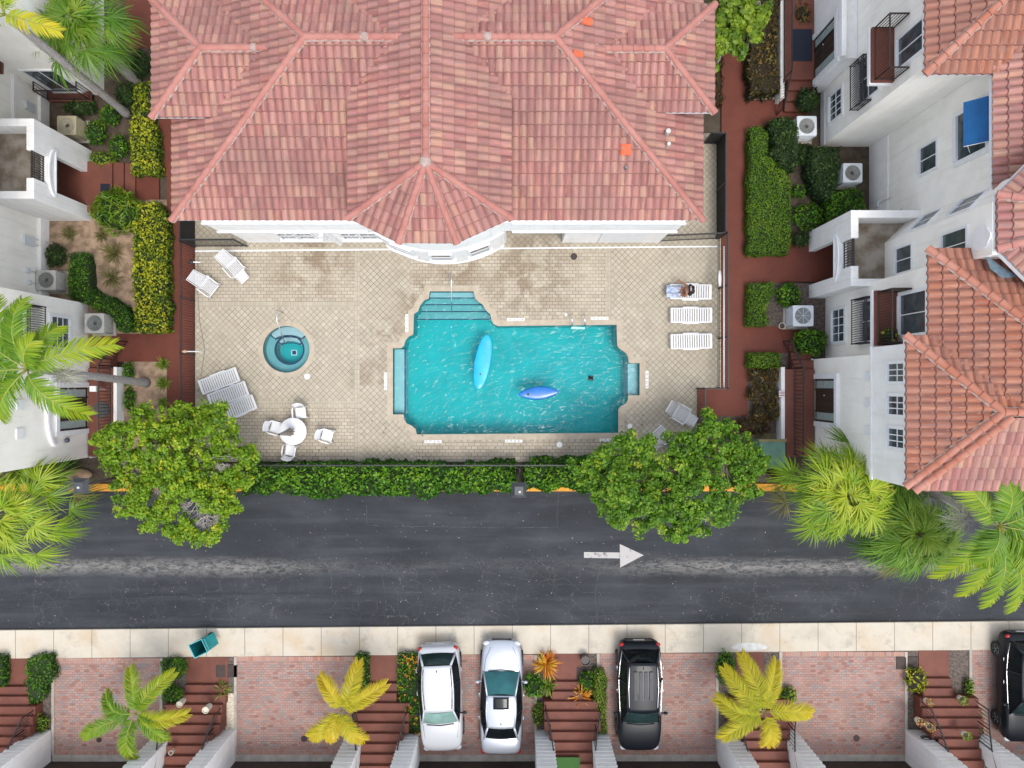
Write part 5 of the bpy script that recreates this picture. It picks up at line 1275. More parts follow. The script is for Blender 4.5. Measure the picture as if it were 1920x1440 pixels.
# small lamps on west fence
c=P(358,491,1.5); w_=T('fence_lamp','small black dome lamp with white bracket on the west fence','lamp',c); MB().ell(c,.10,.10,.08).build('lamp_shade',M['iron'],w_,smooth=True); b=MB().tube([c,c+Vector((.36,.0,-.12))],.03,8); b.build('bracket',M['trim'],w_,smooth=True)
c=P(346,659,1.5); w_=T('hook_arm','wooden-tipped white hook arm resting across the west fence','rescue hook',c); MB().tube([c,c+Vector((.45,0,-.05)),c+Vector((.62,.0,-.3))],.022,8).build('arm',M['trim'],w_,smooth=True); MB().tube([c+Vector((-.12,0,0)),c+Vector((0,0,.01)),c+Vector((.12,.0,0))],[.02,.07,.03],8).build('tip',pm('tip',(.5,.3,.2),None),w_,smooth=True)
b=MB()
pts=[(372,478),(370,530),(374,600),(384,655),(378,700),(372,735)]
pp=[P(x,y,.014) for x,y in pts]; b.tube(pp,.010,5); tag(b.build('cable',M['grey_metal']),'thin dark cable snaking along the foot of the west fence','cable')
# ================================================================ CARS
def glassmat(name,c): return pm(name,c,tuple(v*.6 for v in c),1.2,.10,spec=.28)
GL={'teal':glassmat('glass_teal',(.03,.13,.14)),'pale':glassmat('glass_pale',(.22,.36,.32)),'dark':glassmat('glass_dark',(.008,.012,.014)),'green':glassmat('glass_green',(.02,.04,.04))}
RED=pm('tail_red',(.35,.01,.01),None,rough=.2); LAMP=pm('headlamp',(.5,.52,.55),None,rough=.12)
def patch(c00,c10,c11,c01,bu,nu=8,nv=6,n=(0,0,1)):
    c00,c10,c11,c01=map(Vector,(c00,c10,c11,c01)); n=Vector(n)
    def f(u,v): return c00*(1-u)*(1-v)+c10*u*(1-v)+c11*u*v+c01*(1-u)*v+n*bu*(4*u*(1-u))*(.5+2*v*(1-v))
    return f
def car(name,label,px,py,rot,L,Wd,Ht,paint,style,wind='teal',rear='dark',side='dark',rails=None,sun=False,trimc=None,mirror=None,ribs=False):
    """front towards +y"""
    c=P(px,py,.9); r=T(name,label,'car',(c.x,c.y,0)); r.rotation_euler=(0,0,R(rot))
    pmat=paint; w=Wd/2; h=L/2
    suv=style!='sedan'
    belt=1.02 if suv else .88
    # stations: y, halfwidth, deck z, bottom z
    if suv: ST=[(-h,.70,.72,.42),(-h+.04,.84,.90,.34),(-h+.22,.93,1.02,.26),(-h+.7,.985,belt+.02,.22),(-.6,1.0,belt,.20),(.4,1.0,belt-.0,.20),(h-1.45,.99,belt,.22),(h-1.1,.985,belt-.0,.22),(h-.55,.955,.95,.24),(h-.22,.86,.86,.30),(h-.05,.70,.72,.36),(h,.52,.60,.42)]
    else: ST=[(-h,.66,.66,.42),(-h+.05,.82,.86,.32),(-h+.25,.92,.95,.24),(-h+.8,.975,.97,.20),(-.9,1.0,belt+.02,.18),(.2,1.0,belt,.18),(h-1.5,.985,belt,.20),(h-.95,.965,.84,.22),(h-.5,.92,.78,.24),(h-.2,.80,.70,.28),(h-.04,.62,.62,.34),(h,.46,.52,.40)]
    b=MB(); vs=[]; prof=11
    for (y,f,dz,bz) in ST:
        W_=w*f
        half=[(W_*.86,bz),(W_*.97,bz+.12),(W_,bz+(dz-bz)*.50),(W_*.985,bz+(dz-bz)*.80),(W_*.93,dz-.03),(W_*.82,dz+.015),(W_*.45,dz+.045),(0,dz+.055)]
        full=half+[(-x,z) for x,z in half[-2::-1]]
        vs+=[(x,y,z) for x,z in full]
    m=len(full); fs=[]
    for i in range(len(ST)-1):
        for k in range(m-1): fs.append((i*m+k,i*m+k+1,(i+1)*m+k+1,(i+1)*m+k))
        fs.append((i*m+m-1,i*m,(i+1)*m,(i+1)*m+m-1))
    fs.append(tuple(range(m))); fs.append(tuple((len(ST)-1)*m+k for k in range(m))[::-1])
    fs=[f[::-1] for f in fs]
    b.add(vs,fs); b.build('body',pmat,r,world=False,smooth=True,sub=2)
    # greenhouse
    if suv: yb=-h+.30; yr=-h+.62; yf=h-2.15 ; yw=h-1.42
    else: yb=-h+.72; yr=-h+1.45; yf=h-2.15; yw=h-1.32
    wr=w*.66 if suv else w*.64; wb_=w*.90; wbr=w*(.80 if suv else .78); zr=Ht; zb=belt+.03
    RFL=(-wr,yf,zr-.05);RFR=(wr,yf,zr-.05);RRL=(-wr*.94,yr,zr-.06);RRR=(wr*.94,yr,zr-.06)
    BFL=(-wb_*.92,yw,zb-.03);BFR=(wb_*.92,yw,zb-.03);BRL=(-wbr,yb,zb);BRR=(wbr,yb,zb)
    b=MB(); b.grid(patch(BFR,BFL,RFL,RFR,.15,n=(0,1.0,.12)),10,8); b.build('windshield',GL[wind],r,world=False,smooth=True)
    b=MB(); b.grid(patch(BRL,BRR,RRR,RRL,.11,n=(0,-1.0,.12)),10,8); b.build('rear_window',GL[rear],r,world=False,smooth=True)
    for s in (-1,1):
        ym=(yf+yr)/2
        bl=[(s*wbr,yb,zb),(s*wb_,yb+.6,zb-.03),(s*w*.955,ym,zb-.03),(s*wb_,yw-.5,zb-.03),(s*wb_*.92,yw,zb-.03)]
        tl=[(s*wr*.94,yr,zr-.06),(s*wr,yr+.4,zr-.03),(s*wr*1.03,ym,zr-.02),(s*wr*1.01,yf-.25,zr-.03),(s*wr,yf,zr-.05)]
        b=MB(); vs=[Vector(p) for p in bl]+[Vector(p) for p in tl]; b.add(vs,[((i,i+1,6+i,5+i) if s>0 else (i+1,i,5+i,6+i)) for i in range(4)]); b.build('side_window',GL[side],r,world=False,smooth=True)
        # pillars and belt trim
        b=MB(); b.tube([vs[4]+Vector((0,.02,.0)),vs[9]+Vector((0,0,.012))],.038,6); b.tube([vs[0],vs[5]],.05,6); b.tube([vs[5+j]+Vector((0,0,.0)) for j in range(5)],.04,6)
        b.build('pillar',pmat,r,world=False,smooth=True)
        b=MB(); b.tube([v+Vector((s*.012,0,.0)) for v in vs[:5]],.016,6); b.build('belt_trim',M[trimc or 'rubber'],r,world=False,smooth=True)
        b=MB(); b.tube([(vs[2]+vs[2])/2+Vector((s*.01,-.12,0)),vs[7]+Vector((s*.012,-.12,0))],.03,6); b.build('door_pillar',M['rubber'],r,world=False)
        # mirror
        b=MB(); b.ell((s*(w+.10),yw-.42,zb+.04),.105,.07,.065,12,8); b.tube([(s*(w-.08),yw-.40,zb-.02),(s*(w+.06),yw-.41,zb+.02)],.03,6); b.build('mirror',M[mirror] if mirror else pmat,r,world=False,smooth=True)
        for yy in (ym+.45,ym-.55):
            b=MB(); b.tube([(s*(w*.99),yy-.09,zb-.14),(s*(w*1.025),yy-.07,zb-.13),(s*(w*1.025),yy+.07,zb-.13),(s*(w*.99),yy+.09,zb-.14)],.014,6); b.build('door_handle',M['chrome'] if trimc or mirror is None else pmat,r,world=False,smooth=True)
    # roof
    b=MB(); 
    def rf(u,v):
        y=yr+(yf-yr)*v; x=(-1+2*u)*(wr*(.94+.09*math.sin(math.pi*v)+.06*v)+.025); z=zr-.055+.06*(1-(2*u-1)**2)+.035*math.sin(math.pi*v); return (x,y+.02*(1-(2*u-1)**2)*(1 if v>.5 else -1),z+.015)
    b.grid(rf,12,14); b.build('roof_panel',pmat,r,world=False,smooth=True,solid=.05)
    if sun:
        b=MB(); b.grid(lambda u,v:((-.40+.8*u)*.85,yf-.42+.52*v-.12,zr+.082-.02*(2*u-1)**2),6,6); b.build('sunroof',GL['dark'],r,world=False,smooth=True,solid=.01)
    if ribs:
        for k in range(4): b=MB(); x=-.33+.22*k; b.add([(x-.075,yr+.35,zr+.085),(x+.075,yr+.35,zr+.085),(x+.075,yf-.55,zr+.088),(x-.075,yf-.55,zr+.088)],[(0,1,2,3)]); b.build('roof_rib',M['rib'],r,world=False)
    if rails:
        for s in (-1,1): b=MB(); b.tube([(s*wr*.90,yr+.12,zr+.01),(s*wr*.93,yr+.25,zr+.07),(s*wr*.98,(yf+yr)/2,zr+.075),(s*wr*.93,yf-.25,zr+.06),(s*wr*.90,yf-.12,zr+.0)],.018,6); b.build('roof_rail',M[rails],r,world=False,smooth=True)
    b=MB(); b.ell((0,yr+.20,zr+.055),.018,.06,.035); b.build('antenna',M['rubber'],r,world=False,smooth=True)
    # hood creases & shut lines as thin dark gaps
    zz=lambda y:(belt+.055)
    b=MB()
    for s in (-1,1): b.tube([(s*w*.80,yw+.06,zb+.02),(s*w*.74,h-.75,(.93 if suv else .82)+.055),(s*w*.50,h-.28,(.86 if suv else .74)+.035)],.008,4)
    b.build('shut_line',M['rubber'],r,world=False)
    b=MB(); b.tube([(-w*.62,yw+.05,zb+.035),(0,yw+.10,zb+.05),(w*.62,yw+.05,zb+.035)],.018,4); b.build('wiper',M['rubber'],r,world=False)
    for s in (-1,1):
        b=MB(); b.ell((s*w*.70,h-.17,.70 if suv else .62),.17,.12,.07,12,8); b.build('headlight',LAMP,r,world=False,smooth=True)
        b=MB(); b.ell((s*w*.80,-h+.13,.86 if suv else .76),.12,.10,.08,12,8); b.build('taillight',RED,r,world=False,smooth=True)
        for y in (h-.92,-h+.88):
            wl=MB(); m0=wl.m; wl.m=Matrix.Translation((s*(w-.12),y,.34))@Matrix.Rotation(R(90),4,'Y'); wl.lathe([(.20,-.115),(.33,-.115),(.345,-.09),(.345,.09),(.33,.115),(.20,.115)],(0,0,0),28); o=wl.build('wheel',M['rubber'],r,world=False,smooth=True,sharp=40)
            rm=MB(); rm.m=Matrix.Translation((s*(w-.12),y,.34))@Matrix.Rotation(R(90),4,'Y')
            for k in range(5):
                a=2*math.pi*k/5; rm.tube([(0,0,s*.10),(.20*math.cos(a),.20*math.sin(a),s*.115)],.025,5)
            rm.lathe([(.21,s*.09),(.215,s*.118),(.195,s*.118)],(0,0,0),28); rm.build('rim',M['grey_metal'],o,world=False,smooth=True)
    b=MB(); b.cbox((0,-h+.02,.62),.50,.05,.13); b.build('licence_plate',M['trim'],r,world=False)
    b=MB(); b.cbox((0,h-.03,.55),w*.9,.06,.14); b.build('grille',M['rubber'],r,world=False)
    return r
def paint(name,c,metal=0,rough=.3): return pm(name,c,None,rough=rough,metal=metal,coat=.8)
M['rib']=pm('rib',(.028,.033,.042),(.015,.018,.025),3,.35,spec=.2)
PW=paint('paint_white',(.50,.51,.53)); PSi=paint('paint_silver',(.42,.45,.50),.3,.3); PB=pm('paint_black',(.009,.011,.015),None,rough=.32,spec=.22,coat=.08)
car('white_hatchback','white hatchback with dark mirror and pale sunshade behind its windshield','',0,0,1,1,1,PW,'suv') if False else None
car('parked_car','white crossover parked nose in between the flower bed and silver sedan',825,1312,180+2.5,4.72,1.92,1.62,PW,'suv','pale','green','dark',rails='rubber',mirror='rubber')
car('parked_car','silver sedan with dark sunroof, parked nose towards the road',940,1310,-.5,4.98,1.90,1.44,PSi,'sedan','teal','dark','dark',sun=True)
car('parked_car','shiny black sport utility car with ribbed roof and chrome rails',1200,1308,180,4.86,1.96,1.70,PB,'suv','green','dark','dark',rails='chrome',trimc='chrome',ribs=True)
car('parked_car','black car with white window line, cut off by the right edge of the photo',1924,1292,180,4.86,1.94,1.62,PB,'suv','green','dark','dark',trimc='chrome')
# ================================================================ BIN
BT=pm('bin_teal',(.015,.27,.27),(.012,.22,.23),3,.45); BI=pm('bin_inner',(.005,.14,.15),None,rough=.5)
c=P(376,1213,.5); bn=T('wheelie_bin','open teal wheeled rubbish bin standing on the concrete pavement','rubbish bin',(c.x+.12,c.y+.12,0)); bn.rotation_euler=(0,0,R(25))
b=MB(); h_=1.02; s0=.22;s1=.31
vs=[(x*s0,y*s0,.06) for x,y in ((-1,-1),(1,-1),(1,1),(-1,1))]+[(x*s1,y*s1,h_) for x,y in ((-1,-1),(1,-1),(1,1),(-1,1))]+[(x*(s1-.025),y*(s1-.025),h_) for x,y in ((-1,-1),(1,-1),(1,1),(-1,1))]+[(x*(s0-.025),y*(s0-.025),.10) for x,y in ((-1,-1),(1,-1),(1,1),(-1,1))]
fs=[(3,2,1,0)]+[(i,(i+1)%4,4+(i+1)%4,4+i) for i in range(4)]+[(4+i,4+(i+1)%4,8+(i+1)%4,8+i) for i in range(4)]+[(8+i,8+(i+1)%4,12+(i+1)%4,12+i) for i in range(4)]+[(12,13,14,15)]
b.add(vs,fs); b.mi=[0]*9+[1]*5; b.build('body',[BT,BI],bn,world=False)
b=MB(); pts=[(-s1,-s1,h_),(s1,-s1,h_),(s1,s1,h_),(-s1,s1,h_),(-s1,-s1,h_)]; b.tube(pts,.022,6); b.build('rim',pm('bin_rim',(.10,.45,.48),None,rough=.45),bn,world=False)
b=MB(); b.add([(s1+.03,-.3,h_-.02),(s1+.05,.3,h_-.02),(s1+.26,.28,.36),(s1+.24,-.28,.36)],[(0,1,2,3)]); b.build('lid',BT,bn,world=False,solid=.03,bevel=.01)
for s in (-1,1): b=MB(); b.m=Matrix.Translation((s0+.05,s*.24,.11))@Matrix.Rotation(R(90),4,'X'); b.lathe([(.0,-.03),(.10,-.03),(.11,0),(.10,.03),(0,.03)],(0,0,0),20); b.build('wheel',M['rubber'],bn,world=False,smooth=True)
b=MB(); b.tube([(s1+.09,-.26,h_-.05),(s1+.09,.26,h_-.05)],.018,6); b.build('handle',BT,bn,world=False)
# ================================================================ AIR CONDITIONERS
def ac(px,py,s,label,mat,fan,z=.78,rnd=.06):
    c=P(px,py,z); r=T('air_conditioner',label,'air conditioner',(c.x,c.y,0),'outdoor air conditioning units')
    b=MB().box(c.x-s/2-.1,c.x+s/2+.12,c.y-s/2-.08,c.y+s/2+.08,-.02,.06); b.build('plinth',M['concrete'],r,bevel=.01)
    b=MB().box(c.x-s/2+.03,c.x+s/2-.03,c.y-s/2+.03,c.y+s/2-.03,.07,z-.05); b.build('coil',M['grey_metal'] if mat!='ac_tan' else M['ac_tan'],r,bevel=.03)
    b=MB()
    for k in range(9): zz=.12+k*(z-.24)/8; b.box(c.x-s/2,c.x+s/2,c.y-s/2,c.y+s/2,zz,zz+.025)
    for (sx,sy) in ((-1,-1),(1,-1),(1,1),(-1,1)): b.box(c.x+sx*s/2-.05*(sx>0)-.0*(sx<0),c.x+sx*s/2+.05*(sx<0),c.y+sy*s/2-.05*(sy>0),c.y+sy*s/2+.05*(sy<0),.06,z-.05)
    b.build('louvres',M[mat],r)
    # top with round opening
    n=32; R0=s*.40; poly=[(c.x-s/2,c.y-s/2),(c.x+s/2,c.y-s/2),(c.x+s/2,c.y+s/2),(c.x-s/2,c.y+s/2)]
    cut=.06; sq=[]
    for (sx,sy) in ((-1,-1),(1,-1),(1,1),(-1,1)):
        for t in range(4):
            a=math.atan2(sy,sx)-R(45)+R(90)*t/3; sq.append((c.x+sx*(s/2-cut)+cut*math.cos(a),c.y+sy*(s/2-cut)+cut*math.sin(a)))
    b=MB().prism(sq,z-.06,z,[[(c.x+R0*math.cos(2*math.pi*i/n),c.y+R0*math.sin(2*math.pi*i/n)) for i in range(n)]],bottom=True); b.build('top_panel',M[mat],r)
    b=MB().cyl((c.x,c.y,z-.22),R0,.01,32); b.build('fan_well',M['rubber'],r)
    b=MB()
    if fan=='grille':
        for k in range(8): a=math.pi*k/8*2; b.tube([(c.x,c.y,z+.012),(c.x+R0*math.cos(a),c.y+R0*math.sin(a),z+.004)],.010,4)
    for k in range(1,12): 
        rr=R0*k/11.5; m=28; b.tube([(c.x+rr*math.cos(2*math.pi*i/m),c.y+rr*math.sin(2*math.pi*i/m),z+.002+.01*(1-k/12)) for i in range(m+1)],.0038,3,False)
    b.build('grille',M['ac_metal'] if fan!='grille' else M['ac_white'],r)
    b=MB()
    for k in range(3):
        a=2*math.pi*k/3+.5; u=Vector((math.cos(a),math.sin(a),0)); v=Vector((-u.y,u.x,0)); o=Vector((c.x,c.y,z-.13))
        b.add([o+u*.07-v*.05,o+u*R0*.92-v*.13+Vector((0,0,-.03)),o+u*R0*.92+v*.13+Vector((0,0,.03)),o+u*.07+v*.05],[(0,1,2,3)])
    b.cyl((c.x,c.y,z-.17),.09,.12,14); b.build('fan',M['ac_metal'],r,solid=.006)
    return r
ac(86,525,.86,'beige air conditioning unit next to the short hedge in the sandy west bed','ac_metal','a')
ac(177,606,.86,'beige air conditioning unit at the south end of the curved hedge','ac_metal','a')
ac(125,235,.84,'tan ribbed air conditioning unit beside the white arched porch on the left','ac_tan','a',.85)
ac(1513,236,.86,'grey air conditioning unit beside a round bush, northernmost on the right','ac_white','a',.85)
ac(1599,324,.84,'grey air conditioning unit with three blades against the recessed east wall','ac_white','a',.9)
ac(1506,592,.90,'light grey air conditioning unit with spoked fan guard beside small urn','ac_white','grille',.9)
# pipes and meter boxes on west recess wall
b=MB()
for (y,z0,z1,w) in ((9.0+3.0,.9,1.5,.35),(8.6-2.4,.9,1.6,.42),(4.9,1.2,1.4,.2),(4.4,1.1,1.3,.18)): b.box(XWR,XWR+.12,y-w/2,y+w/2,z0,z1)
b.build_each('meter_box',M['ac_white'],west,bevel=.01)
b=MB()
for (y,z) in ((6.35,1.5),(6.1,1.3),(4.9,1.3),(4.4,1.2)): b.tube([(XWR+.05,y,z),(XWR+.05,y,.0)],.018,6); b.tube([(XWR+.05,y,.35),(XWR+.6,y-.1,.1)],.015,6)
b.build('conduit',M['ac_metal'],west)
b=MB(); b.tube([(16.04,7.2,0),(16.04,7.2,2.8)],.02,6); b.tube([(16.04,7.9,.9),(16.04,7.9,1.9)],.025,6); b.box(15.98,16.1,7.05,7.35,1.0,1.35); b.box(15.98,16.1,7.75,8.0,.7,.9); b.build('conduit',M['ac_white'],east)
# small lamp on the south-west wall
q=(XWD+.12,-2.35,2.3); 
o=T('wall_lamp','small round dark wall lamp near the corner of the southwest house','lamp',q); MB().ell(q,.10,.11,.12).build('lamp_shade',pm('lamp_shade',(.05,.06,.10),None,rough=.3),o,smooth=True)
# ================================================================ STREET LAMPS, BOXES, POTS
def street_lamp(px,py,z,label,bx=None):
    c=P(px,py,z); base=Vector((c.x,c.y,0)); 
    r=T('street_lamp',label,'street lamp',base); MB().tube([base,Vector((c.x,c.y,z-.1))],[.07,.045],12).build('pole',M['iron_brown'],r,smooth=True)
    MB().cyl((c.x,c.y,0),.13,.25,16).build('base',M['iron_brown'],r)
    b=MB(); s=.28; b.add([(c.x-s,c.y-s,z-.14),(c.x+s,c.y-s,z-.14),(c.x+s,c.y+s,z-.14),(c.x-s,c.y+s,z-.14),(c.x-s*.55,c.y-s*.55,z+.06),(c.x+s*.55,c.y-s*.55,z+.06),(c.x+s*.55,c.y+s*.55,z+.06),(c.x-s*.55,c.y+s*.55,z+.06)],[(3,2,1,0),(4,5,6,7),(0,1,5,4),(1,2,6,5),(2,3,7,6),(3,0,4,7)]); b.build('lamp_head',M['lamp_dark'],r)
    MB().cyl((c.x+.03,c.y-.03,z+.06),.045,.05,14).build('photocell',M['ac_metal'],r); return r
M['lamp_dark']=pm('lamp_dark',(.035,.04,.045),(.05,.055,.06),4,.5)
street_lamp(148,912,6.2,'dark square-headed street lamp at the yellow kerb left of the large west tree')
street_lamp(973,920,6.2,'dark square-headed street lamp rising from the road hedge below the pool')
ub=T('utility_box','pale green electrical utility cabinet half covered by the east tree','utility box',tuple(P(1432,850).xy)+(0,))
q=P(1436,848,0); b=MB().box(q.x-.62,q.x+.52,q.y-.62,q.y+.62,0,.95); b.build('cabinet',M['util_green'],ub,bevel=.02); MB().box(q.x-.75,q.x+.62,q.y-.7,q.y+.85,-.1,.06).build('plinth',pm('plinth',(.25,.20,.10),(.15,.12,.07),4,.9),ub)
b=MB().box(q.x-.66,q.x+.56,q.y+.55,q.y+.66,.80,.98); b.build('lid_edge',pm('lid_edge',(.30,.24,.10),(.20,.17,.08),6,.8),ub)
def pot(px,py,z,r_,h_,label,mat='pot_clay',plant=None,cat='flower pot'):
    c=P(px,py,z+h_); c.z=z; o=T('flower_pot',label,cat,c)
    MB().lathe([(0,0),(r_*.8,0),(r_*.9,h_*.5),(r_,h_),(r_*.86,h_),(r_*.8,h_*.85),(0,h_*.85)],(c.x,c.y,z),24).build('pot',M[mat],o,smooth=True,sharp=40)
    MB().cyl((c.x,c.y,z+h_*.8),r_*.84,.02,20).build('earth',M['soil'],o)
    if plant:
        n=90; u=rng.normal(size=(n,3)); u/=np.linalg.norm(u,axis=1,keepdims=True); pts=u*np.array([r_*1.2,r_*1.2,.14])+np.array([c.x,c.y,z+h_+.1]); V_,Q_=leaves(pts,u,.08,.06,.6); npmesh('flowers',V_,Q_,rng.random(n),M[plant],o)
    return o
pot(336,1321,.72,.14,.42,'tall cream pot on the left of the steps beside the teal bin')
pot(385,1332,.72,.15,.45,'tall cream pot in the middle of the steps beside the teal bin')
pot(320,1412,1.4,.10,.22,'small cream pot with yellow rim beside the black panel on the left steps')
pot(1437,533,0,0,0,'x') if False else None
pot(1467,611,0,.15,.22,'cream urn beside the spoked air conditioning unit')
pot(1740,1316,.55,.14,.2,'pot of pale flowers at the top left of the right-hand curved railing',plant='leaf_pink')
pot(1804,1312,.55,.16,.2,'pot of yellow flowers at the top of the right-hand steps',plant='leaf_lime')
pot(1811,1379,1.3,.15,.2,'pot of yellow-green flowers lower down by the right railing',plant='leaf_lime')
pot(1724,1353,.95,.15,.2,'pot of pink and yellow flowers on the left ledge of the right-hand steps',plant='leaf_pink')
pot(1743,1362,1.1,.15,.2,'pot of orange and pink flowers on the left ledge, nearer the wall',plant='leaf_pink')
pot(1098,1240,0,.22,.5,'dark brown round planter beside the red landing near the black car','iron_brown')
def meter(px,py,label):
    c=P(px,py,.0); o=T('meter_cover',label,'ground box',(c.x,c.y,0)); 
    for s in (-1,1): MB().box(c.x+s*.26-.22,c.x+s*.26+.22,c.y-.28,c.y+.28,-.05,.03).build('lid',M['box_brown'],o,bevel=.01)
    return o
M['box_brown']=pm('box_brown',(.055,.035,.028),(.035,.022,.018),5,.7)
meter(425,1258,'pair of dark brown ground boxes beside the steps near the teal bin')
meter(1101,1262,'pair of dark brown ground boxes beside the round planter')
meter(1700,1243,'pair of dark brown ground boxes above the dark-leaved bush on the right')
# coiled hose on right pier
o=T('garden_hose','black coiled hose hanging on the white pier at the bottom right','hose',(0,0,0)); c=Vector(((1697-960)/41.66+.05,YF+.06,.95)); o.location=c
b=MB()
for k in range(4): m=24; rr=.14+.03*k; b.tube([(c.x+.35+rr*math.cos(2*math.pi*i/m),c.y+.03*k*.5,c.z+rr*.8*math.sin(2*math.pi*i/m)) for i in range(m+1)],.012,5,False)
b.build('coil',M['rubber'],o); MB().box(c.x+.30,c.x+.42,c.y-.05,c.y+.0,c.z-.05,c.z+.08).build('bracket',M['trim'],o)
# flower bush on the upper east balcony
shrub('potted_plant','leafy potted plant with white flowers on the brown east balcony','potted plant',1668,628,16,15,.5,'leaf_dark',.1,.05,z0=6.0,flowers=('leaf_croton',5))
# rock
c=P(146,890,.15); o=MB().ell((c.x,c.y,.1),.62,.26,.24,14,8); 
o=o.build('boulder',pm('boulder',(.42,.27,.17),(.30,.20,.13),4,.95,.8,12),smooth=True); tag(o,'tan boulder behind the yellow kerb at the lower left','rock')

o=T('small_flag','small striped flag stuck in the bed at the white stair wall','flag',tuple(P(1460,738).xy)+(0,)); q=P(1460,738,0)
MB().tube([(q.x,q.y,0),(q.x,q.y,.75)],.008,6).build('pole',M['trim'],o)
b=MB()
for k in range(7): b.cur=k%2; b.add([(q.x-.26,q.y-.13+.037*k,.72),(q.x,q.y-.13+.037*k,.70),(q.x,q.y-.13+.037*(k+1),.70),(q.x-.26,q.y-.13+.037*(k+1),.72)],[(0,1,2,3)])
b.build('cloth',[M['trim'],pm('flag_red',(.22,.04,.05),None)],o)
q=P(189,768,.76); tag(MB().cyl((q.x,q.y,.722),.36,.03,28).build('round_mat',bpy.data.materials['mat_grey']),'round charcoal mat on the red landing by the southwest door','mat')
q=P(175,729,1.6); o=T('mailbox','small white box on a post beside the southwest door','mailbox',(q.x,q.y,.72)); MB().box(q.x-.14,q.x+.14,q.y-.12,q.y+.12,1.4,1.65).build('box',M['trim'],o,bevel=.01); MB().box(q.x-.03,q.x+.03,q.y-.03,q.y+.03,.72,1.4).build('post',M['trim'],o)
# ================================================================ HEDGES AND SHRUBS
# south road hedge (three clipped lengths)
random.seed(11)
def wavy(x0,x1,y0,y1,st=22,j=5):
    top=[(x,y0+random.uniform(-j*.5,j*.5)) for x in range(x0,x1,st)]+[(x1,y0)]; bot=[(x,y1+random.uniform(-j,j)) for x in range(x1,x0,-st)]+[(x0,y1)]
    return top+bot
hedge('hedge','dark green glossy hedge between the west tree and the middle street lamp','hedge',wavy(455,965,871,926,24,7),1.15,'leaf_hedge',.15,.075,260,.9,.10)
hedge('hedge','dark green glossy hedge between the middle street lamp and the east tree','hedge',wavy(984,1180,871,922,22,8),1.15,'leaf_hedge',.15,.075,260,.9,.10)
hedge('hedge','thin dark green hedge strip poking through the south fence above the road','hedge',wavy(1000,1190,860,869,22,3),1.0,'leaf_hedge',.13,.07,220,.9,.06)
# west beds
hedge('hedge','yellow-green variegated hedge beside the clubhouse corner, upper left','hedge',[(252,158),(282,152),(283,226),(292,240),(294,322),(247,324),(243,240),(250,210)],.75,'leaf_croton',.12,.06,330,.8,.05)
hedge('hedge','long yellow-green variegated hedge along the west red path','hedge',[(255,385),(290,378),(308,400),(311,620),(258,622),(250,560),(249,430)],.85,'leaf_croton',.12,.06,330,.8,.06)
hedge('hedge','dark green curved clipped hedge in front of the beige air conditioners','hedge',[(127,474),(160,472),(166,500),(165,540),(200,556),(235,575),(249,600),(244,620),(220,620),(208,590),(170,575),(128,555)],.65,'leaf_hedge',.09,.045,420,.7,.04)
SH=[('green shrub next to the tan air conditioner, upper left',178,248,22,26,.7,'leaf_hedge'),('green shrub at the foot of the northwest palm trunk',205,215,20,22,.8,'leaf_hedge'),('round green shrub below the tan air conditioner',222,275,20,24,.7,'leaf_hedge'),('flat lime shrub at the corner of the white arched porch',192,298,26,17,.55,'leaf_lime'),('dark leafy shrub left of the tan air conditioner',150,200,34,18,.6,'leaf_dark'),('dark shrub in the shade beside the clubhouse eave',262,120,22,28,.7,'leaf_dark'),('dark shrub under the northwest fan palm',235,175,22,26,.8,'leaf_dark'),
('dark green bush beside the southwest house steps',186,668,17,16,.6,'leaf_hedge'),('green leafy bush in the sand bed near the meter box',103,478,20,26,.6,'leaf_dark'),
('green creeping shrub west of the small sand bed',240,700,12,26,.35,'leaf_hedge'),('green creeping shrub below the palm trunk foot',242,750,12,26,.35,'leaf_hedge'),('dark ground shrub behind the tan boulder',90,868,60,12,.4,'leaf_dark')]
for i,(l,x,y,a,b_,h_,m) in enumerate(SH): shrub('shrub',l,'shrub',x,y,a,b_,h_,m,.12,.055)
for (x,y,r_,l) in ((305,683,14,'spiky grass tuft at the top of the small sand bed'),(306,720,15,'spiky grass tuft in the middle of the small sand bed'),(306,755,12,'spiky grass tuft at the bottom of the small sand bed')): tuft('grass_tuft',l,'grass tuft',x,y,r_,.5,'grass_tuft',90,.03)
# dwarf shrub with feathery leaves by the porch
shrub('feathery_shrub','feathery bright green shrub beside the white porch on the left','shrub',217,395,50,46,1.5,'palm_green',.30,.05,150,core='core')
for (x,y,r_,l) in ((215,475,26,'sparse spiky plant in the middle of the west sand bed'),(210,520,24,'sparse spiky plant lower in the west sand bed'),(130,440,18,'sparse weed in the upper corner of the west sand bed'),(190,440,16,'sparse weed near the feathery shrub')): tuft('weed',l,'plant',x,y,r_,.4,'grass_dry',70,.03)
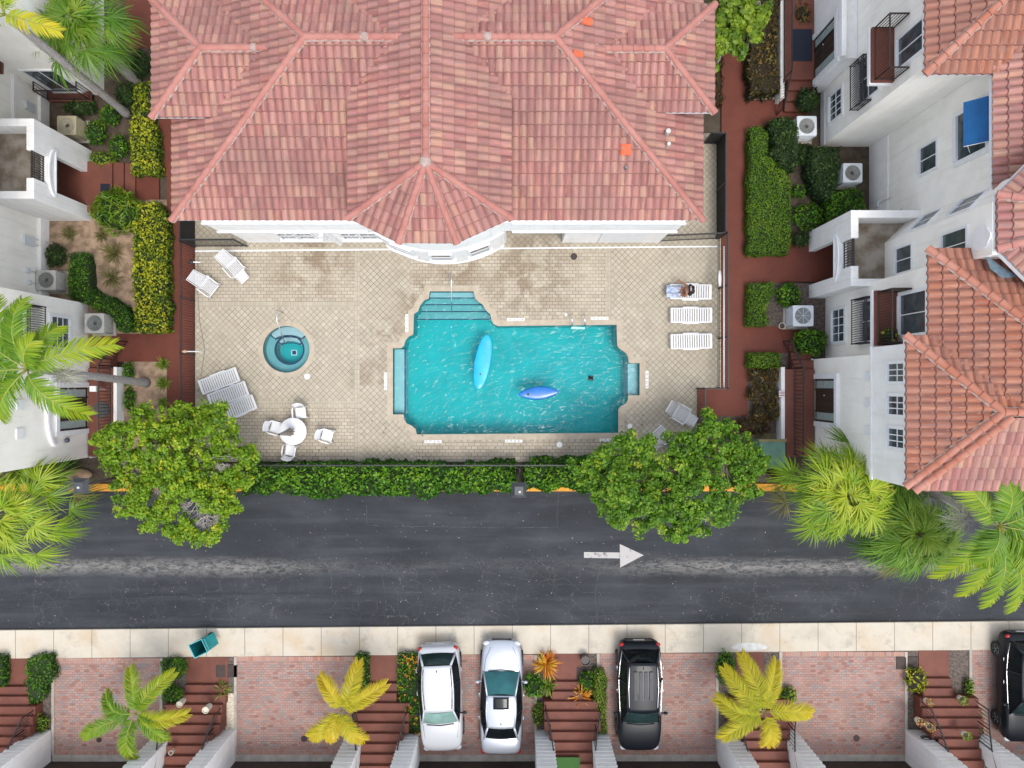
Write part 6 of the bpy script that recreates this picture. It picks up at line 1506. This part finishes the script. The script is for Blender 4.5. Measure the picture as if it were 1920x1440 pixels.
# east beds
hedge('hedge','large flat clipped green hedge block along the east red path','hedge',[(1406,240),(1430,236),(1441,250),(1442,290),(1470,312),(1484,340),(1484,450),(1478,477),(1404,478),(1403,360)],.62,'leaf_lawn',.07,.035,650,.5,.03)
hedge('hedge','small clipped green hedge block between two east path branches','hedge',[(1405,531),(1452,531),(1450,555),(1438,575),(1442,608),(1404,611)],.62,'leaf_lawn',.07,.035,650,.5,.03)
hedge('hedge','low clipped green hedge strip at the top of the red croton bed','hedge',[(1405,662),(1464,663),(1463,688),(1404,689)],.62,'leaf_lawn',.07,.035,650,.5,.02)
hedge('hedge','dark green rough hedge running down between the two grey air conditioners','hedge',[(1447,222),(1490,222),(1498,262),(1500,300),(1490,318),(1462,314),(1447,290)],.95,'leaf_dark',.11,.055,330,.9,.10)
hedge('hedge','dark green hedge in front of the three-bladed air conditioner','hedge',[(1520,275),(1578,277),(1572,300),(1575,345),(1552,375),(1535,360),(1522,330)],.95,'leaf_dark',.11,.055,330,.9,.10)
hedge('hedge','bright green boxy hedge against the recessed east wall','hedge',[(1552,362),(1600,352),(1620,362),(1620,400),(1580,410),(1555,412)],.9,'leaf_hedge',.10,.05,380,.8,.06)
SH=[('round dark bush beside the northernmost grey air conditioner',1515,187,24,26,1.1,'leaf_dark'),('small green plant in bare soil beside the large hedge block',1498,358,14,14,.35,'leaf_hedge'),('bright green shrub north of the east arched porch',1516,405,30,28,.6,'leaf_hedge'),('small clipped bush at the corner of the east arched porch',1502,449,18,16,.6,'leaf_dark'),('green leafy plant left of the spoked air conditioner',1478,553,26,26,.7,'leaf_hedge'),('bright green rounded bush south of the spoked air conditioner',1520,641,35,29,1.15,'leaf_hedge'),
('shade plant between the dark hedges near the east wall',1508,290,20,22,.6,'leaf_dark')]
for i,(l,x,y,a,b_,h_,m) in enumerate(SH): shrub('shrub',l,'shrub',x,y,a,b_,h_,m,.13,.065)
CR=[(1420,705),(1448,700),(1418,740),(1445,738),(1425,775),(1450,772)]
for i,(x,y) in enumerate(CR): shrub('croton','bronze and yellow croton, '+['top left','top right','middle left','middle right','bottom left','bottom right'][i]+' of six beside the white stair wall','croton',x,y,19,20,.6,'leaf_bronze',.16,.05,150,group='bronze crotons in the east bed',core='core_brown')
shrub('croton','dark red-leaved shrub above the pale green utility cabinet','croton',1408,800,40,18,.7,'leaf_red',.18,.05,170,core='core_brown')
shrub('croton','dark red-leaved shrub under the right edge of the east tree','croton',1455,880,20,24,.6,'leaf_red',.16,.05,150,core='core_brown')
hedge('hedge','dark bronze-leaved hedge filling the shaded northeast bed','hedge',[(1408,-40),(1458,-40),(1458,176),(1408,178)],.85,'leaf_bronze',.15,.06,170,.9,.10,core='core_brown')
hedge('hedge','red-leaved strip of shrubs against the east side of the clubhouse','hedge',[(1338,100),(1354,100),(1354,196),(1338,196)],.7,'leaf_red',.14,.05,240,.9,.08,core='core_brown')
shrub('shrub','variegated bush on the shaded northeast landing','shrub',1502,30,24,30,1.0,'leaf_bronze',.2,.07,120,core='core_brown')
# south planting beds
hedge('hedge','tall green hedge strip beside the leftmost flight of steps','hedge',[(48,1240),(70,1230),(98,1232),(100,1270),(84,1290),(76,1318),(55,1322),(47,1290)],.5,'leaf_hedge',.11,.04,330,.9,.06)
hedge('hedge','narrow green hedge at the left edge of the photo by the steps','hedge',[(-20,1233),(8,1233),(6,1290),(-20,1290)],.5,'leaf_hedge',.11,.04,330,.9,.06)
shrub('shrub','green shrub by the white pier beside the leftmost steps','shrub',72,1358,20,19,.5,'leaf_lime',.12,.045)
shrub('grassy_shrub','mounded green grassy shrub left of the teal bin','shrub',325,1252,28,23,.5,'leaf_hedge',.17,.035,230)
shrub('grassy_shrub','smaller mounded grassy shrub below the one beside the teal bin','shrub',322,1303,22,20,.5,'leaf_hedge',.17,.035,230)
tuft('spiky_plant','bright green spiky plant beneath the brown ground boxes near the teal bin','plant',417,1292,17,.4,'grass_tuft',80,.045)
hedge('hedge','green strip of shrubs between the yellow palm and the red steps','hedge',[(668,1228),(690,1228),(690,1260),(688,1306),(664,1304),(668,1268)],.5,'leaf_hedge',.11,.05,330,.9,.06)
hedge('flower_bed','green shrub bed with orange flowers beside the white crossover','flower bed',[(747,1228),(783,1228),(786,1300),(786,1386),(745,1388),(752,1330),(747,1300)],.45,'leaf_hedge',.11,.045,300,.9,.06,flowers=('leaf_orange',42))
def dracaena(x,y,r_,mat,lab,n=80,w=.055): tuft('bromeliad',lab,'plant',x,y,r_,.5,mat,n,w)
dracaena(1024,1244,27,'leaf_orange','orange and yellow croton in the corner by the pavement, right of the silver sedan',120)
dracaena(1028,1284,18,'grass_tuft','spiky lime plant under the orange croton right of the silver sedan',100)
dracaena(1088,1302,24,'leaf_orange','orange and yellow spiky plant on the red steps left of the lime hedge',100)
shrub('shrub','bright green shrub leaning towards the silver sedan mirror','shrub',1000,1288,22,26,.9,'leaf_hedge',.13,.06)
shrub('shrub','narrow green shrub between the silver sedan and red steps','shrub',1009,1340,12,26,.4,'leaf_lime',.12,.045)
shrub('shrub','mixed green shrub left of the tall lime hedge by the black car','shrub',1100,1278,16,20,.6,'leaf_hedge',.13,.05)
hedge('hedge','narrow lime green clipped hedge beside the black sport utility car','hedge',[(1116,1258),(1132,1258),(1138,1285),(1136,1378),(1113,1376),(1114,1300)],.55,'leaf_lime',.07,.03,700,.6,.03)
shrub('shrub','dense green shrub behind the large yellow-green palm, near pavement','shrub',1362,1252,21,33,.6,'leaf_hedge',.11,.05,300)
shrub('shrub','green shrub peeking out to the right of the large yellow-green palm','shrub',1478,1305,18,20,.5,'leaf_lime',.11,.05,260)
shrub('croton','dark green and yellow croton left of the rightmost steps','croton',1719,1276,23,26,.6,'leaf_croton',.16,.07,110,core='core_brown')
shrub('shrub','small green trailing shrub in the bare bed beside the rightmost car','shrub',1818,1290,9,20,.4,'leaf_lime',.12,.05)
hedge('hedge','lime green clipped strip behind the rightmost black railing','hedge',[(1828,1332),(1843,1332),(1846,1375),(1828,1372)],.5,'leaf_lime',.07,.03,600,.6,.03)
# ================================================================ TREES
def tree(name,label,poly_px,zc,h,base,mat,n=11000,L=.17,Wd=.11,bare=()):
    poly=[tuple(v) for v in PP(poly_px,zc)]; cx=sum(p[0] for p in poly)/len(poly); cy=sum(p[1] for p in poly)/len(poly)
    root=T(name,label,'tree',(base[0],base[1],0)); r_=random.Random(5)
    rp=[]
    for i in range(len(poly)):
        p_=Vector(poly[i]);q_=Vector(poly[(i+1)%len(poly)]); nn_=max(1,int((q_-p_).length/.3))
        for k_ in range(nn_): w_=p_.lerp(q_,k_/nn_); f_=1+r_.gauss(0,.035); rp.append((cx+(w_.x-cx)*f_,cy+(w_.y-cy)*f_))
    poly=rp; nc=int(n/46); x,y=samp(poly,nc); d=polydist(poly,x,y); gap=lump(x*1.0+2,y*1.1,2.1)+.6*lump(y+4,x,4.3)+rng.normal(0,.25,nc)
    kp=gap>-.62; x,y,d=x[kp],y[kp],d[kp]; nc=len(x); top=zc-.7+h*np.clip(d/1.5,0,1)**.6
    lvl=rng.random(nc)**.55; z=zc-h*.7+(top-(zc-h*.7))*lvl+lump(x,y,.9,.5)+rng.normal(0,.16,nc)
    cl=np.stack([x,y,z],1)
    # denser leaf rosettes
    k=rng.integers(0,nc,n); cr=rng.uniform(.10,.30,nc)[k][:,None]; u=rng.normal(size=(n,3)); u/=np.linalg.norm(u,axis=1,keepdims=True)
    pts=cl[k]+u*cr*np.array([1,1,.7])*rng.random((n,1))**.4; N=u*.7+np.array([0,0,.9])
    for (bx,by,br) in bare:
        q=P(bx,by,zc+h*.3); kk=np.hypot(pts[:,0]-q.x,pts[:,1]-q.y)>br*(.8+.4*rng.random(n)); pts=pts[kk];N=N[kk];k=k[kk];n=len(pts)
    V_,Q_=leaves(pts,N,L,Wd,.45); rc=rng.normal(0,.17,nc)[k]; rn=np.clip(.42+rc+rng.normal(0,.16,n)+(rng.random(n)<.035)*.55,0,1)
    npmesh('crown',V_,Q_,rn,M[mat],root)
    # trunk and limbs
    b=MB(); bs=Vector((base[0],base[1],0)); fork=Vector((base[0]*.8+cx*.2,base[1]*.8+cy*.2,1.3)); b.tube([bs,(bs+fork)/2+Vector((.05,.03,0)),fork],[.16,.13,.11],10)
    tr=b.build('trunk',M['trunk'],root,smooth=True); b=MB(); tw=MB()
    hubs=[]
    for i in range(14):
        j=r_.randrange(nc); e=Vector(cl[j])*.75+Vector((cx,cy,zc))*.25; e.z=min(e.z,zc+.1); e.z=zc-h*.75; hubs.append(e); m=(fork+e)/2+Vector((r_.uniform(-.2,.2),r_.uniform(-.2,.2),-.15)); b.tube([fork,m,e],[.075,.05,.03],6)
    for j in range(0,nc,3):
        e=Vector(cl[j]); hb=min(hubs,key=lambda q:(q-e).length); m=(hb+e)/2+Vector((r_.uniform(-.12,.12),r_.uniform(-.12,.12),r_.uniform(-.1,.15))); e.z-=.12; m.z-=.1; tw.tube([hb,m,e],[.018,.012,.005],4,False)
    for (bx,by,br) in bare:
        q=P(bx,by,zc+h*.15); st_=q+Vector((.25,br*.9,-.3)); b.tube([fork,st_],[.05,.032],5)
        def grow(p,d,L,r0,dep):
            e2=p+d*L; m=(p+e2)/2+Vector((r_.uniform(-.07,.07),r_.uniform(-.07,.07),r_.uniform(0,.05))); tw.tube([p,m,e2],[r0,r0*.8,r0*.55],5,False)
            if dep>0:
                for s_ in range(r_.choice((2,3,3))):
                    a=math.atan2(d.y,d.x)+r_.uniform(-1.0,1.0); grow(e2,Vector((math.cos(a),math.sin(a),r_.uniform(-.15,.3))),L*r_.uniform(.55,.85),r0*.6,dep-1)
        for a0 in (-2.3,-1.7,-1.1,-.4,3.6): grow(st_,Vector((math.cos(a0),math.sin(a0),.25)),br*.55,.030,3)
    b.build('branches',M['branch'],root,smooth=True); tw.build('twigs',M['branch'],root); return root
tree('broadleaf_tree','rounded yellow-green tree over the west end of the road hedge, some bare twigs',[(196,800),(210,785),(232,778),(243,752),(258,748),(270,770),(330,762),(370,758),(395,752),(408,762),(432,790),(425,815),(450,838),(468,870),(462,905),(440,925),(432,960),(408,985),(395,1010),(372,1018),(352,1030),(335,1012),(300,1018),(272,1005),(250,985),(225,968),(210,940),(198,905),(182,870),(168,835),(175,815)],4.0,1.1,tuple(P(345,893).xy),'leaf_tree',42000,.115,.076,bare=((352,958,.5),(372,985,.38),(288,925,.28),(262,845,.22),(400,880,.2)))
tree('broadleaf_tree','spreading mid-green tree over the east end of the road hedge',[(1168,808),(1190,806),(1210,820),(1240,822),(1262,812),(1288,820),(1318,808),(1320,770),(1335,772),(1350,792),(1378,790),(1408,805),(1412,825),(1440,850),(1445,880),(1432,905),(1438,925),(1405,945),(1382,962),(1378,985),(1345,990),(1318,1005),(1285,1018),(1262,1022),(1250,1000),(1225,990),(1205,1008),(1195,992),(1150,990),(1128,975),(1120,945),(1105,925),(1088,905),(1082,880),(1105,862),(1130,845),(1155,835)],4.0,1.1,tuple(P(1283,888).xy),'leaf_tree2',44000,.118,.076)
tree('broadleaf_tree','bright green tree beside the northeast corner of the clubhouse roof',[(1340,-60),(1440,-60),(1455,-20),(1452,10),(1448,40),(1430,50),(1425,70),(1408,78),(1400,95),(1385,85),(1365,82),(1352,110),(1340,118)],3.4,1.0,tuple(P(1380,10).xy),'leaf_lime',9000,.17,.12)
# ================================================================ PALMS
def trunk(root,p0,p1,r0,r1,bend=(0,0,0)):
    p0=Vector(p0);p1=Vector(p1); b=MB(); n=26; pts=[];rs=[]
    for i in range(n+1):
        t=i/n; pts.append(p0.lerp(p1,t)+Vector(bend)*4*t*(1-t)); rs.append((r0+(r1-r0)*t)*(1+.05*(i%2))*(1.35-.35*min(1,t*8)))
    b.tube(pts,rs,12); return b.build('trunk',M['trunk'],root,smooth=True)
def fan_palm(name,label,crown_px,zc,base,nl=34,petL=1.05,bl=.95,mat='palm_fan',tr=.17,seed=1,blades=30):
    c=P(*crown_px,zc); root=T(name,label,'palm tree',(base[0],base[1],0)); trunk(root,(base[0],base[1],0),c-Vector((0,0,.2)),tr*1.2,tr)
    r_=np.random.default_rng(seed); VV=[];QQ=[];RR=[];o=0; pt=MB()
    for i in range(nl):
        q=i/nl; az=2*math.pi*(i*.381966)+r_.normal(0,.25); el=math.radians(84-100*q**.8)+r_.normal(0,.14); L=petL*r_.uniform(.65,1.2)*(.35+.7*q)
        d=np.array([math.cos(az)*math.cos(el),math.sin(az)*math.cos(el),math.sin(el)]); hub=np.array(c)+d*L; hub[2]-=.15*L*math.cos(el)
        mid=np.array(c)+d*L*.5; pt.tube([c,Vector(mid)+Vector((0,0,.06)),Vector(hub)],[.022,.016,.010],5,False)
        dr=r_.uniform(.25,.8); d2=np.array([math.cos(az)*math.cos(el-dr),math.sin(az)*math.cos(el-dr),math.sin(el-dr)]); sd_=np.array([-math.sin(az),math.cos(az),0.]); roll=r_.normal(0,.3); nn=np.cross(d2,sd_); sd_=sd_*math.cos(roll)+nn*math.sin(roll)
        a=np.linspace(-1.7,1.7,blades)+r_.normal(0,.05,blades)
        dirs=d2[None]*np.cos(a)[:,None]+sd_[None]*np.sin(a)[:,None]; dirs[:,2]+=.10*np.abs(np.sin(a)); dirs+=r_.normal(0,.07,dirs.shape); dirs/=np.linalg.norm(dirs,axis=1,keepdims=True)
        Ls=bl*(.66+.34*np.cos(a*.8))*r_.uniform(.75,1.2,blades); sh=.38+.25*math.sin(el)+r_.normal(0,.14); rn=np.clip(sh+r_.normal(0,.16,blades)+.25*(1-q),0,1)
        V_,Q_,R_=strips(np.repeat(hub[None],blades,0),dirs,Ls,.040,4,r_.uniform(.25,.6),rn); 
        if i>=nl-6 and i%2: npmesh('dry_frond',V_,Q_,R_,M['grass_dry'],root); continue
        VV.append(V_);QQ.append(Q_+o);RR.append(R_);o+=len(V_)
    pt.build('petioles',M['palm_stem'],root,smooth=True); npmesh('fronds',np.concatenate(VV),np.concatenate(QQ),np.concatenate(RR),M[mat],root); return root
M['palm_stem']=pm('palm_stem',(.20,.26,.04),(.30,.30,.06),4,.6)
def frond_geo(p0,p1,arch,leafL,nl,w,spread,r_,droop=.35,curve=0,tilt=.35,fill=1):
    """leaflets along a rachis from p0 to p1"""
    p0=np.array(p0);p1=np.array(p1); ax=p1-p0; L=np.linalg.norm(ax[:2]); h=ax.copy(); h[2]=0; h/=np.linalg.norm(h)+1e-9; s=np.array([-h[1],h[0],0])
    T_=np.linspace(.10,.985,nl); pos_=lambda t:p0+ax*t+np.array([0,0,1])*arch*4*t*(1-t)+s*curve*4*t*(1-t)
    P0=[];D=[];LL=[]
    for t in T_:
        p=pos_(t); tg=pos_(min(1,t+.02))-pos_(t-.02); tg/=np.linalg.norm(tg); sd_=np.cross(tg,[0,0,1]); sd_/=np.linalg.norm(sd_); up=np.cross(sd_,tg)
        prof=(math.sin(math.pi*(.12+.80*t))**.6)
        for sg in (-1,1):
            for f in range(fill):
                a=spread*(1-.35*t)+r_.normal(0,.06); ti=tilt*r_.uniform(-.3,1.2)
                d=tg*math.cos(a)+sd_*sg*math.sin(a)*math.cos(ti)+up*math.sin(a)*math.sin(ti); P0.append(p);D.append(d/np.linalg.norm(d));LL.append(leafL*prof*r_.uniform(.88,1.1))
    return np.array(P0),np.array(D),np.array(LL),[Vector(pos_(t)) for t in np.linspace(0,1,12)]
def feather_palm(name,label,cen,fr,base,mat,leafL=.5,nl=46,w=.045,tr=.12,cs=True,droop=.35,spread=1.0,fill=1,seed=3,tilt=.35,bend=(0,0,0),group=None,stem=.02):
    """fr: list of (tip_x,tip_y,tip_z,arch,curve,tone)"""
    c=Vector(cen); root=T(name,label,'palm tree',(base[0],base[1],0),group); r_=np.random.default_rng(seed)
    trunk(root,(base[0],base[1],0),c-Vector((0,0,.45)),tr*1.25,tr,bend)
    if cs: MB().tube([c-Vector((0,0,.9)),c-Vector((0,0,.45)),c],[tr*1.0,tr*1.15,tr*.5],12).build('crownshaft',M['crownshaft'],root,smooth=True)
    for f in fr:
        tx,ty,tz,arch,cur,tone=f; tip=P(tx,ty,tz) 
        p,D,LL,ra=frond_geo(c,tip,arch,leafL,nl,w,spread,r_,curve=cur,tilt=tilt,fill=fill)
        rn=np.clip(tone+np.repeat(np.linspace(-.12,.22,nl),2*fill)+r_.normal(0,.11,len(p)),0,1)
        V_,Q_,R_=strips(p,D,LL,w,3,droop,rn); o=npmesh('frond',V_,Q_,R_,M[mat],root)
        MB().tube(ra,[stem*1.5]*3+[stem]*4+[stem*.5]*5,5).build('rachis',M['palm_stem'],o,smooth=True)
    return root
M['crownshaft']=pm('crownshaft',(.30,.33,.16),(.42,.42,.30),5,.6)
fan_palm('fan_palm','broad fan palm with thin light green blades beside the east house corner',(1578,925),4.6,tuple(P(1548,895).xy),60,1.75,1.0,'palm_fan',seed=2,blades=40)
fan_palm('fan_palm','darker fan palm leaning over the road, between the broad fan palm and feathery palm',(1712,995),4.0,(15.6,-4.35),50,1.6,1.05,'palm_fan2',seed=5,blades=40)
fan_palm('fan_palm','fan palm leaning over the road at the lower left edge of the lawn strip',(22,962),4.2,(-19.4,-4.3),56,1.9,1.0,'palm_fan',seed=8,blades=40)
fan_palm('fan_palm','dense dark green fan palm against the northwest house',(148,45),4.4,(-16.9,13.6),48,1.5,1.05,'palm_fan2',seed=12,blades=36)
# tall feathery palms
zc=7.4; c=P(52,692,zc)
feather_palm('feather_palm','tall feathery palm at the left edge with its trunk leaning over the red landing',c,
 [(42,560,7.6,.5,.10,.25),(108,612,7.4,.5,-.05,.30),(216,645,7.2,.6,.05,.50),(168,780,6.8,.7,-.1,.40),(0,785,6.8,.6,.1,.35),(-45,700,6.9,.5,0,.3),(-40,610,7.2,.5,0,.3),(60,640,8.3,.3,0,.4),(-10,560,7.3,.5,0,.3),(-60,800,6.6,.5,0,.3)],tuple(P(274,718).xy),'palm_mid',.70,62,.05,.13,seed=4,tilt=.15,spread=1.05)
zc=7.6; c=P(1872,985,zc)
feather_palm('feather_palm','tall feathery palm at the right edge whose fronds hang over roof and road',c,
 [(1762,855,8.3,.5,.12,.50),(1758,1085,6.6,.6,-.15,.40),(1808,1118,6.5,.6,-.05,.45),(1852,1138,6.4,.6,0,.35),(1900,1146,6.3,.6,.1,.40),(1935,1115,6.6,.6,.05,.45),(1955,930,8.0,.5,0,.35),(1970,1000,7.5,.5,0,.3),(1960,1060,7.2,.5,0,.35),(1890,900,8.6,.4,0,.3),(1835,1060,7.6,.4,0,.25)],(16.6,-4.3),'palm_mid',.75,66,.05,.14,seed=6,tilt=.15,spread=1.05,bend=(.1,.2,0))
c=P(8,28,8.0)
feather_palm('feather_palm','tall feathery palm at the top left corner with a long pale leaning trunk',c,
 [(112,58,8.6,.3,-.05,.85),(20,-60,8.2,.4,0,.5),(-80,20,8.0,.4,0,.4),(-60,110,7.6,.4,0,.4),(70,-60,8.2,.4,0,.7)],tuple(P(240,215).xy),'palm_mid',.55,40,.05,.13,seed=9,tilt=.15)
# spanish-moss like dry flower stalks on the two tall palms
for (x,y,z,lab) in ((118,705,6.6,'a'),(1800,975,6.4,'b')):
    par=[o for o in bpy.data.objects if o.name.startswith('feather_palm') and o.parent is None][0 if lab=='a' else 1]
    q=np.array(P(x,y,z)); n=130; d=rng.normal(size=(n,3)); d[:,2]=-np.abs(d[:,2])*.3; d/=np.linalg.norm(d,axis=1,keepdims=True)
    V_,Q_,R_=strips(np.repeat(q[None],n,0)+rng.normal(0,.12,(n,3)),d,rng.uniform(.3,.7,n),.018,4,.5,rng.random(n)); npmesh('flower_stalk',V_,Q_,R_,leafmat('stalk',[(.35,.36,.25),(.5,.48,.36),(.6,.6,.5)]) if lab=='a' else bpy.data.materials['stalk'],par)
# small palms by the driveways
GP='young palms in the beds between the brick driveways'
def young(name,label,cx,cy,zc,tips,mat,base,seed,leafL=.55): 
    c=P(cx,cy,zc); fr=[]
    for t in tips:
        x,y=t[0],t[1]; fr.append((x,y,zc-.15 if len(t)<5 else t[4],.42,t[2] if len(t)>2 else 0,t[3] if len(t)>3 else .5))
    return feather_palm(name,label,c,fr,base,mat,leafL,66,.026,.07,False,.3,1.05,3,seed,.6,group=GP,stem=.012)
young('young_palm','young green palm with curling fronds over the leftmost brick driveway',255,1337,2.6,[(243,1252,-.22,.45),(325,1262,.12,.55),(352,1338,-.10,.80),(310,1388,.20,.35),(252,1425,-.15,.40),(154,1383,-.18,.35),(198,1300,.15,.30)],'palm_mid',tuple(P(262,1330).xy),21)
young('young_palm','bright yellow young palm beside the second flight of steps',640,1330,2.5,[(600,1268,-.16,.75),(672,1240,-.10,.60),(724,1282,.05,.65),(684,1388,-.08,.65),(580,1382,.05,.60),(610,1385,.1,.80)],'palm_yellow',tuple(P(652,1322).xy),22)
young('young_palm','large yellow-green young palm over the steps right of the black sport utility car',1432,1335,2.8,[(1358,1252,.08,.45),(1390,1226,-.05,.45),(1456,1240,.12,.55),(1522,1338,.22,.60),(1436,1398,.10,.70),(1352,1385,-.20,.45),(1343,1308,.20,.40)],'palm_yellow',tuple(P(1425,1330).xy),23,.60)
# fallen leaves and crumbs on road and deck
b=MB(); rr=random.Random(3)
def crumbs(name,n,area_px,z,mat,s,label,cat):
    x,y=samp(PP([(area_px[0],area_px[1]),(area_px[2],area_px[1]),(area_px[2],area_px[3]),(area_px[0],area_px[3])]),n); pts=np.stack([x,y,np.full(n,z)],1); N=np.zeros((n,3));N[:,2]=1
    V_,Q_=leaves(pts,N,s,s*.6,.15); o=npmesh(name,V_,Q_,rng.random(n),mat); tag(o,label,cat,kind='stuff'); return o
crumbs('fallen_leaves',90,(470,770,1290,862),.03,leafmat('dry_leaf',[(.09,.04,.02),(.16,.07,.03),(.10,.13,.03)]),.07,'scattered dry leaves on the paving south of the pool','fallen leaves')
crumbs('fallen_leaves',150,(0,935,1500,1165),-.10,leafmat('pale_leaf',[(.25,.22,.16),(.40,.36,.30),(.22,.09,.04)]),.055,'scattered pale leaves and bits on the dark road','fallen leaves')
